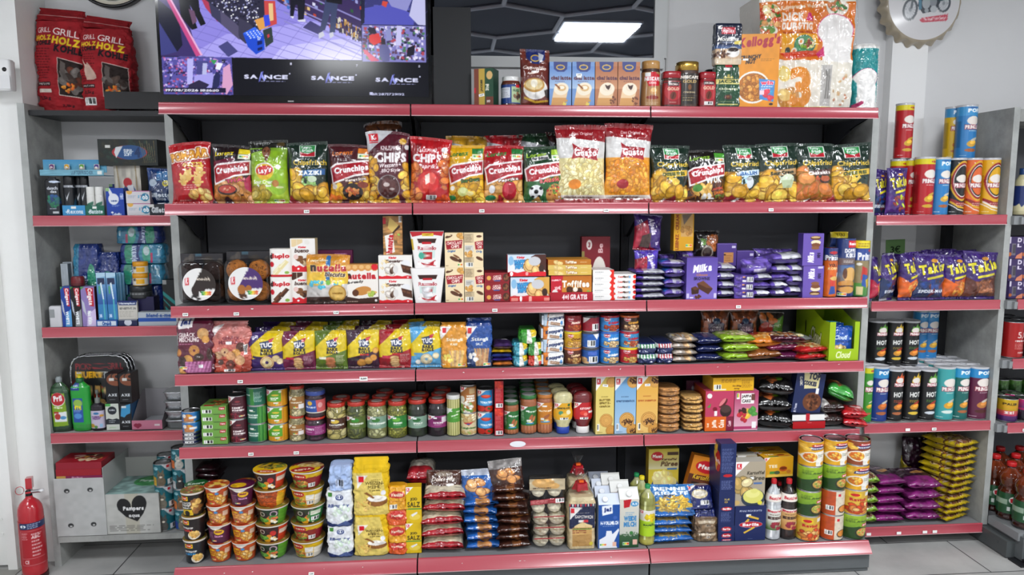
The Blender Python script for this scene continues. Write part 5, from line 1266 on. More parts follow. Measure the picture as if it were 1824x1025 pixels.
for k in range(5):A.e(.1+.2*k,.09,.1,.1,'d89850').e(.1+.2*k,.07,.07,.06,'e8b878')
A.t('nutella',.5,.30,.86,.16,'c01c28',b=2).t('n',.11,.30,.12,.13,'1c1414',b=2).t('B-ready',.3,.46,.5,.08,'2a2420',rot=6,b=1,sh=.1).e(.9,.07,.1,.1,'d8202c').e(.5,.68,.28,.13,'c88840',-10).e(.3,.73,.1,.1,'5a3018').e(.8,.72,.16,.05,'e0c070').p('3a2018',(0,.82),(.4,.88),(1,.84),(1,1),(0,1)).ln(.04,.93,.4,.97,1,'d8c8b8').e(.92,.93,.04,.04,'e8e8e8').ch(.78,.76,.08,.04,5,.06,['7a3a24','9ab04a'],2)
BOX('wafer_carton','white chocolate wafer carton with dark base, right of the golden pouch','sweets carton',q,A,Y=.03,zb=ZC,d=.06,M=CARD)
def country(q):
 A=ar(q,'eeeae4',side='e0dcd4',top='d8d4cc');A.t('Kinder',.42,.1,.22,.08,'d8202c',b=2).t('Country',.48,.26,.54,.15,'3a1e16',b=2).ch(.2,.5,.12,.3,14,.05,['d8b878','e8d0a0','c89a58'],3,asp=.3)
 A.e(.8,.35,.14,.1,'e8e8ea').p('4a2818',(.66,.38),(.98,.5),(1,.82),(.72,.72)).p('6a4028',(.70,.46),(.8,.5),(.79,.58),(.69,.54)).p('6a4028',(.83,.51),(.94,.56),(.93,.64),(.82,.6)).ch(.36,.62,.12,.14,7,.1,['4a2a1c','e0d8d0','d8d0c8'],2,o='a89888').e(.5,.6,.08,.12,'e0dcd8').p('d8202c',(0,.86),(.1,.9),(.25,.86),(.4,.9),(.55,.86),(.7,.9),(.85,.86),(1,.9),(1,1),(0,1)).t('9',.86,.94,.05,.06,'fff')
 return A
q=(674,734.5,455,497)
BOX('crisp_chocolate_carton','white chocolate cereal bar carton with red edge, upper of two','sweets carton',q,country(q),Y=.03,d=.06)
q=(675,735,497,540)
BOX('crisp_chocolate_carton','white chocolate cereal bar carton with red edge, lower of two','sweets carton',q,country(q),Y=.03,zb=ZC,d=.06)
q=(682,717,385,455)
A=ar(q,'a87a48',side='8a6238');A.nz(.3,(30,3),5).p('d8b868',(.35,.02),(.85,.25),(.5,.42),(.25,.3)).p('3a2014',(.85,.22),(.9,.28),(.52,.45),(.48,.42)).r(0,.04,.16,.2,'b82030').bc(.82,.0,.98,.16).p('f0ece4',(.08,.5),(.5,.44),(.6,.92),(.16,.98)).t('hanuta',.34,.71,.95,.16,'c01c28',rot=84,b=2).ch(.78,.55,.14,.12,8,.1,['8ab04a','b8824a','7a5028'],3)
BOX('hazelnut_wafer_carton','wood-patterned wafer carton standing upright on the two white cereal bar cartons','sweets carton',q,A,Y=.06,d=.035,dz=.0)
def raff(q,zb,full):
 x0,x1,z0,z1=fit(*q,.05,zb);w_=(x1-x0)/2;h=z1-z0
 A=ar(q,'edeae8')
 if full:A.p('b8202c',(.0,.0),(1,0),(.96,.12),(.5,.06),(.06,.14)).r(.36,.04,.7,.12,'e0c030').t('GIFT',.54,.08,.2,.04,'8a5a10').r(.0,.2,.07,.5,'c8a838')
 A.p('3a201c',(.2,.19),(.8,.19),(.76,.31),(.24,.31)).r(.34,.28,.64,.34,'c01c28').t('Raffaello',.5,.45,.6,.1,'a81c28',b=0).r(.22,.52,.78,.72,'cfe0dc')
 if full:A.r(.36,.56,.68,.76,'b8282c').t('10x',.52,.66,.2,.06,'f4dcd8').e(.3,.66,.1,.1,'4aa890')
 else:A.p('b8b4b2',(.28,.54),(.7,.54),(.64,.86),(.34,.86)).ch(.49,.7,.15,.1,16,.07,['e8e8ea','c8c8cc','b03a3c'],3)
 A.p('b81c28',(.15,.82),(.5,.9),(.8,.78),(.84,.84),(.72,.9),(.85,.95),(.6,.93),(.4,.93)).e(.82,.86,.07,.06,'f6f4f0').e(.2,.88,.08,.05,'f6f4f0').r(.4,.955,.6,.97,'c04a50')
 o=em('praline_box',((x0+x1)/2,.02+w_*.5,z0));tag(o,'white flared praline box with '+('a yellow and red top flash, stacked on its plain twin' if full else 'a window showing wrapped pralines, under its twin'),'praline box')
 ob('carton',GL([(0,w_*.74,w_*.5,14),(h*.92,w_*.98,w_*.62,14),(h-.0005,w_,w_*.62,14)],art=A,cap='both',capcol='e8e6e4'),CARD,o)
raff((731,791,412,476.5),None,True);raff((732,793,476.5,538),ZC,False)
def choc(q,alt):
 A=ar(q,'ecd8b0',side='e0c898',top='e0cca0')
 if alt!=1:
  A.e(.22,.1,.2,.07,'5a3420',-20).e(.22,.07,.14,.03,'ecd8b0').ch(.85,.08,.12,.07,5,.12,['c8944c'],3).p('a01c28',(.04,.24),(.95,.2),(.9,.44),(.1,.48)).t('CHOCLAIT',.5,.29,.78,.08,'f4e8dc',rot=3,b=1).t('CHIPS',.55,.39,.42,.09,'f4e8dc',rot=3,b=1).t('Original',.36,.53,.42,.07,'4a6a9c',sh=.3,rot=4).e(.5,.75,.26,.1,'5a3420',25).e(.62,.68,.2,.05,'7a4a2c',30).e(.8,.8,.1,.1,'4a2818').ns(.7,.9,.24,.04).ln(.04,.92,.2,.97,1,'8a6a48')
 else:A.r(.0,.02,.5,.28,'cdb690').ln(.05,.03,.45,.28,8,'6a5a48').r(.02,.35,.5,.55,'d4d0c8').ln(.08,.38,.45,.5,3,'555').ch(.25,.62,.2,.05,5,.14,['c8944c'],6).r(.0,.7,.5,.85,'c8b490').ln(.05,.7,.45,.84,4,'6a5a48').bc(.08,.85,.46,.98).e(.78,.1,.14,.06,'5a3420').p('a01c28',(.55,.26),(1,.22),(1,.46),(.6,.48)).t('CHOC',.8,.3,.34,.08,'f4e8dc',rot=3).t('CHI',.8,.4,.2,.08,'f4e8dc').t('Orig',.78,.54,.3,.07,'4a6a9c',sh=.3).e(.8,.74,.2,.08,'5a3420',25)
 return A
for i,(q,alt)in enumerate((((792,826,415,477),0),((826.5,861,415,477),1),((793,827,477,539),0),((827.5,862,477,539),1))):
 BOX('chocolate_crisp_carton',['cream chocolate chip carton in the upper row beside the praline boxes','cream chocolate chip carton in the upper row showing its barcode side','cream chocolate chip carton in the lower row beside the praline boxes','cream chocolate chip carton in the lower row showing its barcode side'][i],'sweets carton',q,choc(q,alt),Y=.03,zb=ZC if i>1 else None,d=.06)
q=(863,908,486,537);qq=(863,908,486,503)
A=ar(qq,'8e1a24',side='6a141c',top='7a161e');A.e(.17,.55,.09,.09,'e0a850').t('CHOCO',.5,.4,.3,.25,'f0e0d8',rot=4).t('COOKIES',.5,.64,.34,.2,'f0e0d8',rot=4).r(.38,.78,.62,.88,'3a5a9c').e(.86,.5,.13,.16,'4a2a1c').ch(.86,.5,.08,.2,5,.05,['7a4a30'],2)
BP('choco_cookie_carton','dark red flat cookie carton, {} of three beside the cream cartons','cookie carton',q,3,A,group='dark red cookie cartons',Y=.03,zb=ZC,d=.13)
def hippo(q,bc):
 A=ar(q,'d8dce0',side='c01c28',top='b0b8c4');A.g('c8d8e8','e8e8e8',0,.8).p(bc,(.72,0),(1,0),(1,.8),(.9,.6),(.6,.1)).t('Kinder',.34,.12,.2,.1,'d8202c',b=2).t('HAPPY',.34,.34,.32,.2,'3a9ad0',b=2,o='2a5a9c',rot=3).t('HIPPO',.36,.54,.32,.18,'3a9ad0',b=2,o='2a5a9c',rot=3).e(.09,.28,.07,.12,'88b8dc').e(.12,.6,.06,.08,'e8e8f0').ch(.7,.58,.18,.2,8,.12,['d8a860','e0b878','c8924c'],3,o='9a6a30').e(.88,.64,.07,.1,'3a241c').e(.7,.3,.16,.12,'c8c8cc').p('d8202c',(0,.82),(.1,.76),(.25,.84),(.45,.76),(.6,.84),(.8,.78),(1,.8),(1,1),(0,1)).e(.1,.88,.04,.06,'fff').e(.5,.88,.04,.05,'f0a0a0')
 return A
q=(904,973,454,492.5);BOX('wafer_treat_carton','white wafer treat carton with a dark corner, stacked on the tray','sweets carton',q,hippo(q,'4a241c'),Y=.03,d=.06)
q=(909,979,494,536.5);BOX('wafer_treat_carton','white wafer treat carton with an amber corner, standing in a red tray','sweets carton',q,hippo(q,'d8a44c'),Y=.035,zb=ZC,d=.06)
q=(908,981,521,537);A=ar(q,'c81e28');A.r(.03,.3,.2,.9,'e88a80').r(.84,.3,.98,.9,'e88a80').e(.5,.6,.04,.2,'f0a8a0').e(.27,.4,.03,.15,'fff')
o=BOX('shelf_tray','low red cardboard tray holding the lower wafer treat carton','tray',(908,981,528,537),A,Y=.022,zb=ZC,d=.008)
def toff(q,c):
 A=ar(q,c,side=c,top='c88a30');A.t('Toffifee',.53,.5,.26,.55,'f6ecd8',b=2,o='9a5a18').ch(.25,.5,.08,.25,4,.05,['5a3018','e0c080'],3).ln(.75,.4,.92,.65,1,'f0e0c0');return A
for i,(q,c)in enumerate((((976,1053,462.5,472),'b8701c'),((976,1054,472,481),'d8b860'),((977,1054,481,490.5),'d8b454'))):
 BOX('caramel_carton',['flat amber caramel sweet carton on top of the pile','upper pale yellow flat caramel sweet carton in the pile','lower pale yellow flat caramel sweet carton in the pile'][i],'sweets carton',q,toff(q,c),Y=.03,d=.13)
q=(981,1054,491,535)
A=ar(q,'c8781c',side='a85c14',top='a85c14');A.g('b8661a','e0a040').p('c01c30',(0,0),(.3,0),(.26,.8),(0,.8)).t('SAMMELN',.13,.18,.22,.06,'f4dcdc',rot=4).t('10€',.17,.5,.14,.14,'f4dcdc',b=1,rot=5).e(.1,.72,.08,.1,'e8e4e0').t('Toffifee',.61,.34,.66,.28,'fbf4e8',b=2,o='a8601c').ch(.65,.68,.28,.1,4,.16,['4a2814','5a3018'],4,o='c88a40',asp=.6).e(.6,.56,.06,.06,'f0e8d8').e(.92,.66,.04,.04,'88b04a')
BOX('caramel_carton','large amber caramel sweet carton with cream lettering, standing in a dark red tray','sweets carton',q,A,Y=.036,zb=ZC,d=.08)
q=(979,1056,521,537);A=ar(q,'a8182a');A.t('4+1 GRATIS',.58,.55,.58,.62,'f4e4e4',b=2)
BOX('shelf_tray','low dark red cardboard tray lettered 4+1 GRATIS','tray',q,A,Y=.022,zb=ZC,d=.010)
q=(1036,1087,421.5,481)
A=ar(q,'7a1624',side='5a101a');A.e(.26,.14,.1,.1,'e8e0dc').t('3',.26,.14,.07,.08,'7a1624').t('Be',.66,.2,.18,.14,'e8c8c8',rot=90).e(.62,.68,.26,.4,'e8e0d8').t('Sandw',.62,.7,.4,.16,'b01c30',rot=90,b=2).p('d8b830',(.12,.9),(.3,.6),(.36,1),(.12,1)).r(.0,.25,.1,1,'8a7a40')
BOX('sandwich_cookie_carton','dark red carton with an upright white oval, behind the caramel cartons','cookie carton',q,A,Y=.2,zb=ZC,d=.05)
for q,c,n_,who,side_ in(((1056,1094,481,534.5),0,5,'left pile of slim white and red chocolate cartons','d8d4d0'),((1093.5,1133,488.5,533),1,5,'right pile of slim white and red chocolate cartons','d8d4d0')):
 A=ar((0,39,0,10),'f0eeec',side='d8d4d2',top='e8e4e0')
 if c:A.t('Kinder',.3,.5,.22,.4,'c03a30',b=1).t('Maxi',.54,.5,.26,.45,'4a2a1c',b=2).r(.68,.3,.76,.8,'7aa8d0').e(.97,.5,.1,.1,'e0281c').e(.0,.8,.07,.07,'e0281c')
 else:A.p('e0281c',(.78,0),(1,0),(1,1),(.82,1),(.9,.5)).ln(.1,.25,.55,.5,1,'888').r(.1,.6,.4,.65,'bbb')
 BP('chocolate_bar_carton','slim white and red chocolate carton, {} of five in the '+('right' if c else 'left')+' pile','sweets carton',q,n_,A,group=who,Y=.03,zb=ZC,d=.12)
PU='5a4694'
q=(1128,1177,382,446)
A=ar(q,'3a2468');A.p('9c1c34',(0,.35),(.45,.15),(.6,.9),(.9,1),(0,1)).p('3c2420',(.25,.6),(.6,.5),(.55,.95),(.2,.9)).t('Alpella',.62,.33,.62,.2,'e4dcec',rot=-75,sh=.2,b=2).t('3x',.85,.8,.12,.1,'e8d8e8',rot=-75).nz(.2,(10,10))
BAG('cake_pack','upright purple and red cake pack with diagonal white lettering','cake pack',q,A,Y=.08,t=.05,ry=.05,amp=.004)
q=(1130,1173,446,486)
A=ar(q,'4a34a0');A.p('9c1c34',(0,.4),(.5,.25),(.5,1),(0,1)).t('Alpella',.68,.5,.6,.26,'e4dcec',rot=-70,sh=.2,b=2).nz(.25,(10,10))
BAG('cake_pack','purple and red cake pack below the upright one, on the purple bars','cake pack',q,A,Y=.07,t=.05,amp=.004)
q=(1200,1236,381,447)
A=ar(q,'d0981c',side='a87814');A.t('LEIBNIZ - CREAM',.17,.5,1.75,.09,'8a3a14',rot=90,b=1).r(.36,.0,.95,.62,'c89c5c').p('7a6a5c',(.4,.02),(.9,.0),(.5,.3)).ch(.65,.45,.25,.1,14,.1,['b88a4c','a8783c'],3).ns(.62,.83,.3,.05)
BOX('cream_biscuit_carton','mustard yellow biscuit carton standing on the purple chocolate packs','biscuit carton',q,A,Y=.10,d=.05)
q=(1236,1281,411,462)
A=ar(q,'1c1614');A.ch(.75,.4,.2,.2,12,.14,['8a4a20','a85c28'],3).p('5a8a2c',(.2,.25),(.45,.3),(.4,.5),(.25,.5)).e(.5,.75,.25,.28,'8a8076').e(.5,.75,.2,.2,'3a2a22').nz(.2)
BAG('snack_bag','small black snack bag with a green leaf, behind the brownie carton','snack bag',q,A,Y=.16,t=.05,parts=False)
for q,lab,d_ in(((1277,1312,434,474),'purple biscuit carton with a square biscuit picture, behind the chocolate bars','b8804a'),((1312,1343,447,492),'purple and blue biscuit carton behind the purple packs','2c6ab0')):
 A=ar(q,'4c3880',side='3a2a68',top='5a4690');A.r(.35,.4,.85,.85,d_).e(.4,.5,.06,.04,'3a2014').r(.75,.1,.95,.2,'c8c0dc').ln(.4,.5,.8,.8,3,'8a5a2c' if d_.strip('#')[0]=='b' else '7ab0e0').r(0,.0,1,.02,'7a68b0')
 BOX('purple_biscuit_carton',lab,'biscuit carton',q,A,Y=.15,d=.06)
for q,lab in(((1343,1378,443,470),'purple chocolate pack at the back under the shelf gloom, left one'),((1376,1410,444,466),'purple chocolate pack at the back beside the small upright cartons'),((1174,1202,453,472),'purple chocolate pack behind the mustard carton, left side'),((1204,1238,447,468),'purple carton with a barcode under the mustard carton')):
 A=ar(q,'40306e').p('6a54a4',(.1,.1),(.9,.2),(.8,.4),(.2,.3)).nz(.3,(6,8),int(q[0]))
 if q[0]==1204:A.bc(.3,.3,.6,.8)
 BAG('chocolate_pack',lab,'chocolate pack',q,A,Y=.17,t=.05,parts=False,amp=.004)
def milka(q,s,seed):
 A=ar(q,PU);A.p('7660b4',(.1,.06),(.9,.1),(.8,.3),(.15,.26))
 if s=='silver':A.p('c4c4ca',(.3,.42),(.95,.36),(.98,1),(.28,1)).p('8c8c94',(.35,.5),(.8,.46),(.7,.6),(.4,.66)).p('ececf0',(.5,.7),(.9,.62),(.85,.75),(.5,.82))
 elif s=='blue':A.p('2c62b0',(.0,.2),(.4,.2),(.36,.8),(.05,.9)).p('c4c4ca',(.4,.62),(.95,.6),(.95,.9),(.42,.95)).p('e4e4ea',(.5,.7),(.85,.66),(.8,.8))
 elif s=='box':A.r(0,0,1,1,'4c3886').bc(.62,.2,.95,.85).ln(.08,.2,.4,.5,2,'c8bce0').r(.42,.12,.54,.3,'e0a060').r(.4,.6,.6,.85,'e8e4f0')
 elif s=='white':A.p('c8c0d8',(.3,.6),(.7,.6),(.68,.8),(.3,.8))
 A.nz(.35,(5,9),seed)
 return A
def bars(cols):
 for q,n_,s,who in cols:
  qq=(0,q[1]-q[0],0,(q[3]-q[2])/n_)
  ss=s if isinstance(s,list)else[s]
  LY('chocolate_pack','flat purple chocolate pack, {} '+who,'chocolate pack',q,n_,[milka(qq,k,3+i)for i,k in enumerate(ss)],Y=.02,d=.16,zb=ZC if q[3]>529 else None,group='flat purple chocolate packs, '+who,back='4a3880',fat=1.25,seal=.06,amp=.0025,cell=.002,jr=.12,jit=.004)
bars([((1131,1186,481,532),5,'silver','in the pile nearest the slim white cartons'),((1184,1223,478,532),3,'blue','in the blue-cornered pile left of the brownie carton'),((1176,1223,464,478),1,'blue','across the piles left of the brownie carton'),((1278,1313,471,532),4,'silver','in the silver-ended pile right of the brownie carton'),((1343,1377,489,532),3,['silver','white','silver'],'in the pile right of the barcode cartons'),((1376,1409,474,531),4,['silver','white','silver','silver'],'in the second pile from the small upright cartons'),((1403,1442,473,531),3,'silver','in the pile beside the small upright cartons'),((1375,1440,451,472),1,'silver','lying across the tops of the right piles')])
q=(1323,1377,459,489)
BAG('chocolate_pack','bigger purple chocolate pack sitting askew on the barcode cartons','chocolate pack',q,milka(q,'white',12),Y=.04,t=.09,ry=-.1,amp=.005,pull=.02)
q=(1308,1344,491,532)
A=milka((0,36,0,14),'box',3);A.side=HX('3a2a68');A.top=HX('5a4694')
BP('chocolate_cookie_carton','small purple carton showing a barcode end, {} of three','cookie carton',q,3,A,group='purple barcode cartons',Y=.03,zb=ZC,d=.15)
q=(1222.5,1278,459,533)
A=ar(q,'6450a8',side='4a3888',top='5a4694');A.g('58459a','7a68bc').t('Milka',.5,.25,.62,.18,'f4f0f8',b=2,rot=6,sh=.3).t('Choco',.5,.41,.36,.05,'b87a4c',sh=.2).t('BROWNIE',.5,.5,.52,.075,'241c3c',b=1).p('4a2818',(.34,.62),(.55,.55),(.86,.75),(.72,.88),(.4,.74)).p('6a4028',(.36,.61),(.55,.55),(.86,.74),(.66,.72)).p('3a2014',(.16,.72),(.42,.74),(.4,.86),(.18,.88)).p('5a3420',(.16,.72),(.3,.68),(.42,.74),(.28,.78)).ch(.38,.93,.08,.02,4,.05,['5a3018','4a2614'],2).r(.02,.85,.1,.97,'c8c0e0').r(.9,.85,.98,.97,'c8c0e0').r(.12,.94,.24,.97,'e8e0f0')
BOX('brownie_carton','tall purple brownie carton with white script lettering','cake carton',q,A,Y=.01,zb=ZC,d=.07)
for q,zb,flip,lab in(((1430,1467,416,473.5),None,0,'small purple upright biscuit carton stacked on top of another'),((1430,1467,474,530),ZC,1,'small purple upright biscuit carton under its twin, beside the orange tube')):
 A=ar(q,'6a54a8',side='4a3884',top='5a4494');v=(lambda y:1-y)if flip else(lambda y:y)
 A.e(.6,v(.14),.26,.1,'5a3420').e(.6,v(.12),.22,.05,'c8a878').e(.62,v(.28),.24,.12,'e8d8b8').e(.62,v(.36),.22,.1,'7a4a30').e(.6,v(.45),.2,.08,'8a5a3c').t('Milka',.4,v(.75),.5,.2,'f0ecf6',rot=90,sh=.3,b=2).t('MINI',.78,v(.68),.24,.1,'2c1c4c',rot=90).r(.7,v(.95)if not flip else .02,.95,v(.88)if not flip else .08,'c8c0dc')
 BOX('small_biscuit_carton',lab,'biscuit carton',q,A,Y=.02,zb=zb,d=.05)
def tube(q,label,A,end,zb=ZC,Y=.03,top=None):
 cx,r_,z0,h_=cyl(q,Y,zb);o=em('biscuit_tube',(cx,Y+r_,z0));tag(o,label,'biscuit tube')
 ob('wrapped_roll',GL([(0,r_*.9,r_*.9,2),(.003,r_,r_,2),(h_-.003,r_,r_,2),(h_-.0012,r_*.93,r_*.93,2)],art=A,za=0,zb=h_,amp=.0006),FILM,o)
 ob('folded_end',GL([(h_-.0015,r_*.93,r_*.93,2),(h_,r_*.5,r_*.5,2)],col=end),FILM,o)
q=(1466,1490,441,530)
A=ar(q,'d8641c');A.g('22306c','22306c',.0,.2).r(0,.15,1,.16,'e8d8b0').e(.5,.1,.3,.12,'b82030').t('Prinzen',.5,.2,.95,.1,'f4f0e8',b=2,o='22306c').ln(.2,.27,.8,.3,1,'8a4a14').t('VOLL',.5,.35,.6,.06,'3a1c14',b=1).t('KORN',.5,.42,.7,.05,'e8d8a0',b=1).r(.8,.5,1,.62,'eee').p('c83a2c',(.3,.55),(.7,.6),(.7,.8),(.3,.8)).p('2c4a9c',(.35,.78),(.65,.78),(.75,.93),(.25,.95)).e(.6,.62,.3,.16,'d8b060').nz(.05)
tube(q,'orange biscuit tube with blue top band, left of the three tubes',A,'8a2c1c')
q=(1488,1520.5,424,530)
A=ar(q,'23356e');A.r(.4,.04,.98,.16,'c8182c').t('Sondey',.69,.1,.5,.06,'fff',b=2).t('DOPPEL-',.6,.21,.7,.07,'f0ecec',b=2).t('KEKSE',.6,.29,.6,.07,'f0ecec',b=2).g('6a5a58','6a5a58',.34,.36).p('6c5c5c',(0,.36),(1,.33),(1,.43),(0,.46)).ln(.2,.37,.85,.42,2,'e0d8d0').g('4a6a9c','8a6a48',.46,.9).e(.55,.62,.36,.42,'d8a860').e(.3,.6,.1,.3,'5a3420').e(.45,.78,.4,.22,'c89048').e(.45,.82,.4,.06,'4a2a1c').e(.45,.88,.38,.2,'d0984c').g('23356e','23356e',.95,1).ns(.05,.94,.35,.03)
tube(q,'dark blue double biscuit tube in the middle of the three tubes',A,'1c2a58')
q=(1519,1546,428,529)
A=ar(q,'8a7a54');A.g('e0cc20','e0cc20',0,.14).ln(.1,.04,.9,.12,2,'8a6a10').g('22408c','22408c',.14,.36).t('Prinz',.55,.28,.9,.13,'f0ecec',b=2).e(.9,.18,.2,.1,'c83040').e(.2,.42,.14,.1,'e0dcd0').g('4a8a34','3a7a34',.76,1).p('b83028',(.35,.45),(.7,.5),(.75,.75),(.3,.7)).p('28509c',(.4,.6),(.75,.62),(.8,.85),(.35,.8)).r(.1,.82,.45,.97,'d0c088').p('c8b030',(.6,.7),(.95,.65),(.95,.8),(.7,.85))
tube(q,'olive and green biscuit tube with yellow top, last one beside the PTN',A,'c8b41c')
q=(1479,1511,413,440);A=ar(q,'c8b428').g('26386c','26386c',.4,1).t('YOU',.5,.2,.5,.2,'5a4a10')
BAG('biscuit_pack','yellow and blue biscuit pack showing above the dark blue tube','biscuit pack',q,A,Y=.14,t=.04,parts=False)
#biscuits, crackers and nuts on the fourth shelf
q=(315,381,567,666)
A=ar(q,'5c1730');A.p('ece8e6',(.03,0),(.48,0),(.46,.16),(.06,.2)).t('ja!',.26,.08,.28,.12,'24387c',b=2).t('GEBÄCK',.3,.29,.44,.085,'f0e8e4',b=1).t('MISCHUNG',.35,.38,.54,.085,'f0e8e4',b=1).ln(.08,.45,.5,.48,1,'c87aa0').ck(.74,.28,.15,'d8a868','8a5428').ck(.8,.38,.1).ck(.48,.58,.14,'c88a44','8a5428','5c1730').ck(.3,.75,.13).e(.6,.7,.14,.1,'3a2018').e(.88,.65,.07,.16,'3a2018').e(.05,.62,.08,.1,'b87838').e(.15,.78,.1,.14,'3a1c18')
A.r(.22,.78,.92,.98,'b05a90')
for k in range(7):A.p('7a2a5c',(.22+k*.1,.98),(.27+k*.1,.98),(.37+k*.1,.78),(.32+k*.1,.78),a=.7).r(.22,.79+k*.03,.92,.803+k*.03,'e0a8cc',a=.6)
A.ns(.06,.88,.2,.03).r(.58,.84,.7,.9,'eee').ch(.1,.96,.1,.03,6,.06,['c89050'],3).nz(.1)
BK('biscuit_bag','tall wine red biscuit bag with white lettering at the left end of the fourth shelf','biscuit bag',q,A,Y=.02,zb=ZD,d=.07,topz=.95,taper=.97)
q=(378,445,573,663)
A=ar(q,'c0625c');A.g('c8807c','c46050',0,.7).g('b84a34','a83c28',.7,1).p('e4dedc',(0,.1),(.3,.05),(.05,.3)).t('GEBÄCK-',.55,.32,.5,.07,'7a1e30',b=1).t('MISCHUNG',.52,.405,.66,.07,'7a1e30',b=1).r(.38,.39,.54,.45,'eee').ck(.34,.6,.11,'e0b888','8a4a30','5a2418').ck(.16,.66,.1,'d8b088','a86a48').ck(.78,.5,.12,'5a3024','3a1c14').ck(.65,.62,.11).ck(.5,.68,.12,'d8a070','8a5028').ck(.22,.8,.07,'4a2a20','3a1c14').ck(.48,.85,.12,'6a3024','4a1c14','c05a4c').ck(.74,.76,.13,'d8a878','a06a40').ln(.08,.86,.25,.9,1,'f0d8d0').bc(.3,.94,.6,.99).bc(.85,.45,.94,.65).nz(.12)
BK('biscuit_bag','salmon pink biscuit bag with a crumpled top, second on the fourth shelf','biscuit bag',q,A,Y=.03,zb=ZD,d=.06,topz=.9,amp=.012,taper=.9)
def tuc(q,c,kind,behind=False):
 A=ar(q,'dcc018');A.p(c,(0,0),(.55,0),(0,.42)).p(c,(0,.72),(1,.5),(1,1),(0,1))if kind!=4 else A.p(c,(0,0),(.4,0),(0,.25)).p(c,(0,.72),(1,.5),(1,1),(0,1))
 if behind:return A.nz(.1)
 A.p('20305c',(.36,.26),(.68,.2),(.72,.36),(.66,.43),(.4,.42)).t('TUC',.53,.33,.32,.12,'f4f0ec',b=2,rot=5).p('c01c28',(.6,.2),(.76,.16),(.7,.26),(.62,.27)).t('BAKE',.55,.47,.34,.075,'201c1c',b=2).t('ROLLS',.55,.55,.36,.07,'201c1c',b=2)
 if kind in(3,5):A.t('MINI',.55,.615,.26,.045,'c8202c',b=2)
 if kind==0:A.ck(.54,.78,.19,'ecd8a0','b86a34','3a2a60',1).ck(.8,.68,.1,'ecd8a0','b8905a',None,1).ck(.9,.76,.09,'f0e0b0','b8905a',None,1).p('2c1c50',(.14,.6),(.4,.63),(.38,.68),(.14,.66))
 elif kind==6:A.ck(.5,.78,.18,'e8dcb8','b0946a','8ab8d8',1).ck(.8,.7,.1,'f0e4c0','b8a070',None,1).ck(.24,.85,.08,'e8e4dc','b0b0a8',None,1).r(.12,.62,.38,.67,'5a9ac8')
 elif kind==3:A.ck(.45,.83,.13,'d89840','a8641c',None,1).ck(.66,.78,.12,'e0a850','a8641c',None,1).ck(.82,.7,.1,'d89840','a8641c',None,1).ck(.9,.52,.09,'e0a850','a8641c',None,1).r(.1,.7,.38,.76,'1c1014')
 else:
  for k in range(4):A.e(.48+.02*(k%2),.72+k*.065,.15,.08,'a8703a').e(.48+.02*(k%2),.71+k*.065,.13,.055,'e0b880' if kind!=2 else 'c87a50')
  A.ln(.66,.62,.95,.85,7,'d8d0c4').r(.12,.66,.36,.72,'c01c40' if kind!=2 else 'e8e4d0')
 return A.ln(.1,.94,.85,.97,1,'e8e0c8').nz(.07,seed=kind+2)
TU=[((443,504,591,662),'3c2468',0,'purple-cornered'),((503,561,590,661),'6c1840',1,'magenta-cornered'),((562,617.5,589,659.5),'5c7424',2,'olive-cornered'),((619,675,588,658.5),'3a1830',3,'dark plum-cornered'),((675,733,586.5,657),'a01c28',5,'red-cornered'),((732,787,582,656),'5aa4d4',6,'light blue-cornered')]
for q,c,k,w_ in TU:
 BAG('bake_roll_pouch',f'{w_} yellow bake roll pouch in the front row','bake roll pouch',q,tuc(q,c,k),Y=.03,zb=ZD,t=.05,pull=.02,seal=.06,group='bake roll pouches')
 dx=14 if k!=6 else-3
 q2=(q[0]+dx,q[1]+dx,q[2]-9,q[3]-16)
 BAG('bake_roll_pouch',f'{w_} yellow bake roll pouch peeking out behind its twin in the front row','bake roll pouch',q2,tuc(q2,c,k,True),Y=.13,zb=ZD,t=.04,pull=.02,parts=False,cell=.004)
 if k!=6:
  q3=(q[0]+26,q[1]+22,q[2]-17,q[3]-26)
  BAG('bake_roll_pouch',f'{w_} yellow bake roll pouch, hindmost of its row of three','bake roll pouch',q3,tuc(q3,c,k,True),Y=.22,zb=ZD,t=.04,pull=.02,parts=False,cell=.004)
for q,c,txt,lab,d_ in(((785,832,575,654),'d8922c','KÄSE','orange cheese twist bag beside the blue-cornered pouch','e8c070'),((830,877,567,653),'1f4a94','SALZ','blue salted twist bag with folded dark blue top','b8845a')):
 A=ar(q,c);y0=.08 if c.strip('#')[0]=='d' else .16
 if c.strip('#')[0]=='1':A.g('16306c','1c4088',0,.16).g('1f4f9c','182c54',.5,1)
 A.p('f0ecea',(0,y0),(.42,y0),(0,y0+.3)).r(.06,y0+.03,.2,y0+.14,'cf1d2c').t('Stängli',.52,.43 if y0>.1 else .38,.62,.09,'f4ece0',b=1).t(txt,.5,.52 if y0>.1 else .47,.26,.05,'f4ece0')
 for k in range(6):A.p(d_ if k%2 else 'c8a070',(.3+.1*k,.6),(.38+.1*k,.62),(.46+.07*k,.96),(.36+.07*k,.98))
 A.ch(.3,.78,.16,.06,8,.08,['e8d060' if c.strip('#')[0]=='d' else 'e4e0dc'],3).ns(.66,.92,.26,.035).ln(.04,.9,.2,.94,1,'fff').nz(.1)
 BK('pretzel_stick_bag',lab,'snack bag',q,A,Y=.03,zb=ZD,d=.05,topz=.9 if y0>.1 else .95,taper=.97)
q=(877,913,612,655)
cc=['3a2450','c8a018','22306c','4a3aa0','b86a2c'];hs=[13,6,8,7,8];y=612;zc_=fit(*q,.02,ZD)
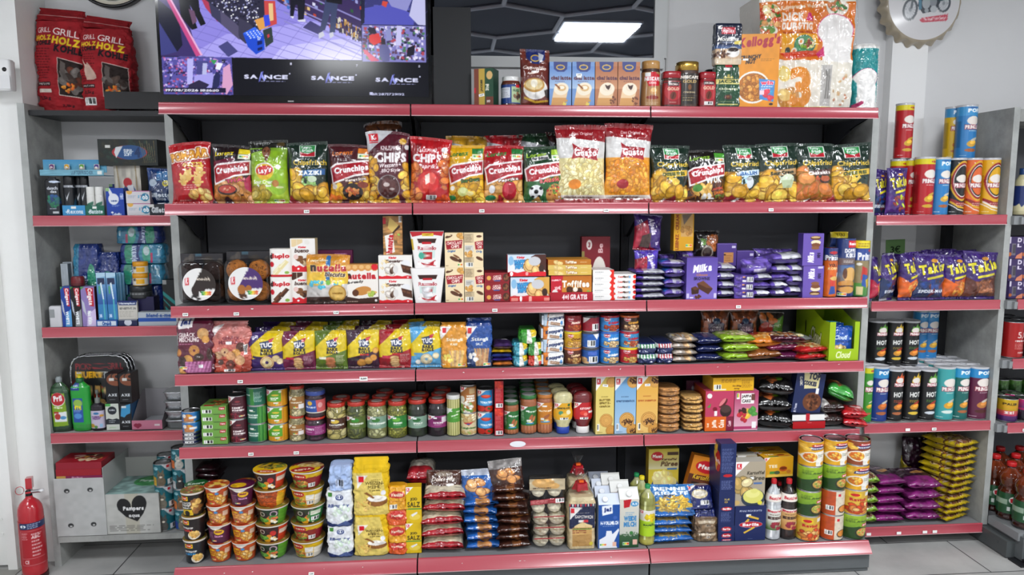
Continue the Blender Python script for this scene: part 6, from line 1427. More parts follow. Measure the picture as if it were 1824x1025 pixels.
for i,(c,h)in enumerate(zip(cc,hs)):
 A=ar((0,36,0,20),c).p('d8d0e0',(.5,.3),(.8,.35),(.75,.5),(.5,.45)).nz(.3,(6,6),i)
 LY('flat_sweet_pack',['dark plum','yellow','navy','violet','orange-brown'][i]+' flat sweet pack in the small pile beside the blue twist bag','sweet pack',(q[0],q[1],y,y+h),1,A,Y=.02,d=.13,zb=ZD if i==4 else None,group='small pile of flat sweet packs',cell=.003,parts=False)
 y+=h
def lz(c):
 A=ar((0,28,0,20),'e8e4dc');A.p(c,(0,.0),(.45,0),(.4,1),(0,1)).p('d8b820',(.62,0),(1,0),(1,.4),(.7,.5)).p(c,(.7,.55),(1,.5),(1,1),(.75,1)).r(.42,0,.6,1,'eeebe4').nz(.15);return A
for q,c,lab in(((914,941,611,634),'3a94a8','upper left'),((941,967,610,634),'3a8a3c','upper right'),((914,941,634,653.5),'3a94a8','lower left'),((941,967,634,653.5),'c83a2c','lower right'),((926,956,588,613),'3f9a34','topmost')):
 x0,x1,z0,z1=fit(*q,.03,ZD if q[3]>650 else None)
 o=em('snack_pack',((x0+x1)/2,.03,z0));tag(o,f'colourful small snack pack with white band, {lab} of the little pyramid','snack pack','pyramid of colourful snack packs')
 a=(x1-x0)/2;h=z1-z0
 ob('wrapper',GL([(0,a*.9,.06,5),(h*.15,a,.065,5),(h*.8,a,.065,5),(h*.98,a*.85,.055,5)],art=lz(c),amp=.003,seed=int(q[0]),yc=.065),FILM,o)
A=ar((0,38,0,24),'c8ccd4');A.p('d87a28',(0,0),(.3,0),(.2,1),(0,1)).p('e8e6e4',(.25,.05),(1,0),(1,.95),(.25,.9)).t('Knoppers',.56,.38,.84,.34,'1c2c5c',b=2,rot=8,sh=.2).p('8a5a38',(.35,.62),(.8,.72),(.78,.92),(.33,.82)).p('e8dcc8',(.35,.7),(.8,.8),(.79,.84),(.34,.74)).e(.86,.7,.06,.1,'4a8ac8').nz(.1)
A2=ar((0,38,0,24),'a8c0d8');A2.im=A.im.copy();A2.p('b8ccdc',(0,0),(.22,0),(.16,1),(0,1))
x0,x1,z0,z1=fit(967,1005,559,653,.03,ZD)
for i in range(4):
 h=(z1-z0)/4
 o=em('wafer_pack',((x0+x1)/2+RU(-.002,.002),.03,z0+(3-i)*h));tag(o,'white and blue stacked wafer pack with dark blue lettering, '+ords(4)[i]+' of four','wafer pack','stack of white wafer packs')
 ob('wrapper',GL([(0,(x1-x0)/2*.96,.06,8),(h*.1,(x1-x0)/2,.065,8),(h*.9,(x1-x0)/2,.065,8),(h*.995,(x1-x0)/2*.95,.06,8)],art=[A2,A][i%2],amp=.002,seed=i,yc=.065),FILM,o)
 ob('end_seal',Geo().box(-(x1-x0)/2-.006,-(x1-x0)/2+.002,.0,.1,h*.15,h*.85,'c8d0dc'),FILM,o)
def nut(c,band,sd,txt,lid,kind=0):
 A=ar((0,31,0,29),c);A.e(.3,.2,.16,.14,'f0e4e0').e(.3,.2,.14,.11,'b81c30').t('ültje',.3,.2,.22,.1,'fff',b=2)
 if kind==1:A=ar((0,31,0,29),c);A.p('ece8e6',(.05,0),(.5,0),(.05,.5)).bc(.5,.5,.9,.95)
 if kind==2:A=ar((0,31,0,29),c);A.p('ece8e6',(.5,0),(.95,0),(.8,.5)).bc(.25,.5,.7,.95);A.t('ERD',.8,.25,.25,.15,'fff',b=2)
 if kind==3:A=ar((0,31,0,29),c);A.bc(.35,.5,.85,.95).r(.3,.2,.8,.42,'4a6ac0').ch(.15,.8,.14,.15,6,.12,['c8a070'],3)
 if kind==0:A.t(txt,.62,.42,.55,.17,band,b=2,sh=.2,rot=4).ch(.5,.8,.46,.17,34,.09,sd,4,o='5a2c14')
 return A.nz(.08)
NC=[(1004.7,1035.5),(1035.5,1067.5),(1067.5,1102.5),(1103,1137.5)]
NS=[[('8e1c28','f0d8c8',['b8562c','8a3a1c'],'Mandel','8a1c24',0),('c8981c','6a3410',['c8944c','e0b468'],'Öfen','d8c020',0),('5a2c1c','f0d0a0',['c8a060','8a5a30'],'Cashew','c86a28',0)],[('8e1c2c','',[],'','2a2a2e',1),('2458a8','',[],'','3a3c44',2),('2454a0','',[],'','3a3c44',3)],[('3a86c8','b01c30',['b0482c','8a2c24'],'Erdnüsse','a01c2c',0),('3484cc','f0f0f0',['e0c898','d0b078'],'Erdnüsse','2c60b0',0),('2c7cc4','f0f0f0',['e0c898','d0b078'],'Erdnüsse','2c60b0',0)],[('3a241c','e8a83c',['d8b888','8a6040'],'Crunch','c8602c',0),('3a86b8','b01c30',['b0482c','d0a070'],'Erdnüsse','a01c2c',0),('b81c28','6a3410',['d8b060','c89444'],'Öfen','d8c020',0)]]
for ci,(x0,x1)in enumerate(NC):
 cx,r_,z0,H=cyl((x0,x1,560,651),.04,ZD);h=H/3
 for k in range(3):
  c,b,s1,t_,lid,kind=NS[ci][k]
  CAN('nut_tin',f"{['dark red-lidded', 'yellow-lidded', 'orange-lidded', 'black-lidded', 'grey-lidded blue', 'grey-rimmed blue barcoded', 'red-lidded light blue', 'blue-lidded', 'bottom blue-lidded', 'orange-lidded brown', 'red-lidded pale blue', 'yellow-lidded red'][ci*3+k]} nut tin, {ords(3)[k]} in the {['first', 'second', 'third', 'fourth'][ci]} column from the white packs",'nut tin',(x0,x1,560,651),nut(c,b,s1,t_,lid,kind),Y=.04,zb=z0+(2-k)*h,lid=lid,h=h-.0008,r=r_,x=cx,group='round nut tins')
for q,c,lab in(((1137,1171,612,650),'3a8a54','green-striped'),((1171,1201,611,649),'b82c3c','red-striped')):
 A=ar((0,34,0,19),'1c2858');A.r(0,.1,1,.5,'e8ecea')
 for k in range(6):A.p(c,(.06+k*.16,.1),(.13+k*.16,.1),(.15+k*.16,.5),(.08+k*.16,.5))
 A.top=HX('1a1c30');A.topart=None
 x0,x1,z0,z1=fit(*q,.03,ZD);h=(z1-z0)/2
 for i in range(2):
  o=em('striped_cookie_pack',((x0+x1)/2,.03,z0+(1-i)*h));tag(o,f'navy cookie pack with {c and lab} band, '+['upper','lower'][i]+' of two','cookie pack','navy striped cookie packs')
  w2=(x1-x0)/2
  ob('wrapper',GL([(0,w2*.9,.09,6),(h*.12,w2,.095,6),(h*.85,w2,.095,6),(h*.99,w2*.9,.085,6)],art=A,amp=.003,seed=i+3,yc=.095),FILM,o)
q=(1198,1243,601,648.5)
A=ar((0,45,0,12),'b0a49a');A.r(.0,.1,1,.4,'c8b8a0').ch(.5,.5,.5,.35,30,.06,['c89858','d8b480','a87844','c8c4c0'],3).r(.55,0,.75,1,'d8b488').nz(.3)
LY('wafer_roll_pack','clear flat pack of pale wafers, {} of four','wafer pack',q,4,A,Y=.02,d=.17,zb=ZD,group='clear wafer packs',fat=1.35,cell=.003,parts=False,back='a89c90')
def nutbag(c,c2,seeds_=None,txt=None,tc='fff'):
 A=ar((0,60,0,60),c);
 if c2:A.ch(.5,.62,.42,.28,70,.06,c2,3).r(0,.9,1,1,c)
 if txt:A.t(txt,.5,.3,.6,.14,tc,b=2)
 return A.nz(.12)
LY('nut_bag','navy nut bag lying flat, {} of three beside the clear wafer packs','nut bag',(1243,1292,602,646),3,nutbag('1c2450',['3a3c60','2a3060'],None,'Nuts'),Y=.02,d=.17,zb=ZD,group='navy nut bags',fat=1.4,jit=.006,jr=.15,amp=.004)
LY('pistachio_bag','lime green bag of pale nuts, {} of three','nut bag',(1289,1351,597,645),3,nutbag('8aac2c',['d8cca0','c8b888','e8dcb8','a8a070']),Y=.01,d=.17,zb=ZD,group='lime green nut bags',fat=1.45,jit=.010,jr=.2)
LY('nut_bag',['orange nut bag with a red tomato picture lying on the brown one','brown-orange nut bag lying flat under the orange one'],'nut bag',(1334,1396,601,645),2,[nutbag('c87420',['e0a04c','d88c34','e8b878']).e(.3,.4,.2,.2,'b82c1c'),nutbag('8a5224',None)],Y=.02,d=.17,zb=ZD,fat=1.35,jr=.2)
LY('nut_bag','plum-coloured nut bag lying flat, {} of three beside the orange nut bag','nut bag',(1374,1437,599,643),3,[nutbag('4c1c30',['c8844c','a85c34','e0c8b8']),nutbag('6a1c40',['c8a08c','d8c8c0','8a4a34']),nutbag('5c1a44',None)],Y=.02,d=.17,zb=ZD,fat=1.35,jr=.2,jit=.01)
LY('nut_bag','silver grey seed bag lying on the plum-coloured bags by the lime display box','nut bag',(1392,1452,599,616),1,nutbag('6c6e70',['c8b070','3a3a38','8a8a5c','e0d8b0']),Y=.06,d=.16,fat=1.5,rzs=.3)
LY('nut_bag','bright red nut bag lying flat, {} of two against the lime display box','nut bag',(1421,1483,618,643),2,nutbag('b01c20',['e0a860','d8c8a0','c88a4c']),Y=.01,d=.16,zb=ZD,fat=1.4,rzs=.2)
for q,lab in(((1248,1299,553,606),'copper-coloured cracker bag with a plum hexagon, left of two at the back'),((1300,1350,553,606),'copper-coloured cracker bag with a plum hexagon, right of two at the back')):
 A=ar(q,'4a2414');A.ch(.5,.5,.5,.5,90,.1,['7a3c1c','8a4824','5c2c14'],4).p('2c1836',(.2,.45),(.5,.3),(.82,.45),(.8,.75),(.5,.9),(.22,.75)).e(.5,.34,.13,.1,'1c3450').t('CHILLI',.5,.55,.3,.06,'b8a8b0',b=0).t('CRACKERS',.5,.63,.44,.07,'c8b8c0',b=0)
 BAG('cracker_bag',lab,'cracker bag',q,A,Y=.14,t=.06,seed=5)
q=(1351,1396,556,606);A=ar(q,'241c18');A.p('4a7a28',(.55,.3),(1,.1),(1,1),(.5,1)).e(.25,.6,.25,.3,'8a2418').ch(.4,.2,.3,.1,8,.12,['a85c24'],3).t('flavours',.6,.45,.5,.09,'b8c0a8',b=0,rot=5).nz(.1)
BAG('cracker_bag','dark bag with tomato and green leaf picture behind the nut bags','snack bag',q,A,Y=.15,t=.05)
xf0,xf1,z0,z1=fit(1477,1530,574,643,.02,ZD)
o=em('display_box',((xf0+xf1)/2,.02,z0));tag(o,'lime green cardboard display box at the right end of the fourth shelf','display box')
w2=(xf1-xf0)/2;h=z1-z0;D=.32
LG='9cbc1c'
F=ar((0,53,0,20),LG,side=LG).t('Cloud',.5,.5,.5,.6,'e8f0c8',b=1,sh=.3)
ob('front_panel',GB(2*w2,.003,h*.30,F),CARD,o)
for a_,b_ in((-w2,-w2+.028),(w2-.022,w2)):ob('front_post',Geo().box(a_,b_,0,.003,h*.3,h,LG),CARD,o,False)
S=Art(.36,LG,160);S.t('Cloud',.62,.55,.3,.34,'e8f0c8',b=1,sh=.3,o='5a7a10').e(.3,.5,.02,.05,'2a3010').r(.42,.62,.5,.68,'eef').p('14161a',(0,0),(.65,0),(.2,.0),(0,.0))
nU,nV=MG(LS(0,1,120),LS(0,1,60));top=h*(1+.35*np.clip((nU-.2)/.5,0,1))
G=Geo()
for sx,fl in((-w2,False),(w2,True)):G.grid(NST([0*nU+sx,D*nU,nV*top],-1),S.sample(1-nU,1-nV),flip=not fl)
G.box(-w2,w2,D,D+.003,0,h*1.35,LG).box(-w2,w2,.003,D,.001,.003,LG);ob('side_panel',G,CARD,o,False)
for i,(yy,dx,hz)in enumerate(((.012,-.004,.9),(.035,.012,.95),(.08,-.006,1.05),(.13,.006,1.12))):
 q=(1485,1522,578,636);A=ar(q,'1c50a8' if i<3 else '3a9ab0');A.t('Cloud',.42,.3,.6,.14,'e8f0fa',b=1,sh=.3).t('PISTAZIEN',.55,.44,.6,.06,'14306c').ch(.4,.76,.3,.16,14,.12,['e0c890','c8a868','f0dcb0'],3,o='8a6a3c').e(.9,.35,.06,.06,'d8e4f4').nz(.08)
 b=BAG('pistachio_pouch','blue nut pouch standing in the lime green display box, '+['front one','second one','third one','hindmost, turquoise one'][i],'nut pouch',q,A,Y=.02+yy,zb=ZD+.004,t=.02,pull=.02,group='nut pouches in the lime box')
 b.location.x=(xf0+xf1)/2+dx+.003;b.scale=(.95,1,hz)
 #tins, jars and cookies on the fifth shelf
YE=.045
def cans(nm,label,cat,q,n,arts,Y=YE,zb=ZE,group=None,lid='tin',hs=None,**k):
 cx,r_,z0,H=cyl(q,Y,zb);hs=hs or[1/n]*n;z=z0+H;out=[]
 for i in range(n):
  h=H*hs[i];z-=h
  A=arts[i%len(arts)]
  out.append(CAN(nm,label.format(ords(n)[i])if isinstance(label,str)else label[i],cat,q,A,Y=Y,zb=z,h=h-.0006,r=r_,x=cx,group=group,lid=lid,key=(id(A),round(h,4),round(r_,4)),**k))
 return out
KEEP=[]
def a0(w_,h_,bg,**k):A=ar((0,w_,0,h_),bg,**k);KEEP.append(A);return A
T1=a0(32,20,'2c74b4').e(.5,.7,.3,.35,'b87848').e(.25,.4,.12,.14,'e8e4e0').e(.55,.35,.08,.1,'e0a030').r(.55,.45,.9,.7,'e8e8ec').nz(.1)
cans('tuna_tin','light blue fish tin with a brown picture, {} of two on the navy tins','fish tin',(325,357,730,767),2,[T1],zb=None,group='blue fish tins')
T2=a0(32,10,'161f44').bc(.25,.15,.75,.9)
cans('tuna_tin','flat navy fish tin with a barcode, {} of three','fish tin',(326,358,767,796),3,[T2],group='navy fish tins')
A=ar((0,46,0,14),'6fa048',side='56843a',top='7a9a50');A.bc(.05,.45,.42,.95).p('b01c28',(.72,.15),(.96,.1),(.94,.5),(.7,.55)).t('Heinz',.83,.32,.18,.2,'f0d8d4',b=1).p('3a5a24',(.4,0),(.85,0),(.7,.12),(.5,.12)).r(0,0,1,.03,'90b870')
A.topart=Art(.9,'6f9a48',90).ch(.5,.5,.4,.35,26,.09,['c85a2c','e0b860','7a3a20','3a6a24'],4).r(.1,.8,.5,.95,'b01c28')
BP('vegetable_carton','flat green ready-meal carton, {} of five beside the fish tins','food carton',(357,403,724,794),5,A,group='pile of green cartons',Y=.04,zb=ZE,d=.12)
K1=a0(33,46,'4a1826').K(.5,.36).ln(.3,.3,.8,.35,1,'c8a8a8').e(.6,.22,.14,.06,'8a3038').t('KIDNEY',.58,.5,.56,.075,'ece4e0',b=2).t('BOHNEN',.6,.61,.6,.075,'ece4e0',b=2).ln(.3,.68,.85,.71,1,'c8a8a8').ch(.45,.9,.42,.12,34,.09,['7a2434','8e3040','5c1824'],3,o='300c14').ns(.66,.86,.24,.035)
cans('bean_tin','dark red kidney bean tin, {} of two in the front column','vegetable tin',(409,442,702,793),2,[K1],group='kidney bean tins')
cans('bean_tin','dark-topped kidney bean tin, {} of two in the column behind','vegetable tin',(417,443,694,775),2,[K1],Y=.125,group='kidney bean tins at the back')
K2=a0(36,36,'1a5c4a')
for k in range(7):K2.p(['3c8a3a','2c7430','58a048'][k%3],(.64+k*.05,0),(.70+k*.05,0),(.68+k*.05,1),(.62+k*.05,1))
K2.e(.38,.28,.16,.03,'a8b890').t('PRINZESS',.36,.5,.56,.09,'e4ece4',b=2).t('BOHNEN',.38,.63,.48,.09,'e4ece4',b=2).ln(.2,.72,.55,.76,1,'a8c8b8').r(.2,.18,.42,.26,'eee')
K3=a0(36,36,'1c6450').ln(.5,.2,.9,.8,9,'d8e4dc').r(.46,.2,.49,.8,'d8e4dc').t('BOHNEN',.2,.4,.3,.07,'e4ece4',b=1)
for k in range(5):K3.p(['3c8a3a','2c7430'][k%2],(.28+k*.04,0),(.32+k*.04,0),(.33+k*.04,1),(.29+k*.04,1))
cans('bean_tin','dark green bean tin with printed bean pods, {} of three','vegetable tin',(441,476,687,792),3,[K3,K2,K2],group='green bean tins')
K4=a0(37,34,'d89820')
for k in range(9):K4.r(k*.12,0,k*.12+.02,1,'b87a14').r(0,k*.12,1,k*.12+.02,'c8881c')
K4.r(.08,.0,.78,.7,'5aa02c').K(.42).e(.5,.3,.18,.05,'e0c040').t('GEMÜSE',.45,.48,.4,.08,'f0f4e8',b=2).t('MAIS',.42,.58,.26,.08,'f0f4e8',b=2).e(.74,.1,.07,.07,'dce8d0').ns(.5,.84,.26,.05).r(.42,.74,.66,.82,'eee')
cans('corn_tin','green and yellow sweetcorn tin, {} of three','vegetable tin',(477,514,690,794),3,[K4],group='sweetcorn tins')
SL='b83224'
SLA=Art(1,SL,40);SLA.e(.5,.5,.42,.42,SL).e(.5,.5,.32,.32,'c8b8b0').e(.5,.5,.2,.12,'b8a8a0')
M_=a0(30,50,'8a8058').ch(.5,.5,.55,.5,90,.12,['b8ac80','a0946a','c8bc94','7a7048'],4,o='5a5234')
ML=Art(.75,'9a6a34',60).p('e8e4dc',(0,0),(.3,0),(.1,.4),(0,.4)).e(.4,.2,.14,.08,'d8c8a8').t('CHAMPIGNONS',.5,.48,.7,.1,'f0ece0',b=1).r(.66,.6,.95,.98,'e8e4e0').ns(.35,.8,.28,.09)
for i,(y0,y1)in enumerate(((686,738.5),(738.5,791))):
 JAR('mushroom_jar',['upper','lower'][i]+' mushroom jar with a red lid and ochre label','preserving jar',(515,544,y0,y1),M_,ML,Y=YE,zb=ZE if i else None,lid=SL,lidart=SLA,lv=(.25,.66),group='mushroom jars')
J_=a0(38,50,'2a0c1c').nz(.3)
JL=Art(.6,'2c4f9c',60).e(.3,.25,.12,.1,'e0b040').t('PRÄSENT',.34,.55,.5,.14,'e8e8f0',b=1).p('c85a5c',(.6,0),(1,0),(1,1),(.66,1)).r(0,.92,1,1,'d8d0c0').e(.8,.4,.1,.12,'e0a0a0')
CK=Art(1,'e8e4e4',60)
for k in range(64):
 if(k+k//8)%2:CK.r(k%8/8,k//8/8,(k%8+1)/8,(k//8+1)/8,'28408c')
o=JAR('jam_jar','dark jam jar with a blue checked lid, standing on the red cabbage jar','preserving jar',(544,580,694,740),J_,JL,Y=YE,zb=None,lid='3a509c',lidart=CK,lh=.16,lv=(.18,.68),neck=.95)
CB=a0(38,50,'200818').ch(.5,.5,.5,.5,50,.12,['2c0c20','3a1028','180610'],3)
CL=Art(.45,'8a2a6c',60).r(0,.1,.05,.9,'e8dce4').t('ROTE BETE',.3,.4,.42,.2,'f0e4ec',b=2).ln(.55,.12,.98,.9,6,'d0a0c0').ln(.1,.6,.45,.8,1,'e0b8d0').r(.2,.3,.35,.4,'eee')
JAR('beetroot_jar','dark purple beetroot jar with a red lid and magenta label, under the checked lid jar','preserving jar',(544,581,740,789),CB,CL,Y=YE,zb=ZE,lid=SL,lidart=SLA,lv=(.25,.66),neck=.93)
def lab(bg,txt,w2,pic,asp=.72,tc='eef0e8',K_=True):
 L=Art(asp,bg,70)
 if K_:L.K(.4,.5)
 L.e(.5,.3,.2,.12,pic).e(.4,.34,.12,.08,pic).r(.3,.12,.48,.24,'eee').t(txt,.55,.6,w2,.14,tc,b=2).ln(.35,.74,.75,.8,1,tc);return L
def cont(bg,cols,n,s,sd,asp=.7,W=36,H=70):
 return a0(W,H,bg).ch(.5,.5,.56,.52,n,s,cols,sd,o=(HX(bg)*.6),asp=asp)
PROF=[(0,.93),(.02,.98),(.06,1),(.26,1.),(.3,.97),(.58,.97),(.63,1.),(.75,.99),(.82,.9),(.87,.84),(.9,.84)]
JS=[((581.5,618,716,789),cont('8a8040',['c8bc7c','b8aa64','d4c890'],26,.22,3),lab('4a2c20','KARTOFFELN',.7,'d8b848',K_=False),'pale potato','brown',(.28,.6)),((617.5,653,714,787),cont('3c4420',['6a7034','5a602a','7c8044'],90,.12,4,.28),lab('54682c','BRECHBOHNEN',.66,'3a8a30'),'cut green bean','olive green',(.28,.62)),((653.5,690,714,787),cont('7a7a4c',['a8a878','989868','b8b888'],80,.11,5),lab('7c9c88','GROSSE BOHNEN',.8,'3a7a34'),'broad bean','sage green',(.28,.62)),((690,725.5,713,786),cont('5a5c1c',['8c8c34','7c7c2a','a0a048'],200,.05,6,1),lab('2c7c34','ERBSEN',.44,'6ab03c'),'pea','bright green',(.28,.62)),((725.5,761.5,710,783),a0(36,70,'20281a').nz(.35,(12,12),3),lab('7c9c88','SPINAT',.46,'2c6a34'),'dark spinach','sage green',(.24,.56)),((761.5,797,709,780),a0(36,70,'180a14').nz(.4,(12,12),3),lab('8a2a6c','ROTKOHL',.5,'5c1844').r(.72,.1,.98,.6,'e0d0dc'),'dark purple red cabbage','magenta',(.24,.56))]
for i,(q,c,l,w_,lc,lv)in enumerate(JS):
 o=JAR('vegetable_jar',f'{w_} jar with a red lid and {lc} label in the front row','preserving jar',q,c,l,Y=YE+(.01 if i<4 else .02),zb=ZE,lid=SL,lidart=SLA,prof=PROF,lv=lv,lh=.105,neck=.86)
 for k in range(1,3 if i in(2,5)else 2):
  dup(o,(o.location.x+.010*k,o.location.y+.088*k,o.location.z),label=f'{w_} jar with a red lid, {["directly behind the front one", "hindmost of its file of three"][k-1]}')
q=(795.5,820,702,780)
c=a0(24,76,'a8a860')
for k in range(6):c.r(.02+k*.17,.0,.14+k*.17,1,'c8c484').r(.12+k*.17,0,.16+k*.17,1,'8a8a4c')
l=Art(1.2,'4c9434',60);l.p('e8ece0',(0,0),(.45,0),(.1,.4),(0,.5)).t('SPARGEL',.6,.5,.55,.09,'f0f4e8',rot=18,b=1).r(.2,.15,.42,.24,'eee').r(.7,.2,.98,.3,'c8d8b8').ln(.5,.66,.9,.72,1,'e0ecd8')
JAR('asparagus_jar','slender jar of pale asparagus with a white lid','preserving jar',q,c,l,Y=.06,zb=ZE,lid='d8d8d4',lv=(.34,.68),lh=.1,neck=.96,prof=[(0,.9),(.02,1),(.1,.97),(.84,.97),(.9,.95)])
B1=a0(29,50,'a8682c').K(.5,.3).r(.55,.1,.9,.3,'c8a878').ch(.3,.82,.5,.2,30,.12,['e0dcd0','d0ccc0','7a9a4c'],3).t('WEISSE',.62,.38,.5,.07,'f4f0e8',b=2).t('RIESEN',.62,.47,.5,.07,'f4f0e8',b=2).t('BOHNEN',.62,.56,.5,.07,'f4f0e8',b=2).e(.12,.5,.15,.2,'d8d4c8').p('5a8a34',(.2,.8),(.7,.9),(.65,.97),(.2,.88)).g('6a5a48','3c342c',0,.06)
B2=a0(29,48,'d8c8a0').ch(.5,.2,.5,.2,30,.13,['e8dcb8','c8a870'],3,o='a8844c').p('c02c34',(.15,.42),(.8,.38),(.5,.55)).e(.48,.48,.12,.05,'2c5a9c').t('Langbohnen',.5,.68,.85,.11,'3a6a2c',b=1).ch(.5,.9,.5,.08,20,.1,['c8a870','8a9a4c'],5)
cans('bean_tin',['brown-labelled white bean tin with a dark lid, upper of two','cream-labelled long bean tin, lower of two'],'vegetable tin',(820,849,683,779),2,[B1,B2],Y=.06,hs=[.56,.44])
TM=a0(30,44,'2c86c4').K(.5,.35,'f0f0ee').r(.9,0,.93,.7,'d83030').e(.5,.28,.3,.12,'c83024').e(.5,.25,.22,.07,'e05a3c').t('TOMATEN',.52,.56,.7,.1,'f0f4f8',b=2).ln(.3,.64,.7,.68,1,'d0e0f0').r(0,.72,1,1,'5a1a14').e(.2,.85,.24,.2,'b8281c').e(.7,.86,.26,.2,'c83020').ch(.7,.84,.06,.04,4,.06,['2c5a24'],3)
cans('tomato_tin','blue and red tomato tin, {} of two','vegetable tin',(850,880,691,778),2,[TM],Y=.06,group='tomato tins')
PT=a0(16,50,'a81c28',side='8a141e').ch(.5,.12,.4,.1,6,.3,['d85040','c83a2c'],3).ln(.12,.26,.9,.76,13,'d88a80').bc(.1,.82,.9,.97)
x0,x1,z0,z1=fit(881,897,679,779,.05,ZE)
for i in range(2):
 BOX('tomato_paste_carton',['upper','lower'][i]+' narrow red tomato paste carton standing between the tins and the sausage jars','food carton',(881,897,679+50*i,729+50*i),PT,Y=.05,zb=z0+(1-i)*(z1-z0)/2,d=.04,h=(z1-z0)/2-.001,group='tomato paste cartons')
def sausage(bg='6a3c20'):
 c=a0(28,70,bg)
 for k in range(5):
  c.e(.1+k*.2,.2,.11,-.22,'9c5a34').e(.1+k*.2,.82,.12,-.18,'a8623c').e(.08+k*.2,.8,.04,-.12,'c0805a')
 return c
G1=Art(1.3,'2c6c34',70).K(.42).ln(.02,.3,.22,.8,7,'e0e8d8').t('WIENER',.68,.28,.55,.07,'f0f4e8',b=1).e(.6,.6,.1,.24,'b0603c',20).e(.78,.66,.08,.2,'c87a4c',20).r(.34,.68,.6,.78,'e8e8e0').r(.3,.86,.8,.92,'3a8ac0').ns(.4,.78,.3,.05).r(.3,.2,.5,.27,'eee')
G3=Art(1.3,'c47a24',70).K(.42).t('BRATWURST',.5,.38,.8,.06,'f8ecd8',b=1).e(.55,.65,.1,.26,'9c5a34',60).r(.2,.7,.4,.8,'e8e8e0').ns(.4,.78,.3,.05).r(.2,.86,.8,.92,'3a8ac0').r(.3,.12,.6,.19,'eee').ln(.84,.2,.98,.8,7,'f0dcc0')
for q,l,lc,w_,lv,n_ in(((897,924,714,777),G1,'2c5c34','short sausage jar with green-edged white lid',(.15,.72),3),((927,956,702,776),G1,'2c6c34','tall sausage jar with a green-edged white lid and green label',(.22,.72),3),((956,984,701,775),G3,'b8702c','tall sausage jar with an orange-edged white lid and orange label',(.24,.8),3)):
 la=Art(1,lc,40).e(.5,.5,.42,.42,'d8dad8')
 o=JAR('sausage_jar',w_+', front one of its file','preserving jar',q,sausage(),l,Y=.06,zb=ZE,lid=lc,lidart=la,lv=lv,lh=.09,neck=.97,prof=[(0,.9),(.02,1),(.84,1),(.9,.92)])
 for k in range(1,n_+1):dup(o,(o.location.x+.004*k,o.location.y+.078*k,o.location.z),label=w_+', '+['second','third','hindmost'][k-1]+' of its file')
def squeeze(q,col,cap,l,label):
 cx,r_,z0,h_=cyl(q,.05,ZE)
 o=em('sauce_bottle',(cx,.05+r_*.6,z0));tag(o,label,'sauce bottle')
 pr=[(.16,.62,.55),(.22,.66,.58),(.36,.96,.62),(.5,.98,.62),(.66,.84,.6),(.84,.98,.6),(.92,.9,.55),(.97,.7,.4),(1,.35,.2)]
 c=a0(36,60,col).nz(.06)
 ob('squeeze_body',GL([(z*h_,a*r_,b*r_,2.4)for z,a,b in pr],art=c),GLASSY,o)
 ob('cap',GL([(0,r_*.64,r_*.56,2.4),(h_*.02,r_*.66,r_*.58,2.4),(h_*.15,r_*.66,r_*.58,2.4),(h_*.165,r_*.6,r_*.5,2.4)],col=cap),PLAST,o)
 zz=LS(.34,.74,8);ra=np.interp(zz,[p[0]for p in pr],[p[1]for p in pr]);rb=np.interp(zz,[p[0]for p in pr],[p[2]for p in pr])
 ob('label',GL([(z*h_,a*r_,b*r_,2.4)for z,a,b in zip(zz,ra,rb)],art=l,za=.34*h_,zb=.74*h_,cap='none',off=.0006),LABEL,o)
 return o
RL=Art(1,'d8a01c',80).K(.4).t('REMOULADE',.5,.3,.7,.1,'3a3418',b=1).t('',.5,.5,.1,.1,'000').e(.35,.58,.12,.12,'4a8a6a').e(.55,.7,.2,.1,'e8c050').e(.75,.55,.12,.14,'e8e0b8').bc(.3,.86,.75,1).e(.8,.12,.08,.08,'2c5a34')
KL=Art(1,'b81c24',80).K(.4).t('KETCHUP',.6,.35,.6,.12,'f8ece8',b=2).e(.5,.62,.2,.14,'d83a2c').e(.6,.7,.1,.1,'e87a6a').bc(.3,.88,.75,1).r(.75,.5,.98,.62,'eee')
for qq,c1,c2,l,w_ in(((984,1019,695,776),'c8c090','22409c',RL,'pale yellow remoulade squeeze bottle standing on its blue cap'),((1019,1054,694,775),'6a1018','e0dcda',KL,'dark red ketchup squeeze bottle standing on its white cap')):
 o=squeeze(qq,c1,c2,l,w_+', front one')
 for k in(1,2):dup(o,(o.location.x-.006*k,o.location.y+.07*k,o.location.z),label=w_+', '+['second','third'][k-1]+' in its file')
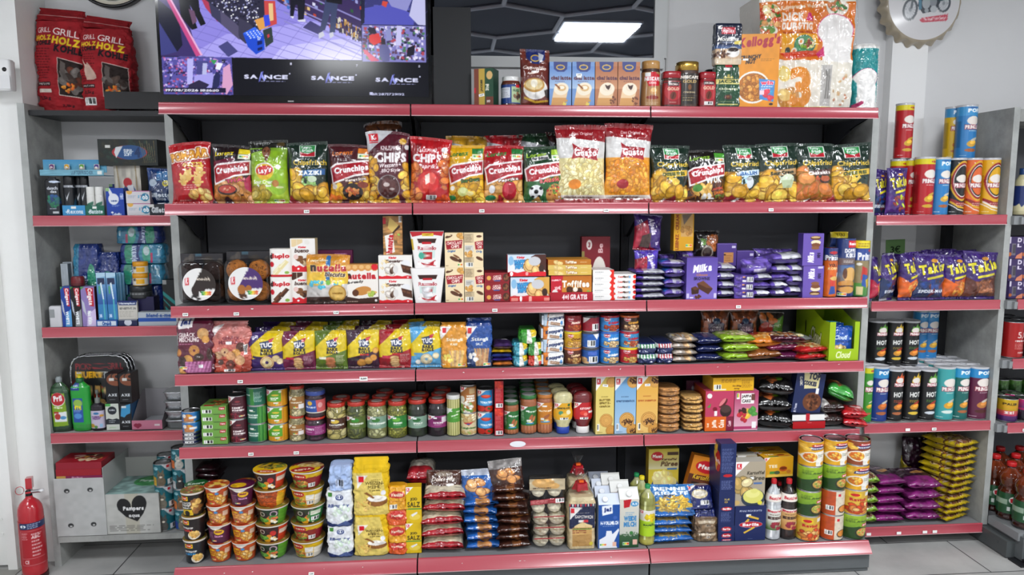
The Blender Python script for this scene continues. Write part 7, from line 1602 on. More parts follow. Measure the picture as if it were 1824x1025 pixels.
for q,c,c2,tc,txt,lb,ex in(((1061,1094,672,773),'d8c060','e0cc80','6a5418',['BUTTER','SPRITZ-','GEBÄCK'],'yellow',0),((1095,1133,672,772.5),'6a9cc8','a8c4dc','2c4a70',['SPRITZGEBÄCK'],'light blue',1),((1133.5,1172,671,772),'d8a040','e4bc70','a8501c',['SPRITZGEBÄCK'],'amber',2)):
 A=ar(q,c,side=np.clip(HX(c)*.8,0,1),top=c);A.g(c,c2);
 A.ck(.84,.09,.26,'d8a458','a8702c',None).K(.55,.24)
 if ex:A.ch(.9,.06,.2,.05,20,.05,['3a2014','5a3420'],3)
 for k,s in enumerate(txt):A.t(s,.5,.4+k*.055 if len(txt)>1 else .42,.6 if len(txt)>1 else .86,.035 if len(txt)>1 else .032,tc,b=1)
 A.ln(.3,.33,.7,.36,1,tc).ck(.58,.76,.34,'d8a458','a06a28',None).ck(.86,.94,.28,'d09848','a06a28',None)
 if ex:A.ch(.62,.8,.26,.06,50,.035,['3a2014','5a3420','2c180e'],5).ch(.9,.95,.18,.04,30,.035,['3a2014','5a3420'],6)
 A.bc(.08,.82,.2,.94).ln(.08,.96,.4,.98,1,tc)
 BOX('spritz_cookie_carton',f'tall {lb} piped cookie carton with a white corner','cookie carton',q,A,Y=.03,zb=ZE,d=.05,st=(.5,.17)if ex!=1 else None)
 q2=(q[0]-4,q[1]-6,q[2]+3,q[3]-7)
 if ex==0:BOX('spritz_cookie_carton','tall yellow piped cookie carton directly behind the front yellow one','cookie carton',q2,A,Y=.09,zb=ZE,d=.05)
def cookies(q,n,c,lab,sd):
 x0,x1,z0,z1=fit(*q,.03,ZE);h=(z1-z0)/n;w2=(x1-x0)/2;pr=None
 for i in range(n):
  if pr is None:
   o=em('cookie_tray',(0,0,0))
   for k in range(2):
    a=Art(.3,c,30).nz(.35,(6,16),sd+k)
    ob('cookie',GL([(h*(.1+.4*k),w2*.84,.06,3),(h*(.16+.4*k),w2*.9,.065,3),(h*(.38+.4*k),w2*.9,.065,3),(h*(.44+.4*k),w2*.82,.06,3)],art=a,amp=.004,seed=sd+k,yc=.07,cell=.003),PAPER,o)
   ob('clear_wrap',GL([(0,w2*.88,.068,3.5),(h*.1,w2*.95,.075,3.5),(h*.85,w2,.079,3.5),(h*.97,w2*.9,.07,3.5)],col='fff',amp=.006,seed=sd+4,yc=.078),CLEAR,o)
   pr=o
  else:o=dup(pr,(0,0,0))
  o.location=((x0+x1)/2+RU(-.004,.004),.02+RU(0,.008),z1-(i+1)*h);tag(o,lab.format(ords(n)[i]),'cookie tray','clear cookie trays')
cookies((1173,1217,691,771),5,'bf8a54','clear tray of brown cookies, {} of five beside the amber carton',3)
cookies((1218,1257,706,771),4,'c89c5c','clear tray of oat cookies, {} of four in the shorter stack',9)
q=(1222,1246,678,712);BOX('jam_cake_carton','dark magenta carton at the back behind the cookie trays','cake carton',q,ar(q,'4a1830').e(.5,.2,.1,.1,'8a8a8a'),Y=.2,zb=ZE,d=.05)
q=(1256,1307,697,770.5)
A=ar(q,'b83a5c',side='b04818',top='a83a54');A.e(.14,.12,.09,.09,'e8e4e0').e(.62,.3,.2,.1,'5a1c20',-50).e(.6,.28,.18,.06,'d87a80',-50).e(.72,.5,.2,.22,'2c1a1a').e(.72,.45,.18,.14,'4a3430').e(.34,.45,.08,.08,'7a1028').p('5a8a3c',(.05,.4),(.2,.3),(.16,.42)).r(0,.64,.74,1,'d8641c').t('Jaffa',.34,.82,.28,.13,'f8ece0',rot=90,b=2).t('Cake',.58,.82,.28,.13,'f8ece0',rot=90,b=2).r(.74,.64,1,1,'7a1c38').t('Cassis',.86,.82,.2,.08,'e8c8d0',rot=90,sh=.2).t('Soleil',.1,.85,.14,.05,'f8e0c8',rot=90).r(.32,.5,.42,.62,'eee')
S=Art(.5,'c8501c',40);S.nz(.1);A.side=HX('b44a1c')
BOX('jam_cake_carton','pink and orange jam cake carton with sideways lettering, left of the pair','cake carton',q,A,Y=.03,zb=ZE,d=.16)
q=(1307.5,1350.5,697,768)
A=ar(q,'b03a68',side='8a2a50',top='c06a8a');A.g('a83a60','d8a8b8',0,.9).ns(.1,.06,.1,.1).r(.28,.06,.82,.32,'f0ecea').t('JAFFA',.5,.14,.4,.08,'3a2c2c').t('CAKE',.5,.25,.36,.08,'3a2c2c').r(.7,.08,.86,.24,'6a3c34').ch(.4,.62,.3,.16,16,.12,['d8b040','3a201c','c02c3c','e8d0c0'],4).ch(.8,.52,.12,.08,5,.12,['c02c3c','4a8a3c'],3).r(.76,.78,.94,.95,'eee').r(0,.97,1,1,'e0b0c0')
BOX('jam_cake_carton','pink jam cake carton with a white panel, right of the pair','cake carton',q,A,Y=.03,zb=ZE,d=.16)
q=(1270,1343,673,696.5)
A=ar(q,'dca81c',side='c8a030',top='c89418');A.bc(.02,.5,.2,.95).r(.02,.85,.32,.95,'f0e8d0').ln(.2,.1,.7,.4,3,'8a5c10').ln(.7,.15,.98,.8,6,'8a5c10').t('10x 150g',.58,.65,.2,.14,'6a4410').t('1500g',.58,.85,.12,.1,'6a4410')
BOX('cake_carton','yellow carton lying across the two pink jam cake cartons','cake carton',q,A,Y=.03,d=.14)
A=a0(60,36,'141313');A.ch(.3,.35,.25,.25,10,.16,['8a4a24','a85c30','6a3418'],3).e(.6,.5,.1,.12,'7ab02c').nz(.3)
LY('macaron_bag','black snack bag with a small green badge, {} of three','snack bag',(1351,1409,681,765),3,A,Y=.02,d=.15,zb=ZE,group='black snack bags',fat=1.35,jit=.008,jr=.25,amp=.006,rzs=-.15)
q=(1410,1462,664,737)
A=ar(q,'1f2a54',side='161e3c',top='1a2348');A.p('d8cc98',(.24,0),(.82,0),(.8,.36),(.32,.4)).t('TOP',.62,.08,.4,.17,'1a2040',rot=-4,b=2).t('COOKIES',.5,.26,.44,.11,'1a2040',rot=-4,b=2).t('CLASSIC',.18,.22,.3,.06,'e8e0c8',rot=-80).e(.66,.7,.32,.32,'6a3c24').ch(.66,.7,.24,.17,26,.06,['3a1c10','8a5434','4a2818'],4).t('10 Pieces',.12,.88,.3,.06,'c8c8d8',rot=90).r(.74,.36,.84,.5,'eee')
BOX('cookie_carton','navy cookie carton with a cream strip, leaning on the white and red cartons','cookie carton',q,A,Y=.04,d=.05,ry=.12)
q=(1411,1469,737,751);A=ar(q,'ecebe8',side='14161c',top='15182a').r(0,0,1,.12,'15182a').r(0,.9,1,1,'15182a').e(.48,.35,.06,.3,'b81c2c');BOX('cookie_carton','flat white-fronted carton with black edges, on top of the red one','cookie carton',q,A,Y=.03,d=.14)
q=(1412,1470,751,765.5);A=ar(q,'b0141c',side='7a3024',top='8a2018').ln(.45,.1,.6,.3,1,'e8a0a0');BOX('cookie_carton','flat bright red carton under the white-fronted one','cookie carton',q,A,Y=.03,zb=ZE,d=.15)
q=(1477,1521,690,716);A=a0(44,26,'3c9a3c');A.p('6a3a1c',(0,0),(.6,0),(.5,.5),(0,.7)).ch(.3,.4,.2,.2,8,.12,['c88a4c','8a5428'],3).nz(.15)
LY('snack_bag','green and brown snack bag sloping over the dark brown packs','snack bag',q,1,A,Y=.03,d=.14,fat=1.2,rzs=-.3,cell=.002)[0].rotation_euler.y+=.4
A=a0(40,24,'2c1a18').p('b8b4b0',(0,.3),(.3,.2),(.3,.9),(0,.9)).p('5a4440',(.5,.3),(.8,.4),(.7,.6)).nz(.5,(8,8),4)
LY('brownie_pack','clear-wrapped dark brown cake pack, {} of two near the right panel','cake pack',(1470,1507,718,765),2,A,Y=.03,d=.13,zb=ZE,group='dark brown cake packs',fat=1.25,cell=.002)
A=a0(40,18,'b01c24').p('e8b8b4',(.4,.4),(.9,.5),(.85,.62),(.4,.55)).nz(.25,(8,8),4)
LY('red_snack_pack','glossy red snack pack poking over the shelf edge, {} of two','snack pack',(1506,1545,732,765),2,A,Y=.0,d=.13,zb=ZE,group='red snack packs',fat=1.25,cell=.002,jr=.3)
#noodles, flour, bread, milk, pasta and tins on the deep bottom shelf
YF_=-.095
def cup_art(kind,w_=44,h_=40):
 c={'rust':'a84a24','cream':'b84c20','plum':'4c1838','saucy':'1c1a16','black':'201818','blue':'1c2024'}[kind]
 A=a0(w_,h_,c)
 if kind in('cream','rust'):
  A.p('ece6dc',(.2,0),(.75,0),(.55,.16),(.35,.14)).e(.26,.42,.2,.2,'e0b020').t('Nudel',.28,.36,.26,.09,'a83818',b=2).t('SNACK',.28,.5,.24,.08,'a83818',b=2).e(.55,.25,.09,.07,'4a8ac0').ch(.68,.62,.2,.2,26,.1,['e0b060','d09838','f0d090'],3,o='8a4a18').r(.82,.2,.98,.5,'d8b8a0').ns(.2,.82,.2,.05)
  if kind=='rust':A.ln(.1,.3,.9,.75,7,'e0a890')
 elif kind=='plum':A.p('ece6dc',(.15,0),(.8,0),(.55,.18),(.35,.14)).e(.62,.3,.22,.15,'e0b020').t('Nudel',.62,.27,.26,.1,'7a1848',b=2).t('Sauce',.6,.55,.36,.12,'e8a8d0',b=1).ln(.1,.3,.4,.8,6,'a87898').ns(.25,.8,.25,.05)
 else:
  A.r(.12,.06,.5,.26,'e0c020').e(.31,.15,.15,.08,'c82020').t('Maggi',.31,.15,.2,.07,'f0e0c0',b=2)
  if kind=='saucy':A.p('ece8e0',(.1,.36),(.6,.32),(.64,.62),(.1,.66)).t('SAUCY',.36,.42,.44,.1,'201c1c',b=2).t('NOODLE',.36,.55,.44,.09,'201c1c',b=2).r(.1,.68,.7,.95,'d8b420').e(.4,.86,.14,.12,'201c18').ch(.8,.5,.14,.3,20,.1,['d8b060','8a5a30'],3)
  else:A.t('NOODLE CUP',.38,.42,.55,.08,'e8e4e0',b=2).t('CHILI' if kind=='black' else 'CHICKEN',.36,.55,.5,.09,'c82c28' if kind=='black' else '2c8ac8',b=2).e(.66,.78,.28,.18,'e4dccc').ch(.68,.72,.2,.12,26,.07,['e0b868','d0a050'],3)
 return A.nz(.1)
def bowl_art(kind):
 c={'dark':'3a1c1c','green':'1c3420','amber':'a84818','yellow':'d0a018','red':'7a1c1c','gbox':'2c3820'}[kind]
 A=a0(60,40,c).r(.82,0,1,1,{'dark':'c83c20','green':'5a9a2c','amber':'d88c20','yellow':'e8e0d0','red':'8a1828','gbox':'2c7c3c'}[kind])
 if kind in('yellow','red'):A.g('d8b018','d8b018',0,.3).e(.3,.2,.2,.12,'b81c20').t('REEVA',.3,.2,.3,.1,'f4e8c0',b=2).ch(.3,.68,.26,.2,60,.05,['d8a850','c08838','b84828','6a8a3c'],3).r(.54,.25,.8,.6,'e8e4dc' if kind=='yellow' else '8a2820').bc(.56,.64,.8,.92)
 elif kind=='amber':A.ln(.12,.2,.7,.38,4,'f0e0d0').nz(.3,(20,20)).e(.9,.6,.1,.3,'e0b030')
 else:
  A.p('241c18',(.05,.15),(.45,.2),(.6,.95),(.2,.95)).e(.3,.3,.09,.1,'c8c0b0').e(.3,.3,.06,.07,c).e(.66,.4,.1,.12,'c8302c').e(.52,.62,.1,.1,'e08a28').e(.44,.82,.14,.14,'e0a020').ch(.7,.78,.1,.08,8,.06,['d8a040','e8e0c8','3a8a34'],3)
  if kind!='dark':A.e(.68,.28,.12,.14,'c8a8b8').e(.68,.28,.08,.09,c).ch(.7,.5,.16,.12,20,.06,['4a8a3c','c86a3c'],7)
  A.ch(.3,.7,.12,.15,10,.08,['4a8a34','6aa83c'],5)
  if kind=='gbox':A.r(.6,.1,.98,.9,'2c7c3c').r(.64,.16,.94,.44,'d8dcc8').bc(.66,.56,.92,.82)
  if kind=='dark':A.r(.84,.2,1,.5,'e0c8b8')
 return A.nz(.1)
LT={'c':Art(1,'b85a28',60).e(.5,.4,.3,.2,'e8c050').ch(.5,.5,.4,.4,20,.12,['d8a040','a83a1c','e8c880'],3),'p':Art(1,'5c1840',60).e(.4,.6,.3,.25,'e0b020').nz(.2),'g':Art(1,'1c5c2c',60).t('Knorr',.5,.5,.7,.24,'e8ece0',rot=8,b=1),'y':Art(1,'8a6a28',60).ch(.5,.4,.5,.45,60,.08,['c8b060','6a7a34','a83a24'],4),'b':Art(1,'e0b818',80).ch(.5,.28,.46,.3,70,.06,['6a7a38','a8863c','3a3a1c'],4).e(.5,.8,.4,.16,'e0a818').e(.5,.8,.3,.1,'b81c20').t('REEVA',.5,.8,.4,.1,'f4e8c0',b=2),'r':Art(1,'6a2024',80).e(.4,.6,.5,.36,'e0b818').ch(.6,.35,.36,.26,70,.06,['c8a868','b89050','d8c088'],4).e(.4,.68,.34,.2,'a81c24').t('REEVA',.4,.68,.46,.13,'f4e8c0',b=2,rot=10)}
def cups(cols,lab,kind,grp,rb):
 for(x0,x1,yt,yb,n,arts,lids,who)in cols:
  Y=YF_ if not isinstance(who,tuple)else who[1];w_=who if isinstance(who,str)else who[0]
  cx,r_,z0,H=cyl((x0,x1,yt,yb),Y,ZF);h=H/(n-.0)
  for i in range(n):
   q=(x0,x1,yt,yb);o=None
   z=z0+H-(i+1)*h
   A=arts[i%len(arts)]
   key=(id(A),round(h,3),round(r_,3),lids[i%len(lids)])
   o=em(kind,(cx+RU(-.003,.003),Y+r_+RU(0,.004),z));tag(o,NMC.get(id(A),'')+lab+f', {ords(n)[i]} in the {w_}','noodle cup',grp)
   if key not in CANM:
    hh=h*1.06 if i else h*1.
    b_=GL([(0,r_*rb*.97,r_*rb*.97,2),(.002,r_*rb,r_*rb,2),(h*.9,r_*.96,r_*.96,2)],art=A,za=0,zb=h*.9,cap='bottom').mesh('printed_cup');b_.materials.append(LABEL)
    rm=GL([(h*.9,r_*.955,r_*.955,2),(h*.91,r_,r_,2),(h*.97,r_,r_,2)],col='e8e2d6',cap='none').mesh('rim');rm.materials.append(PLAST)
    ld=GL([(h*.972,r_*1.01,r_*1.01,2),(h*.985,r_*1.01,r_*1.01,2)],col='e8e6e2',capart=LT[lids[i%len(lids)]],cap='top').mesh('peel_off_lid');ld.materials.append(LABEL)
    CANM[key]=(b_,rm,ld)
   for me in CANM[key]:
    c=bpy.data.objects.new(me.name.split('.')[0],me);COL.objects.link(c);c.parent=o
   o.rotation_euler=(0,0,RU(-.15,.15))
ca={k:cup_art(k)for k in('rust','cream','plum','saucy','black','blue')}
ba={k:bowl_art(k)for k in('dark','green','amber','yellow','red','gbox')}
NMC={id(v):{'rust':'rust-red ','cream':'orange and white ','plum':'plum ','saucy':'black and yellow ','black':'black ','blue':'black and blue ','dark':'dark brown ','green':'dark green ','amber':'amber ','yellow':'yellow and white ','red':'dark red ','gbox':'green-boxed '}[k]for k,v in[*ca.items(),*ba.items()]}
cups([(325,367,872,1009,3,[ca['saucy'],ca['black'],ca['blue']],'y','leftmost column')],'tall noodle cup','noodle_cup','tall dark noodle cups',.82)
cups([(333,373,861,985,3,[ca['saucy']],'g',('green-lidded column behind',-.0))],'green-lidded noodle cup','noodle_cup','green-lidded noodle cups',.82)
cups([(369,413,862,1005,4,[ca['cream'],ca['rust'],ca['plum'],ca['cream']],'cccc','second column from the left'),(411,457,862,1003,4,[ca['plum'],ca['rust'],ca['cream'],ca['cream']],'pccc','third column from the left'),(420,460,858,985,4,[ca['rust']],'c',('rust-coloured column behind',.02))],'noodle cup','noodle_cup','small noodle cups',.78)
cups([(455,515,833,1001,5,[ba['dark'],ba['amber'],ba['green'],ba['dark'],ba['green']],'byyyy','first column of wide bowls'),(518,579,832,999,5,[ba['red'],ba['yellow'],ba['gbox'],ba['red'],ba['yellow']],'ryyyy','second column of wide bowls'),(462,512,832,985,5,[ba['amber']],'y',('column of wide bowls behind',.05))],'wide noodle bowl','noodle_bowl','wide noodle bowls',.74)
for q,lab in(((343,388,835,880),'dark sachet pile at the back left under the shelf gloom'),):
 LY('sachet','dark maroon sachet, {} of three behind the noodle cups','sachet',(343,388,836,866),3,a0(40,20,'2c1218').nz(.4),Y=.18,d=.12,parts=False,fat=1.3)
SU=ar((0,46,0,64),'dfe2e6',side='d0d4da');SU.r(.08,.06,.24,.17,'4a8a3c').e(.52,.2,.15,.11,'2c3c78').e(.52,.19,.11,.08,'dfe2e6').e(.47,.19,.03,.05,'2c3c78').e(.57,.19,.03,.05,'2c3c78').t('Rübenzucker',.48,.42,.8,.09,'2c3c78',sh=.25).ln(.3,.5,.8,.56,2,'5a6a98').ch(.6,.62,.3,.2,12,.1,['c8dcc8','d0dcd0'],3).p('24305c',(0,.84),(.45,.95),(1,.8),(1,1),(0,1)).p('4a5a88',(.3,.98),(.75,.84),(1,.95),(1,1)).e(.3,.88,.12,.05,'c8ccd8').nz(.07)
for q,lab in(((581,628,873,937),'white and blue sugar bag in the middle of the sugar pile'),((584,629,936,996),'white and blue sugar bag at the bottom of the sugar pile')):
 BK('sugar_bag',lab,'sugar bag',q,SU,Y=-.08,zb=ZF if q[3]>990 else None,d=.06,M=PAPER,fold=False,taper=1,amp=.005)
q=(585,627,832,874);A=ar(q,'a4b8dc',side='98acd0',top='8a9cc4').bc(.3,.5,.66,.86,bg='b8c4dc').nz(.08)
BK('sugar_bag','pale blue sugar bag lying on top with its barcode end forward','sugar bag',q,A,Y=-.08,d=.13,M=PAPER,fold=False,taper=.8,amp=.006)
for q,lab in(((629,693,818,917),'yellow flour bag on top with its folded top raised'),((631,692,913,995),'yellow flour bag at the bottom of the flour pile')):
 A=ar(q,'dcc468',side='d0a81c');A.g('dcb41c','dcb41c',0,.24 if q[3]<990 else .1).p('dcb41c',(.75,0),(1,0),(1,1),(.9,.6)).p('ece6dc',(.1,.28),(.42,.28),(.12,.52)).r(.16,.3,.3,.4,'cf1d2c').t('WEIZEN-',.6,.42,.52,.055,'5a4a20',b=0).t('MEHL',.6,.49,.36,.055,'5a4a20',b=0).ln(.5,.35,.8,.38,1,'8a7430').t('Type 405',.6,.555,.3,.03,'5a4a20',b=0).e(.66,.74,.3,-.1,'8a5a30').e(.66,.70,.27,-.06,'f0ece4').p('8a5a30',(.3,.6),(.38,.58),(.6,.68),(.55,.7)).e(.84,.6,.07,.07,'e0e0e8').ch(.3,.82,.2,.08,16,.06,['c8a050','d8b468'],3,asp=.35).nz(.05)
 BK('flour_bag',lab,'flour bag',q,A,Y=-.08,zb=ZF if q[3]>990 else None,d=.07,M=PAPER,fold=q[3]<990,topz=.9,taper=1.,amp=.006)
for i,(y0,y1,c)in enumerate(((866,908,'e0a01c'),(908,935,'d8581c'),(935,966,'e0a01c'),(966,994,'d8581c'))):
 q=(690,725,y0,y1);A=ar(q,c,side=c);A.e(.5,.35,.4,.22 if i else .18,'c02418').t('Dr.Oetker' if False else 'Vanillin',.5,.35,.6,.14,'f4e0c8',b=2,sh=.2).r(0,.62,1,.64,'b86a10')
 if i==0:A.bc(.1,.75,.5,.95)
 BK('baking_sachet_pack',['yellow','orange','yellow','orange'][i]+' block of baking sachets, '+ords(4)[i]+' of four beside the flour','baking sachets',q,A,Y=-.075,zb=ZF if i==3 else None,d=.07,fold=False,taper=.9,amp=.006,group='blocks of baking sachets')
for y0,y1,w_ in((868,933,'upper'),(933,994,'lower')):
 q=(723,751,y0,y1);A=ar(q,'dcb81c',side='c8a018',top='d0a81c').K(.5).t('JOD',.5,.34,.44,.09,'3a3414',b=1).t('SALZ',.5,.48,.8,.14,'3a3414',b=1).r(0,.585,1,.615,'2c8a44').e(.55,.82,.36,.2,'e8cc50').p('e8e8e8',(.3,.76),(.7,.68),(.74,.72),(.4,.82)).ln(.1,.95,.3,.98,1,'6a5a10')
 BOX('salt_carton',w_+' yellow salt carton of two','salt carton',q,A,Y=-.07,zb=ZF if y1>990 else None,d=.045,group='yellow salt cartons')
q=(722,772,836,872);LY('croissant_bag','cream and red croissant bag lying across the salt cartons at the back','croissant bag',q,1,a0(60,90,'d8d0c0').g('8a1c24','a01c28',.75,1).p('7a4438',(.1,.1),(.6,.3),(.3,.5)).nz(.2),Y=.02,d=.2,fat=1.2)
CR=a0(80,90,'d8ccb4').g('a01824','8e141e',.9,1).ln(.1,.3,.6,.5,3,'8a5a50').nz(.15)
LY('croissant_bag','cream and red croissant bag, {} of five under the brown bag','croissant bag',(752,828,876,993),5,CR,Y=-.09,d=.2,zb=ZF,group='cream and red croissant bags',fat=1.5,jit=.008,jr=.12,amp=.006)
q=(760,820,843,908);A=ar(q,'4a2a20');A.e(.5,.1,.25,.07,'8a7a6c').t('Dolce Mia',.48,.23,.68,.1,'e0d8d0',sh=.3,b=1).ln(.4,.32,.8,.38,1,'b8a8a0').t('8x',.22,.42,.14,.08,'d0c0b4').p('8a5a3c',(.3,.45),(.75,.5),(.7,.62),(.3,.6)).r(.6,.35,.8,.45,'eee').g('c8c4c4','b0acac',.84,1).nz(.12)
BAG('cake_bag','dark brown cake bag leaning on the cream and red croissant bags','cake bag',q,A,Y=-.05,t=.05,rx=-.3,pull=.02)
BL=a0(66,90,'2058a0').g('b8bcc8','a8b0c0',0,.2).ch(.5,.55,.25,.18,8,.16,['c88a4c','d8a468','e8d8b8'],3,o='8a4a20').ch(.5,.93,.14,.03,5,.1,['a87444','8a5028'],5).nz(.15)
LY('cake_bag','bright blue cake bag, {} of six in the pile','cake bag',(828,889,892,985),6,BL,Y=-.085,d=.2,zb=ZF,group='bright blue cake bags',fat=1.4,jit=.006,jr=.15,amp=.005,xs=[0,-.004,0,.004,.006,.008])
q=(823,884,840,893);BAG('cake_bag','bright blue cake bag with silver top leaning on top of its pile','cake bag',q,BL,Y=-.05,t=.05,rx=-.3,pull=.03)
BR=a0(66,90,'3c2018').g('8a8684','8a8684',0,.3).ch(.6,.55,.25,.15,8,.16,['b87838','c88a4c'],3,o='6a3818').ch(.6,.92,.12,.03,4,.1,['7a4a28','6a3c20'],5).nz(.2)
LY('cake_bag','dark brown cake bag, {} of eight in the leaning pile','cake bag',(884,944,870,984),8,BR,Y=-.085,d=.2,zb=ZF,group='dark brown cake bags',fat=1.45,jit=.005,jr=.25,amp=.006,xs=[-.016,-.012,-.008,-.004,.0,.004,.004,.008])
q=(874,934,822,872);BAG('cake_bag','dark brown cake bag with silver top leaning back on top of its pile','cake bag',q,BR,Y=-.05,t=.05,rx=-.35,ry=-.1,pull=.03)
def rolls(q,n,zb,Y=-.08):
 x0,x1,z0,z1=fit(*q,Y,zb);h=(z1-z0)/n;w2=(x1-x0)/2;pr=None
 for i in range(n):
  if pr is None:
   o=em('bread_roll_pack',(0,0,0))
   for sx in(-.48,.48):
    for sy in(.05,.14):
     a=Art(.7,'f0e6cc',50).nz(.12,(8,8),5).ch(.5,.3,.4,.2,10,.14,['e8dcc0','d0bc94'],4)
     r=ob('bread_roll',GL([(h*.06,w2*.2,.02,2),(h*.1,w2*.36,.034,2),(h*.4,w2*.46,.042,2.1),(h*.7,w2*.42,.038,2),(h*.88,w2*.25,.024,2)],art=a,cell=.004),PAPER,o);r.location=(sx*w2,sy,0)
   B=Art(.12,'c8b8a8',20).r(.2,0,.8,1,'a83a3c').nz(.2)
   ob('clear_wrap',GL([(h*.03,w2*.9,.09,3),(h*.3,w2,.1,3),(h*.8,w2*1.,.1,3),(h*.9,w2*1.08,.11,3),(h*.93,w2*1.08,.11,3),(h*.97,w2*.8,.08,3)],col='fff',amp=.006,seed=5,yc=.095),CLEAR,o)
   ob('printed_band',Geo().box(-w2*.9,w2*.85,.0,.006,h*.9,h*.96,'a8383c'),FILM,o,False)
   pr=o
  else:o=dup(pr,(0,0,0))
  o.location=((x0+x1)/2+RU(-.004,.004),Y,z1-(i+1)*h);tag(o,f'clear pack of pale bread rolls lying flat, {ords(n)[i]} of three','bread rolls','flat packs of bread rolls')
rolls((948,1010,920,985),3,ZF)
q=(943,1006,853,923)
x0,x1,z0,z1=fit(*q,-.06,None);w2=(x1-x0)/2;h=z1-z0
o=em('bread_roll_pack',((x0+x1)/2,-.06,z0));tag(o,'clear bread roll pack with beige and red print, standing on the flat packs','bread rolls')
for sx in(-.46,.46):
 for sz in(.22,.62):
  a=Art(1,'f0e6cc',50).nz(.12,(8,8),5)
  r=ob('bread_roll',GL([(-.022,.008,.02,2),(-.015,.024,.03,2),(.0,.031,.034,2),(.015,.024,.03,2),(.022,.008,.02,2)],art=a,cell=.004),PAPER,o);r.location=(sx*w2,.035,sz*h)
A=ar(q,'b8a888');A.ch(.5,.2,.25,.12,6,.2,['9a6a34','c89a58'],3).t('BRÖTCHEN',.35,.4,.5,.07,'4a3424')
nn=Geo();U,V2=MG(LS(0,1,50),LS(0,1,26));ny_=.006*(VN(26,50,(4,8),3)-.5)
ob('printed_film',nn.grid(NST([(U-.5)*w2*2,ny_-.004,h*(.72+.28*V2)],-1),A.sample(U,.48*(1-V2))),FILM,o)
B=Art(.2,'a02c34',40).bc(.75,.1,1,.9).ln(.05,.2,.7,.8,3,'d89a94')
ob('red_band',Geo().grid(NST([(U-.5)*w2*1.9,ny_-.005,h*(.34+.13*V2+.05*U)],-1),B.sample(U,1-V2)),FILM,o)
ob('clear_wrap',GL([(0,w2*.94,.035,4),(h*.1,w2,.04,4),(h*.9,w2,.036,4),(h,w2*.95,.01,4)],col='fff',amp=.006,seed=5,yc=.035),CLEAR,o)
def toast(q,Y,lab,front):
 x0,x1,z0,z1=fit(*q,Y,ZF);w2=(x1-x0)/2;h=z1-z0
 o=em('toast_bread_bag',((x0+x1)/2,Y,ZF));tag(o,lab,'sliced bread')
 bt=.70*h
 A=Art(bt/(2*w2),'c8b48c',200,side='b89c6c',top='d8c8a0').nz(.06,(30,20)).e(.5,.0,.55,.14,'d8c8a0')
 if front:
  A.r(.03,.12,.97,.6,'1c2444')
  for k in range(10):A.r(.03+k*.094,.12,.08+k*.094,.17,'c8303c' if k%2==0 else 'e8e0dc')
  A.p('e8e4e0',(.05,.18),(.5,.18),(.05,.42)).r(.08,.2,.2,.29,'cf1d2c').t('SANDWICH',.56,.37,.66,.06,'e0d8d0',rot=-3,b=1).ln(.3,.28,.8,.31,1,'c8c0b8').r(.36,.43,.56,.48,'e8e4e0').r(.56,.43,.72,.48,'c8303c').p('e0c890',(.2,.55),(.5,.47),(.88,.55),(.86,.62),(.22,.62)).r(.14,.58,.86,.72,'c8a060').ln(.14,.58,.86,.7,3,'7a3424').r(.16,.6,.84,.62,'5a8a34').r(.14,.72,.86,.95,'b08850').e(.84,.9,.07,.07,'c8b838')
 ob('loaf',GL([(0,w2*.97,.055,9),(bt*.9,w2,.058,9),(bt,w2*.85,.05,5)],art=A,za=0,zb=bt,amp=.002,yc=.058),LABEL,o)
 ob('clear_bag',GL([(bt*.8,w2*1.01,.06,6),(bt*1.02,w2*.95,.052,4),(h*.82,w2*.55,.03,3),(h*.88,w2*.2,.018,2),(h*.94,w2*.35,.024,2),(h,w2*.5,.028,2.5)],col='fff',amp=.012,seed=3,yc=.058),CLEAR,o)
 ob('printed_emblem',GL([(h*.76,w2*.5,.03,2),(h*.86,w2*.42,.026,2)],col='b81c2c',amp=.01,seed=6,yc=.05),FILM,o)
 ob('bag_clip',Geo().box(-.01,.01,.03,.045,h*.87,h*.895,'e0601c'),PLAST,o,False)
toast((1013,1062,848,981),-.095,'front sliced bread bag with a navy and checked label, its neck twisted',True)
toast((1012,1052,816,950),.03,'sliced bread bag directly behind the front one',False)
def carton(q,A,capc,label,n_,slope,dx):
 x0,x1,z0,z1=fit(*q,-.095,ZF);w2=(x1-x0)/2;h=z1-z0;bt=h*(.86 if slope else .84);D=.07
 o=em('milk_carton',((x0+x1)/2,-.095,ZF));tag(o,label+', front one','milk carton',label+' file')
 bt_A=A
 ob('carton',GB(2*w2,D,bt,A),CARD,o)
 tc=A.top
 G=Geo();G.grid(NA([[(-w2,0,bt),(w2,0,bt)],[(-w2,D*.5,h),(w2,D*.5,h)]]),tc);G.grid(NA([[(-w2,D*.5,h),(w2,D*.5,h)],[(-w2,D,bt),(w2,D,bt)]]),tc)
 for s_ in(-w2,w2):G.fan(NA([(s_,0,bt),(s_,D,bt),(s_,D*.5,h)]),NA([s_,D*.5,(bt+h)/2]),HX(A.side)*.9,s_>0)
 G.box(-w2,w2,D*.5-.001,D*.5+.001,h-.001,h+.007 if slope else h+.001,tc);ob('gable_top',G,CARD,o,False)
 c=ob('screw_cap',GT([(0,.012),(.001,.013),(.011,.013),(.012,.011)],capc,18),PLAST,o);c.location=(-w2*.35 if not slope else 0,D*.22,bt+(h-bt)*.42);c.rotation_euler=(.7,0,0)
 for k in range(1,n_):dup(o,(o.location.x+dx*k,o.location.y+.085*k,ZF),label=label+', '+['second','third','hindmost'][k-1]+' in the file')
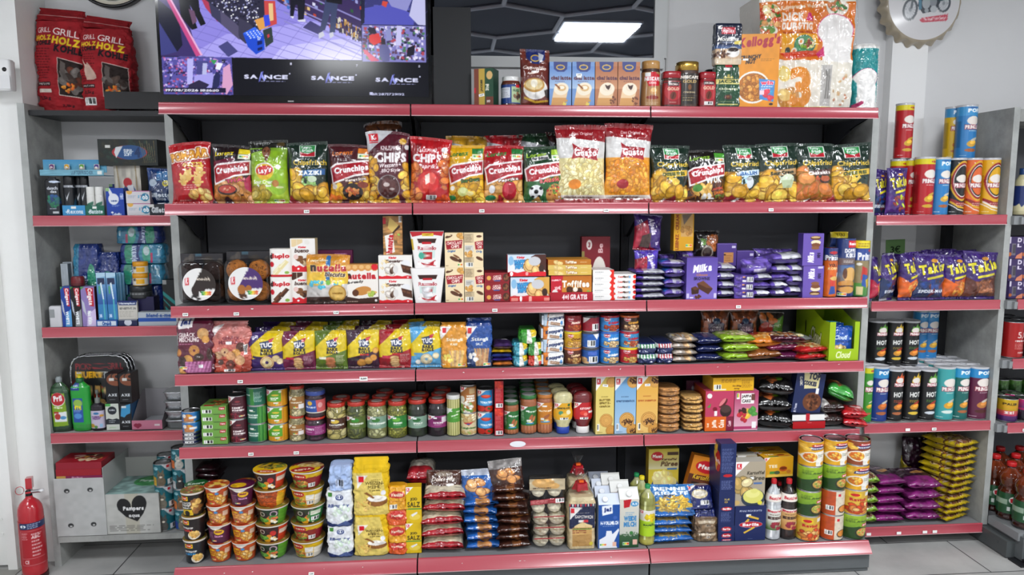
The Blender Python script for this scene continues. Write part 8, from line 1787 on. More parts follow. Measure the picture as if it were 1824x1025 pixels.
q=(1066,1104,898,980);A=ar(q,'1f4f9c',side='8a9cc0',top='c8d0e0');A.K(0).p('e8ecf4',(.15,.03),(.65,.0),(.66,.2),(.18,.25)).t('ja!',.42,.12,.34,.12,'24387c',b=2).e(.78,.3,.09,.09,'3a60b0').t('H-VOLLMILCH',.52,.42,.84,.08,'e8ecf4',b=2).ln(.2,.48,.8,.51,1,'a8b8d8').p('e4e8f0',(.38,.6),(.62,.6),(.66,.68),(.95,.55),(.98,.6),(.75,.85),(.9,1),(.05,1),(.05,.8),(.35,.72)).ns(.08,.9,.3,.04).r(.68,.86,.86,.96,'e8b8a0')
carton((1066,1104,885,980),A,'e4e8ee','blue long-life milk carton with white screw cap',4,False,.002)
q=(1103.5,1138,898,977);A=ar(q,'c8c4b8',side='b8b8b4',top='dcdcd8');A.g('d4d0c4','b8bcb4').p('b81c28',(.2,.02),(.6,.0),(.5,.16),(.22,.18)).e(.76,.1,.2,.12,'3a8ac0').t('3,5%',.76,.1,.26,.05,'f0f4f8').t('WEIDE',.55,.4,.64,.1,'3a80b8',b=2).t('MILCH',.55,.52,.64,.1,'3a80b8',b=2).ln(.3,.26,.8,.34,2,'6a9ac0').g('3a5c3c','244a2c',.72,1).ch(.5,.72,.5,.04,40,.03,['4a6a48','b8bcb4'],3).e(.62,.7,.1,.08,'3a7a3c').ns(.2,.9,.3,.04).r(.7,.84,.94,.95,'e0b0a0')
carton((1103.5,1138,876,977),A,'e8e8e6','pale pasture milk carton with a gabled top',3,True,-.022)
def bottle(q,Y,prof,body,lab,lv,capc,label,cat='bottle',nm='oil_bottle',M=None,caph=.045,capr=.34,grp=None,amp=0):
 cx,r_,z0,h_=cyl(q,Y,ZF)
 o=em(nm,(cx,Y+r_,z0));tag(o,label,cat,grp)
 ob('bottle',GL([(z*h_,a*r_,a*r_,2)for z,a in prof],art=body,za=0,zb=h_),M or GLASSY,o)
 ob('cap',GT([(h_*(1-caph*1.3),r_*capr),(h_*(1-caph*.2),r_*capr),(h_,r_*capr*.85)],capc,18),PLAST,o)
 if lab:
  zz=LS(lv[0],lv[1],6);rr=np.interp(zz,[a[0]for a in prof],[a[1]for a in prof])
  ob('label',GL([(z*h_,a*r_,a*r_,2)for z,a in zip(zz,rr)],art=lab,za=lv[0]*h_,zb=lv[1]*h_,cap='none',off=.0006),LABEL,o)
 return o
OP=[(0,.85),(.02,.97),(.05,1),(.12,.93),(.16,.98),(.18,.96),(.58,.96),(.6,1),(.66,.93),(.7,.97),(.8,.85),(.88,.4),(.92,.28),(.96,.28)]
ob_=a0(30,120,'8c8a30').g('7c8040','a8a044').g('c8ccb4','98984c',0,.2).p('d8dca0',(.2,.25),(.3,.25),(.3,.9),(.2,.9)).nz(.1)
ol=Art(1.5,'a8cc20',80);ol.g('e4e0d8','e0dcc8',0,.42).K(.36).ch(.62,.28,.3,.1,14,.12,['e0c820','d0b418'],3).t('RAPSÖL',.52,.56,.68,.08,'2c4a1c',b=1).ln(.2,.48,.8,.51,1,'4a6a20').ln(.2,.64,.6,.67,1,'4a6a20')
bottle((1138,1167,863,976),-.09,OP,ob_,ol,(.16,.60),'1c8a50','rapeseed oil bottle with a green cap and lime label at the front','oil bottle')
bottle((1129,1156,848,950),-.0,OP,ob_,ol,(.16,.60),'e0cc20','oil bottle with a yellow cap behind the lime-labelled one','oil bottle')
bottle((1120,1146,843,935),.08,OP,ob_,ol,(.16,.60),'1c8a50','oil bottle with a green cap, hindmost of the three','oil bottle')
q=(1155,1209,800,872);A=ar(q,'d8c040',side='b89828',top='c8b030');A.g('d0b83c','d8d0a8',0,.5).e(.28,.18,.2,.15,'c02028').t('Pfanni',.28,.18,.3,.08,'f4f0e8',b=2).r(.62,.08,.98,.16,'4a3420').t('Kartoffel',.68,.26,.5,.05,'5a3a20',sh=.2).t('Püree',.68,.37,.56,.12,'5a3a20',sh=.2,b=1).r(.62,.48,.94,.52,'3a70b0').e(.55,.9,.45,.3,'2c4a80').e(.55,.82,.4,.22,'e8d890').ch(.5,.72,.3,.12,16,.12,['e8d480','f0e0a0','d8c468'],3)
BOX('mash_carton','yellow potato mash carton standing at the back behind the blue pasta bags','food carton',q,A,Y=.12,d=.05)
q=(1219,1270,814,880);A=ar(q,'d88420',side='a85c14');A.p('5a2c18',(0,.5),(1,.5),(1,1),(0,1)).e(.55,.27,.4,.22,'c02028').t('Pfanni',.55,.27,.6,.12,'f4f0e8',b=2).t('Kartoffel',.5,.56,.7,.12,'e8c030',sh=.2,b=1).r(.15,.7,.5,.86,'241410').ch(.7,.85,.2,.1,8,.15,['8a5a34','6a3c20'],3)
BOX('dumpling_carton','orange and brown carton leaning sideways behind the small blue packs','food carton',q,A,Y=.06,d=.04,ry=.24)
PN=a0(70,90,'2c70b0').t('PENNE',.45,.14,.7,.11,'e8eef4',b=2).t('RIGATE',.48,.28,.74,.11,'e8eef4',b=2).e(.4,.36,.12,.05,'18243c').ch(.52,.62,.4,.22,90,.09,['d8b040','e8c860','c89c30'],4,o='8a6a18',asp=.3).g('2460a8','2c70b4',.84,1).nz(.1)
PNs=a0(70,90,'2460a8').ch(.5,.78,.44,.12,110,.07,['c8b070','b89c58','8a7a50'],4,asp=.3).nz(.12)
LY('pasta_bag','blue penne bag lying flat, {} of four under the upright one','pasta bag',(1164,1235,914,974),4,PNs,Y=-.085,d=.18,zb=ZF,group='blue penne bags',fat=1.5,jr=.12)
q=(1160,1238,868,920);o=BAG('pasta_bag','blue penne bag with white lettering leaning back on top of its pile','pasta bag',(1160,1238,868,919),PN,Y=-.06,t=.05,rx=-.35,pull=.03)
q=(1223,1272,872,911);A=ar(q,'1a2460').K(.4,.3).e(.5,.35,.3,.16,'c8b890').e(.5,.33,.24,.1,'e0d8c8').bc(.5,.62,.82,.82).nz(.15)
BK('rice_pack','dark blue pack with a round dish picture, lying askew on the brown packs','food pack',q,A,Y=-.04,d=.10,fold=False,amp=.006,rx=-.25,taper=.9)
q=(1238,1275,908,926);BK('rice_pack','small dark blue pack squeezed under the one with the dish picture','food pack',q,a0(37,18,'1a2460').nz(.3),Y=-.04,d=.10,fold=False,amp=.006,taper=.95)
A=a0(40,24,'7a6248').nz(.2,(6,10)).p('b8a890',(.1,.1),(.9,.15),(.8,.35),(.15,.3)).bc(.4,.4,.65,.6,bg='a8947c')
for y0,y1,w_ in((925,948,'upper'),(948,972,'lower')):BK('brown_sugar_pack',w_+' plain brown pack of two beside the blue penne bags','food pack',(1238,1280,y0,y1),A,Y=-.075,zb=ZF if y1>960 else None,d=.1,fold=False,amp=.006,taper=.95,n=3.5,group='plain brown packs')
NV='1c2858'
def bar(q,lab,kind,zb,**k):
 A=ar(q,NV,side='141d44',top='1c2858')
 if kind=='side':A.ln(.08,.1,.92,.6,22,'7a84b0').e(.5,.66,.3,.1,'b81c28').ln(.1,.76,.9,.95,6,'7a84b0');A.sideart=Art(.9,NV,160).e(.75,.4,.24,.2,'b81c28').ch(.6,.3,.12,.2,9,.1,['d8b040'],3,asp=.4).t('Barilla',.75,.4,.36,.09,'f0e8e8',b=2).ln(.1,.1,.5,.15,1,'c8ccd8')
 elif kind=='end':A.e(.5,.5,.3,.18 if False else .14,'b81c28').t('Barilla',.5,.5,.44,.3,'f0e8e8',b=2).ln(.2,.75,.8,.9,1,'7a84b0')
 elif kind=='mid':A.t('N.41',.5,.22,.3,.06,'c8b060').e(.45,.3,.1,.06,'d8b040').e(.45,.3,.06,.03,NV).e(.5,.5,.34,.12,'b81c28').t('Barilla',.5,.5,.5,.06,'f0e8e8',b=2).ln(.15,.6,.85,.9,9,'7a84b0')
 else:A.t('PENNE RIGATE N°73',.5,.14,.7,.05,'d0d4e0',b=0).r(.36,.24,.52,.31,'eee').p('d8b040',(.45,.26),(.78,.36),(.76,.41),(.42,.32)).p('d8b040',(.42,.36),(.48,.4),(.38,.5),(.32,.46)).e(.52,.54,.38,.11,'c8ccd8').e(.52,.54,.37,.1,'b81c28').t('Barilla',.52,.54,.52,.09,'f4f0f0',b=2).p('d8b040',(.28,.76),(.62,.6),(.66,.64),(.32,.8)).ln(.44,.94,.6,.97,1,'8a90b0')
 return BOX('pasta_carton',lab,'pasta carton',q,A,Y=-.075,zb=zb,**k)
bar((1283,1311,791,877),'tall navy pasta carton showing its printed side, on top of the narrow navy column','side',None,d=.14)
bar((1280,1309,877,937),'navy pasta carton with a red oval in the middle of the narrow navy column','mid',None,d=.14)
for i,(y0,y1)in enumerate(((937,949),(949,960),(960,972))):bar((1279,1309,y0,y1),'small navy pasta carton end, '+ords(3)[i]+' of three under the narrow navy column','end',ZF if i==2 else None,d=.12,group='small navy pasta cartons')
bar((1308.5,1364,902,969),'wide navy penne carton with a red oval and printed pasta tubes','front',ZF,d=.09)
q=(1309,1363,823,902);A=ar(q,'a89c88',side='8a8070',top='b8b4a8').K(.46).t('Kartoffel',.68,.25,.58,.075,'3a3428',sh=.2).t('Püree',.72,.37,.5,.09,'3a3428',sh=.2,b=1).r(.5,.34,.62,.4,'eee').r(.62,.47,.9,.51,'4a6aa0').ch(.3,.56,.26,.14,9,.18,['c8a868','b89858','e0d0a0'],3,o='7a6a44').e(.62,.82,.4,.3,'2c3848').e(.62,.78,.34,.24,'d8d470').e(.6,.72,.24,.14,'e4e08a').e(.65,.66,.12,.08,'dcd878').e(.85,.93,.08,.07,'e0d840').e(.08,.92,.1,.08,'c8a868')
BOX('mash_carton','grey-beige potato mash carton standing on the wide penne carton','food carton',q,A,Y=-.07,d=.06)
q2=(1312,1348,812,880);BOX('mash_carton','grey-beige potato mash carton directly behind the front one','food carton',q2,A,Y=.03,d=.05)
A=a0(60,40,'dca020',side='b88418',top='d89c20').K(.2,.3).t('TEE',.3,.45,.3,.14,'f4ecd8').e(.66,.6,.14,.09,'c8581c').e(.66,.57,.12,.05,'7a3410').r(.2,.7,.42,.84,'4a8a34').e(.45,.78,.1,.06,'4a5a3c').e(.85,.75,.08,.06,'c87830').p('e8c050',(.1,.85),(1,.9),(1,1),(.1,1))
A.topart=A
BOX('tea_carton','yellow tea carton lying askew behind the vinegar bottles, upper one','tea carton',(1360,1414,815,850),A,Y=.0,d=.07,rz=.08)
BOX('tea_carton','yellow tea carton at the back, partly hidden by the upper one','tea carton',(1340,1398,805,840),A,Y=.1,d=.07)
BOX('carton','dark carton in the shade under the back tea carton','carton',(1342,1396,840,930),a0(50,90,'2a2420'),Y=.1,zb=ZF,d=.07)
VP=[(0,.85),(.02,.98),(.05,1),(.55,1),(.58,.96),(.62,1),(.68,.97),(.8,.72),(.87,.38),(.9,.3),(.97,.3)]
for q,c,l2,cap,lb in(((1363,1390,853,966),'b8bcc0','d8d8d0','b81c28','clear spirit vinegar bottle with a red cap'),((1389,1418,853,962),'1e1210','d0a468','b81c28','dark wine vinegar bottle with a red cap')):
 b_=a0(28,110,c).p(np.clip(HX(c)*1.3+.05,0,1),(.2,.2),(.3,.2),(.3,.95),(.2,.95)).nz(.15)
 L=Art(1.5,l2,80);L.g('e8e4e0','e8e4e0',0,.16).t("Bautz'ner",.5,.09,.86,.1,'b81c28',b=1).ln(.15,.22,.85,.3,1,'5a4030').t('ESSIG',.5,.42,.84,.14,'3a2420',b=2).g(l2,'4a6a34' if c.strip('#')[0]=='b' else 'c88a4c',.55,1).ch(.6,.8,.3,.14,12,.14,['4a8a34','8a2838','d8d0a0'],3)
 o=bottle(q,-.085,VP,b_,L,(.17,.52),cap,lb,'vinegar bottle','vinegar_bottle',caph=.06)
 r_=(at(q[1],900,-.06)[0]-at(q[0],900,-.06)[0])/2;h_=fit(*q,-.06,ZF)[3]-ZF
 L2=Art(.4,'e8e0d8',40).t("Bautz'ner",.5,.5,.8,.4,'b81c28',b=1)
 zz=LS(.64,.76,5);rr=np.interp(zz,[a[0]for a in VP],[a[1]for a in VP])
 ob('neck_label',GL([(z*h_,a*r_,a*r_,2)for z,a in zip(zz,rr)],art=L2,za=.64*h_,zb=.76*h_,cap='none',off=.0012),LABEL,o)
bottle((1374,1398,858,950),.02,VP,b_,L,(.17,.52),'b81c28','dark vinegar bottle in the gap behind the two front vinegar bottles','vinegar bottle','vinegar_bottle',caph=.06)
def soup(kind,sd):
 c={'a':'d8a020','b':'8cb02c','c':'5a8a2c','r':'8a4424','w':'d8ccb8','v':'d0a83c'}[kind]
 A=a0(42,52,c)
 if kind in 'ar':A.p('e8e4dc',(.45,.4),(1,.35),(1,1),(.5,1)).e(.6,.14,.3,.08,'b81c28').t('Sonnen',.6,.13,.4,.06,'f0e8e0',b=2).p('22306c',(.2,.2),(.9,.17),(.92,.3),(.2,.32)).t('Bassermann',.56,.245,.6,.06,'f0e8e0',b=1).e(.3,.62,.3,.28,'ece6da').e(.3,.62,.25,.22,'c87a24').ch(.3,.62,.2,.13,26,.07,['e0a83c','c8641c','e8c868'],sd).ln(.58,.5,.9,.62,2,'4a5a3c').e(.82,.9,.12,.1,'e0a030').ch(.12,.2,.1,.1,4,.12,['e8b84c'],sd)
 elif kind in 'bc':A.g('98b830','4a7a24',0,1).p('24441c',(0,.55),(.5,.45),(1,.6),(1,1),(0,1)).ln(.05,.12,.45,.3,4,'2c4a14').t('Erbsen',.66,.24,.5,.07,'2c4414',sh=.2).r(.62,.34,.98,.46,'c02430').t('ERASCO',.8,.4,.3,.06,'f4e8e8',b=2).e(.66,.72,.32,.28,'2a2a20').e(.66,.7,.26,.22,'b89848').ch(.66,.7,.2,.14,34,.05,['c86a3c','7a9a3c','d8b868'],sd)
 elif kind=='w':A.p('b84c24',(0,0),(.4,0),(.4,1),(0,1)).r(.5,.1,.62,.2,'cf1d2c').e(.75,.75,.24,.2,'3a2c24').e(.75,.74,.2,.16,'d88a3c').bc(.08,.6,.34,.8)
 else:A.r(.1,.08,.5,.24,'e0c020').e(.3,.16,.16,.08,'c82020').t('Ravioli',.42,.36,.6,.12,'b81c20',b=2).ch(.5,.75,.44,.22,22,.13,['c84a20','d88a40','b83a1c','e0b870'],sd,o='8a2c14').r(.7,.04,.95,.2,'e8e4dc').e(.85,.6,.08,.08,'c82c28')
 return A.nz(.06)
SO=[((1420,1461,781,965),'abcv','left'),((1463,1503,779,963),'abww','middle'),((1501,1543,779,962),'rava'.replace('v','v'),'right')]
SO[2]=((1501,1543,779,962),'ravb','right')
nm={'a':'amber stew','b':'lime green stew','c':'green stew','r':'rust-brown stew','w':'white and orange soup','v':'yellow and red ravioli'}
for q,ks,w_ in SO:
 cx,r_,z0,H=cyl(q,-.112,ZF)
 for i,k in enumerate(ks):
  CAN('soup_tin',f'{nm[k]} tin, {ords(4)[i]} in the {w_} of three columns','soup tin',q,soup(k,i+3),Y=-.112,zb=z0+(3-i)*H/4,h=H/4-.0008,r=r_*(1-.0*i),x=cx+(.0),group='columns of large tins')
  #toiletries shelves on the left
YL=.225
q=(175,280,248,295)
A=ar(q,'1c2220',side='151a18',top='202826');A.ch(.5,.5,.5,.5,40,.05,['20302a','26261e','1a2a24'],3).e(.53,.5,.3,.125,'a82830').e(.54,.5,.27,.125,'244c80').p('c8ccd0',(.27,.5),(.3,.3),(.42,.26),(.3,.72)).t('SUPER-',.51,.44,.16,.13,'d8dce0',b=1).t('SOFT',.5,.58,.13,.12,'d8dce0',b=1).t('4',.66,.5,.1,.4,'16305c',b=2)
for k in range(7):A.p('7a6a48',(.7+k*.04,.05+.1*(k%3)),(.71+k*.04,.05+.1*(k%3)),(.78+k*.03,.9),(.775+k*.03,.9))
A.r(.12,.22,.21,.33,'c8c8c4')
BOX('tissue_box','dark leafy tissue box lying across the marbled box on the top wall shelf','tissue box',q,A,Y=.24,d=.12,rz=.03)
q=(203,251,295,345);A=ar(q,'a8a49a',side='7a766c',top='8a877e');A.nz(.2,(6,12)).p('8a7a5a',(.1,0),(.14,0),(.3,1),(.25,1)).p('8a7a5a',(.8,0),(.84,0),(.9,1),(.86,1)).e(.55,.75,.3,.42,'2c4a7c').e(.5,.34,.16,.1,'a82830').p('c8ccd0',(.45,.4),(.7,.38),(.8,.8),(.6,.6))
BOX('tissue_box','pale marbled tissue box standing upright behind the lip balm display','tissue box',q,A,Y=.26,zb=ZLB,d=.11,h=None)
x0,x1,z0,z1=fit(70,184,284,313,.215);w_=x1-x0;h=z1-z0
o=em('air_freshener_tray',((x0+x1)/2,.215,z0));tag(o,'pale blue display tray of four oval air fresheners on top of the deodorant cans','display tray')
F=ar((0,114,0,9),'6fa4b8',side='4a8aa8').t('LUFTERFRISCHER',.66,.5,.34,.6,'3a5a70',b=0).r(.9,.2,.97,.8,'d8dcd8').nz(.1)
ob('front_panel',GB(w_,.002,h*.36,F),CARD,o)
B2=ar((0,114,0,22),'4a90b8').g('3f88b4','6aa8c0')
b=ob('back_panel',GB(w_,.002,h*.8,B2),CARD,o);b.location=(0,.03,h*.2)
ob('tray_floor',Geo().box(-w_/2,w_/2,.002,.1,0,.002,'4a8aa8'),CARD,o,False)
for i,(c,c2)in enumerate((('6a3a74','plum'),('d0a030','yellow'),('5a9a3c','green'),('4c3a80','violet'))):
 A=Art(1.1,'c8c8c8',50).e(.5,.5,.5,-.5,'c0bcc0').e(.5,.45,.38,-.36,c).e(.5,.62,.26,-.2,'e0dcd8').ch(.5,.7,.2,.12,5,.1,[c,'d8d0c0'],i)
 t=LS(0,2*PI,25);rr=LS(1,0,16)[:,None]
 X=rr*np.cos(t)*.0115*(1-.25*np.sin(t));Z=rr*np.sin(t)*.0135;Yd=-.006*(1-rr**2)+0*t
 u=em('air_freshener',((x0+x1)/2+(-.34+.235*i)*w_,.232,z0+h*.36));tag(u,f'small oval {c2} air freshener in the pale blue tray','air freshener',None)
 s_=ob('shell',Geo().grid(NST([X,Yd,Z+.012],-1),A.sample(X/.025+.5,.5-Z/.028),flip=True),LABEL,u)
 ob('backing',Geo().box(-.011,.011,.001,.004,0,.024,'b8b8b8'),PLAST,u,False)
def tub(nm,label,cat,q,prof,A,cap,Y=YL,zb=ZLB,capz=.8,capr=1.,M=LABEL,n=2.,b=1.,grp=None,capM=None,capprof=None):
 cx,r_,z0,h=cyl(q,Y,zb);o=em(nm,(cx,Y+r_*b,z0));tag(o,label,cat,grp)
 ob('bottle',GL([(z*h,a*r_,a*r_*b,n)for z,a in prof],art=A,za=0,zb=h),M,o)
 cp=capprof or[(capz,capr*.98),(capz+.01,capr),(.97,capr),(1,capr*.9)]
 ob('cap',GL([(z*h,a*r_,a*r_*b,n)for z,a in cp],col=cap),capM or PLAST,o)
 return o
q=(86,112,316,381);A=ar(q,'151922').g('0e1016','161c28').e(.7,.12,.35,.08,'c8d4e8').t('dusch',.55,.28,.7,.08,'d8dce4',b=1).t('das',.62,.37,.4,.07,'d8dce4',b=1).ch(.6,.6,.35,.14,30,.14,['1c4a80','1c5a5c','203a6c','1a6a4c'],3).ln(.3,.78,.8,.84,1,'c8ccd8').r(.5,.88,.9,.94,'c0c4c8')
tub('shower_gel','flat black shower gel bottle with a blue-green swirl beside the left panel','shower gel',q,[(0,.9),(.03,1),(.9,1),(.95,.8)],A,'20242c',capz=.94,capr=.5,n=4,b=.5)
A=a0(20,54,'12161c').t('Rexona',.5,.25,.9,.09,'b8bcc4',b=2).p('d0d4d8',(.3,.45),(.42,.55),(.72,.38),(.44,.64)).p('3a7aa0',(.0,.75),(.5,.95),(1,.75),(1,1),(0,1)).e(.5,.92,.3,.08,'5a9ac0').p('22506c',(0,.55),(.12,.8),(0,.8)).p('22506c',(1,.55),(.88,.8),(1,.8))
for i,(x0,x1,Y,w_)in enumerate(((114.5,135,.222,'left one in the blue tray'),(134,154,.25,'middle one, set back'),(143,160,.235,'right one, partly behind the white cans'))):
 tub('deodorant_can','black and light blue deodorant can, '+w_,'deodorant',(x0,x1,313,378),[(0,.94),(.02,1),(.7,1),(.76,.94)],A,'131417',Y=Y,capz=.76,capr=.92,grp='black deodorant cans')
W1=a0(16,34,'d8d8d4').p('2c6a54',(.1,.6),(.9,.5),(.85,.62),(.15,.72)).p('8a2c34',(.3,.72),(.8,.68),(.7,.78)).ln(.15,.84,.7,.92,1,'333')
for x0,x1,w_ in((155,170,'left'),(170.5,186,'right')):
 tub('dry_shampoo_can','small white dry shampoo can in the green tray, '+w_+' of two','dry shampoo',(x0,x1,333,378),[(0,.97),(.02,1),(.66,1),(.7,.95)],W1,'dcdcd8',Y=.224,capz=.7,capr=.97)
for q,c,s,lb in(((111,152,366,381.5),'3a8cc0','Rexona','light blue cardboard tray under the black deodorant cans'),((152,186,366,381.5),'17604c','Batiste','dark green cardboard tray under the white cans')):
 A=ar(q,c);A.t(s,.55,.58,.7,.4,'e0e8f0',b=1,sh=.1).p('e8f0f4',(.1,.5),(.16,.62),(.26,.3),(.17,.75)).r(.38,.1,.6,.32,'e4e4e0')
 BOX('display_tray',lb,'display tray',q,A,Y=.215,zb=ZLB,d=.004)
q=(189,221,335,382);A=ar(q,'1c3f9c',side='15307c',top='142c70');A.e(.42,.4,.3,.3,'d8dce4').p('d8dce4',(.1,.0),(.22,.0),(.5,.35),(.3,.5)).t('Labello',.45,.46,.34,.04,'2c4a8a').t('LABELLO',.88,.3,.3,.12,'c8d0e8',rot=90).r(0,0,.2,.12,'8ab07a').ln(.3,.6,.8,.68,2,'a8b4d8').t('Labello',.55,.94,.5,.08,'d8dce8',b=2).e(.3,.88,.08,.05,'e0e4ec')
BOX('lip_balm_display','royal blue lip balm display box, front one of two','display box',q,A,Y=.22,zb=ZLB,d=.05)
q=(195,226,328,372);BOX('lip_balm_display','royal blue lip balm display box standing behind the front one','display box',q,ar(q,'162f78',side='1c3c94').r(.0,0,.2,.08,'8ab07a').p('0c1a44',(.3,.1),(.7,.1),(.8,.22),(.4,.25)),Y=.29,zb=ZLB,d=.04)
A=a0(42,22,'cccace',side='b8a8b4',top='c080a0').r(0,0,1,.07,'b8709c').e(.15,.1,.12,.1,'d8a850').e(.8,.52,.17,.17,'2c7a9c').t('ob',.8,.5,.24,.42,'e8ecf0',b=2).ln(.08,.36,.45,.6,3,'8a9ab0').ch(.62,.5,.1,.18,8,.03,['b8305c','4a9ac0','d870a0'],3)
BP('tampon_box','white and pink tampon box, {} of two','tampon box',(224,267,340,383),2,A,group='white and pink tampon boxes',Y=.22,zb=ZLB,d=.05)
q=(266,300,364,383);A=ar(q,'22262e').t('Gillette',.56,.5,.9,.5,'d8dce0',b=2).r(.0,0,.24,.28,'d0d0cc');BOX('razor_tray','black cardboard razor tray beside the tampon boxes','display tray',q,A,Y=.22,zb=ZLB,d=.09)
q=(262,309,300,364);A=ar(q,'16305c').g('1a3c78','14294c').p('2c70a8',(.4,.1),(1,.05),(1,.3),(.4,.35)).e(.24,.4,.17,.14,'a8b8c8').e(.75,.42,.12,.12,'c0b030').t('10',.75,.42,.12,.06,'2c2c14').t('Gillette',.5,.74,.8,.12,'d0d8e0',b=2).t('Blue II',.6,.85,.5,.09,'c0c8d4',b=1).nz(.12)
BAG('razor_pouch','dark blue razor pouch standing on the black tray','razor pouch',q,A,Y=.24,t=.04)
q=(86,109,546,579.5);x0,x1,z0,z1=fit(*q,.215,ZLC);r_=(x1-x0)/2;h=z1-z0
o=em('door_sensor',((x0+x1)/2,.215+r_*.6,ZLC));tag(o,'small white motion sensor box standing at the left end of the second wall shelf','sensor')
ob('housing',GL([(0,r_,r_*.6,4),(h*.94,r_*.97,r_*.6,4),(h,r_*.8,r_*.45,4)],col='c4c4c8'),PLAST,o);ob('lens',Geo().box(-r_*.8,.0,-r_*.62,-r_*.55,h*.45,h*.85,'8a8e90'),LABEL,o,False)
for i,(x0,x1,c,c2,bt,l)in enumerate(((109,126.5,'1c3f94','5a9ad0','WHITE','dark blue and red toothpaste carton, leftmost of the three front ones'),(126.5,144.5,'18181c','8a8c90','WHITE','black and red toothpaste carton in the middle'),(145,170,'8a78b0','c8b8dc','Max White','lilac and red toothpaste carton, widest of the three'))):
 q=(x0,x1,511,579.5);A=ar(q,c,side='3a1420');A.p(c2,(.4,.7),(1,.55),(1,1),(.3,1)).p('b8bcc8',(0,.3),(.2,.4),(.35,.75),(.1,.6)).p('b81c2c',(.35,.03),(.92,.03),(.9,.5),(.6,.48)).t('Colgate',.64,.25,.42*68/(x1-x0)*1.,.26*(x1-x0)/68*1.6,'f0e8e8',rot=-88,b=2).t(bt,.56,.78,.34*68/(x1-x0),.3*(x1-x0)/68,'e8ecf0',rot=-88,b=2).p('4a8a4c',(0,0),(.3,0),(0,.08))
 BOX('toothpaste_carton',l,'toothpaste',q,A,Y=.22,zb=ZLC,d=.05)
q=(160,176,511,575);BOX('toothpaste_carton','dark red toothpaste carton behind the lilac one','toothpaste',q,ar(q,'4a1424'),Y=.28,zb=ZLC,d=.05)
for i,q in enumerate(((109,122,470,520),(113,131,467,520))):BOX('white_carton',['slim white carton at the left behind the toothpaste','pale blue-white carton behind the slim white one'][i],'carton',q,ar(q,'a8b0b8',side='8a9298').nz(.05),Y=.33+.03*i,zb=ZLC,d=.03)
def alw(q,v,rot):
 A=ar(q,'2c7a9c')
 if rot=='v':A.p('1c3070',(.3,0),(1,.0),(1,1),(.45,1),(.25,.5)).e(.72,.5,.16,.4,'2c8a6c').t('always',.5,.55,.5,.16,'c8d4e8',rot=-80,sh=.2,b=1).e(.3,.8,.12,.09,'c8d8dc').r(.25,.9,.5,.96,'a8305c')
 elif rot=='h':A.p('1c3070',(.5,0),(1,0),(1,1),(.5,1),(.56,.5)).e(.78,.45,.1,.28,'2c8a6c').t('always',.64,.5,.36,.11*3,'c8d4e8',rot=90,sh=.2,b=1).e(.38,.5,.1,.2,'3a9c84').e(.38,.35,.07,.1,'b8ccd0').r(.25,.45,.3,.95,'a8305c').t('1',.12,.4,.04,.3,'a8c8d4')
 else:A.g('1c3070','1c3070',.0,.8).e(.5,.4,.34,.24,'2c8a6c').e(.5,.45,.26,.16,'a8c8c0').t('always',.46,.68,.64,.16,'d0d8ec',sh=.2,b=1)
 if v:A.im=A.im[:,::-1].copy()
 return A.nz(.12)
for q,v,r_,Y,zb,l in(((128,177,435,512),0,'v',.30,ZLC,'tall blue and turquoise hygiene pad pack standing at the left'),((173,212,450,520),0,'n',.31,ZLC,'dark blue hygiene pad pack standing in the middle behind the toothbrushes'),((204,286,403,434),0,'h',.30,None,'turquoise and blue hygiene pad pack, topmost of the lying ones'),((212,293,434.5,470),1,'h2',.30,None,'blue and turquoise hygiene pad pack, second of the lying ones'),((211,291,470,507),1,'h3',.30,None,'turquoise hygiene pad pack, third of the lying ones, behind the yellow lids'),((214,290,507,577),0,'n',.31,ZLC,'dark blue hygiene pad pack at the bottom, mostly hidden behind the tub')):
 A=alw(q,v,'h' if r_[0]=='h' else r_)
 if v:A.t('always' if r_=='h2' else '',.33,.5,.34,.3,'c8d4e8',rot=90)
 BK('hygiene_pad_pack',l,'hygiene pads',q,A,Y=Y,zb=zb,d=.10,fold=False,n=4,amp=.0035,taper=.97)
q=(127,151,495,511);o=tub('dark_red_tub','dark red round cap lying on top of the toothpaste cartons','tub',q,[(0,1),(.3,1)],a0(20,12,'5a141c'),'6a1820',Y=.235,zb=None,capz=.3,capr=.98,capprof=[(.3,.98),(.8,.95),(1,.8)])
o.location.z=fit(109,126,511,579,.22,ZLC)[3]+.0005
def brush(q,l,bk=False):
 A=ar(q,'2c78b0').g('88b4d0','1c4f98',0,.6).p('a8c8dc',(0,0),(1,0),(1,.07),(0,.1)).r(.1,.1,.9,.22,'18284c').p('d8e8ec',(.38,.2),(.55,.18),(.72,.5),(.6,.52)).p('4aa8b0',(.58,.5),(.72,.5),(.78,.95),(.6,.95)).r(.2,.25,.38,.4,'4a9a6c').t('Oral-B',.22,.82,.3,.06,'d0dcf0',rot=90,b=1)
 return BOX('toothbrush_pack',l,'toothbrush',q,A,Y=.225+(.03 if bk else 0),zb=ZLC+.003,d=.012,M=LABEL)
brush((173,190,486,571),'light blue toothbrush pack, left of the two front ones');brush((190.5,208,486,571),'light blue toothbrush pack, right of the two front ones')
for k in range(4):
 x0,x1,z0,z1=fit(194+k*5,211+k*5,487,571,.25+.02*k,ZLC);q=(196+k*5.5,212+k*5.5,488-k,566)
 BOX('toothbrush_pack','light blue toothbrush pack in the file behind the front ones, '+['first','second','third','last'][k],'toothbrush',q,ar(q,'4a88b0').g('8ab4cc','2c5f98').r(.6,0,.95,1,'7aa8c4'),Y=.25+.022*k,zb=ZLC+.003,d=.01,M=LABEL)
q=(171,209,570,580);A=ar(q,'1c4a94').r(.05,.2,.95,.9,'c8d4e0').t('Oral-B',.5,.55,.42,.6,'1c4a94',b=2);BOX('display_tray','blue and white cardboard tray holding the toothbrushes','display tray',q,A,Y=.214,zb=ZLC,d=.005)
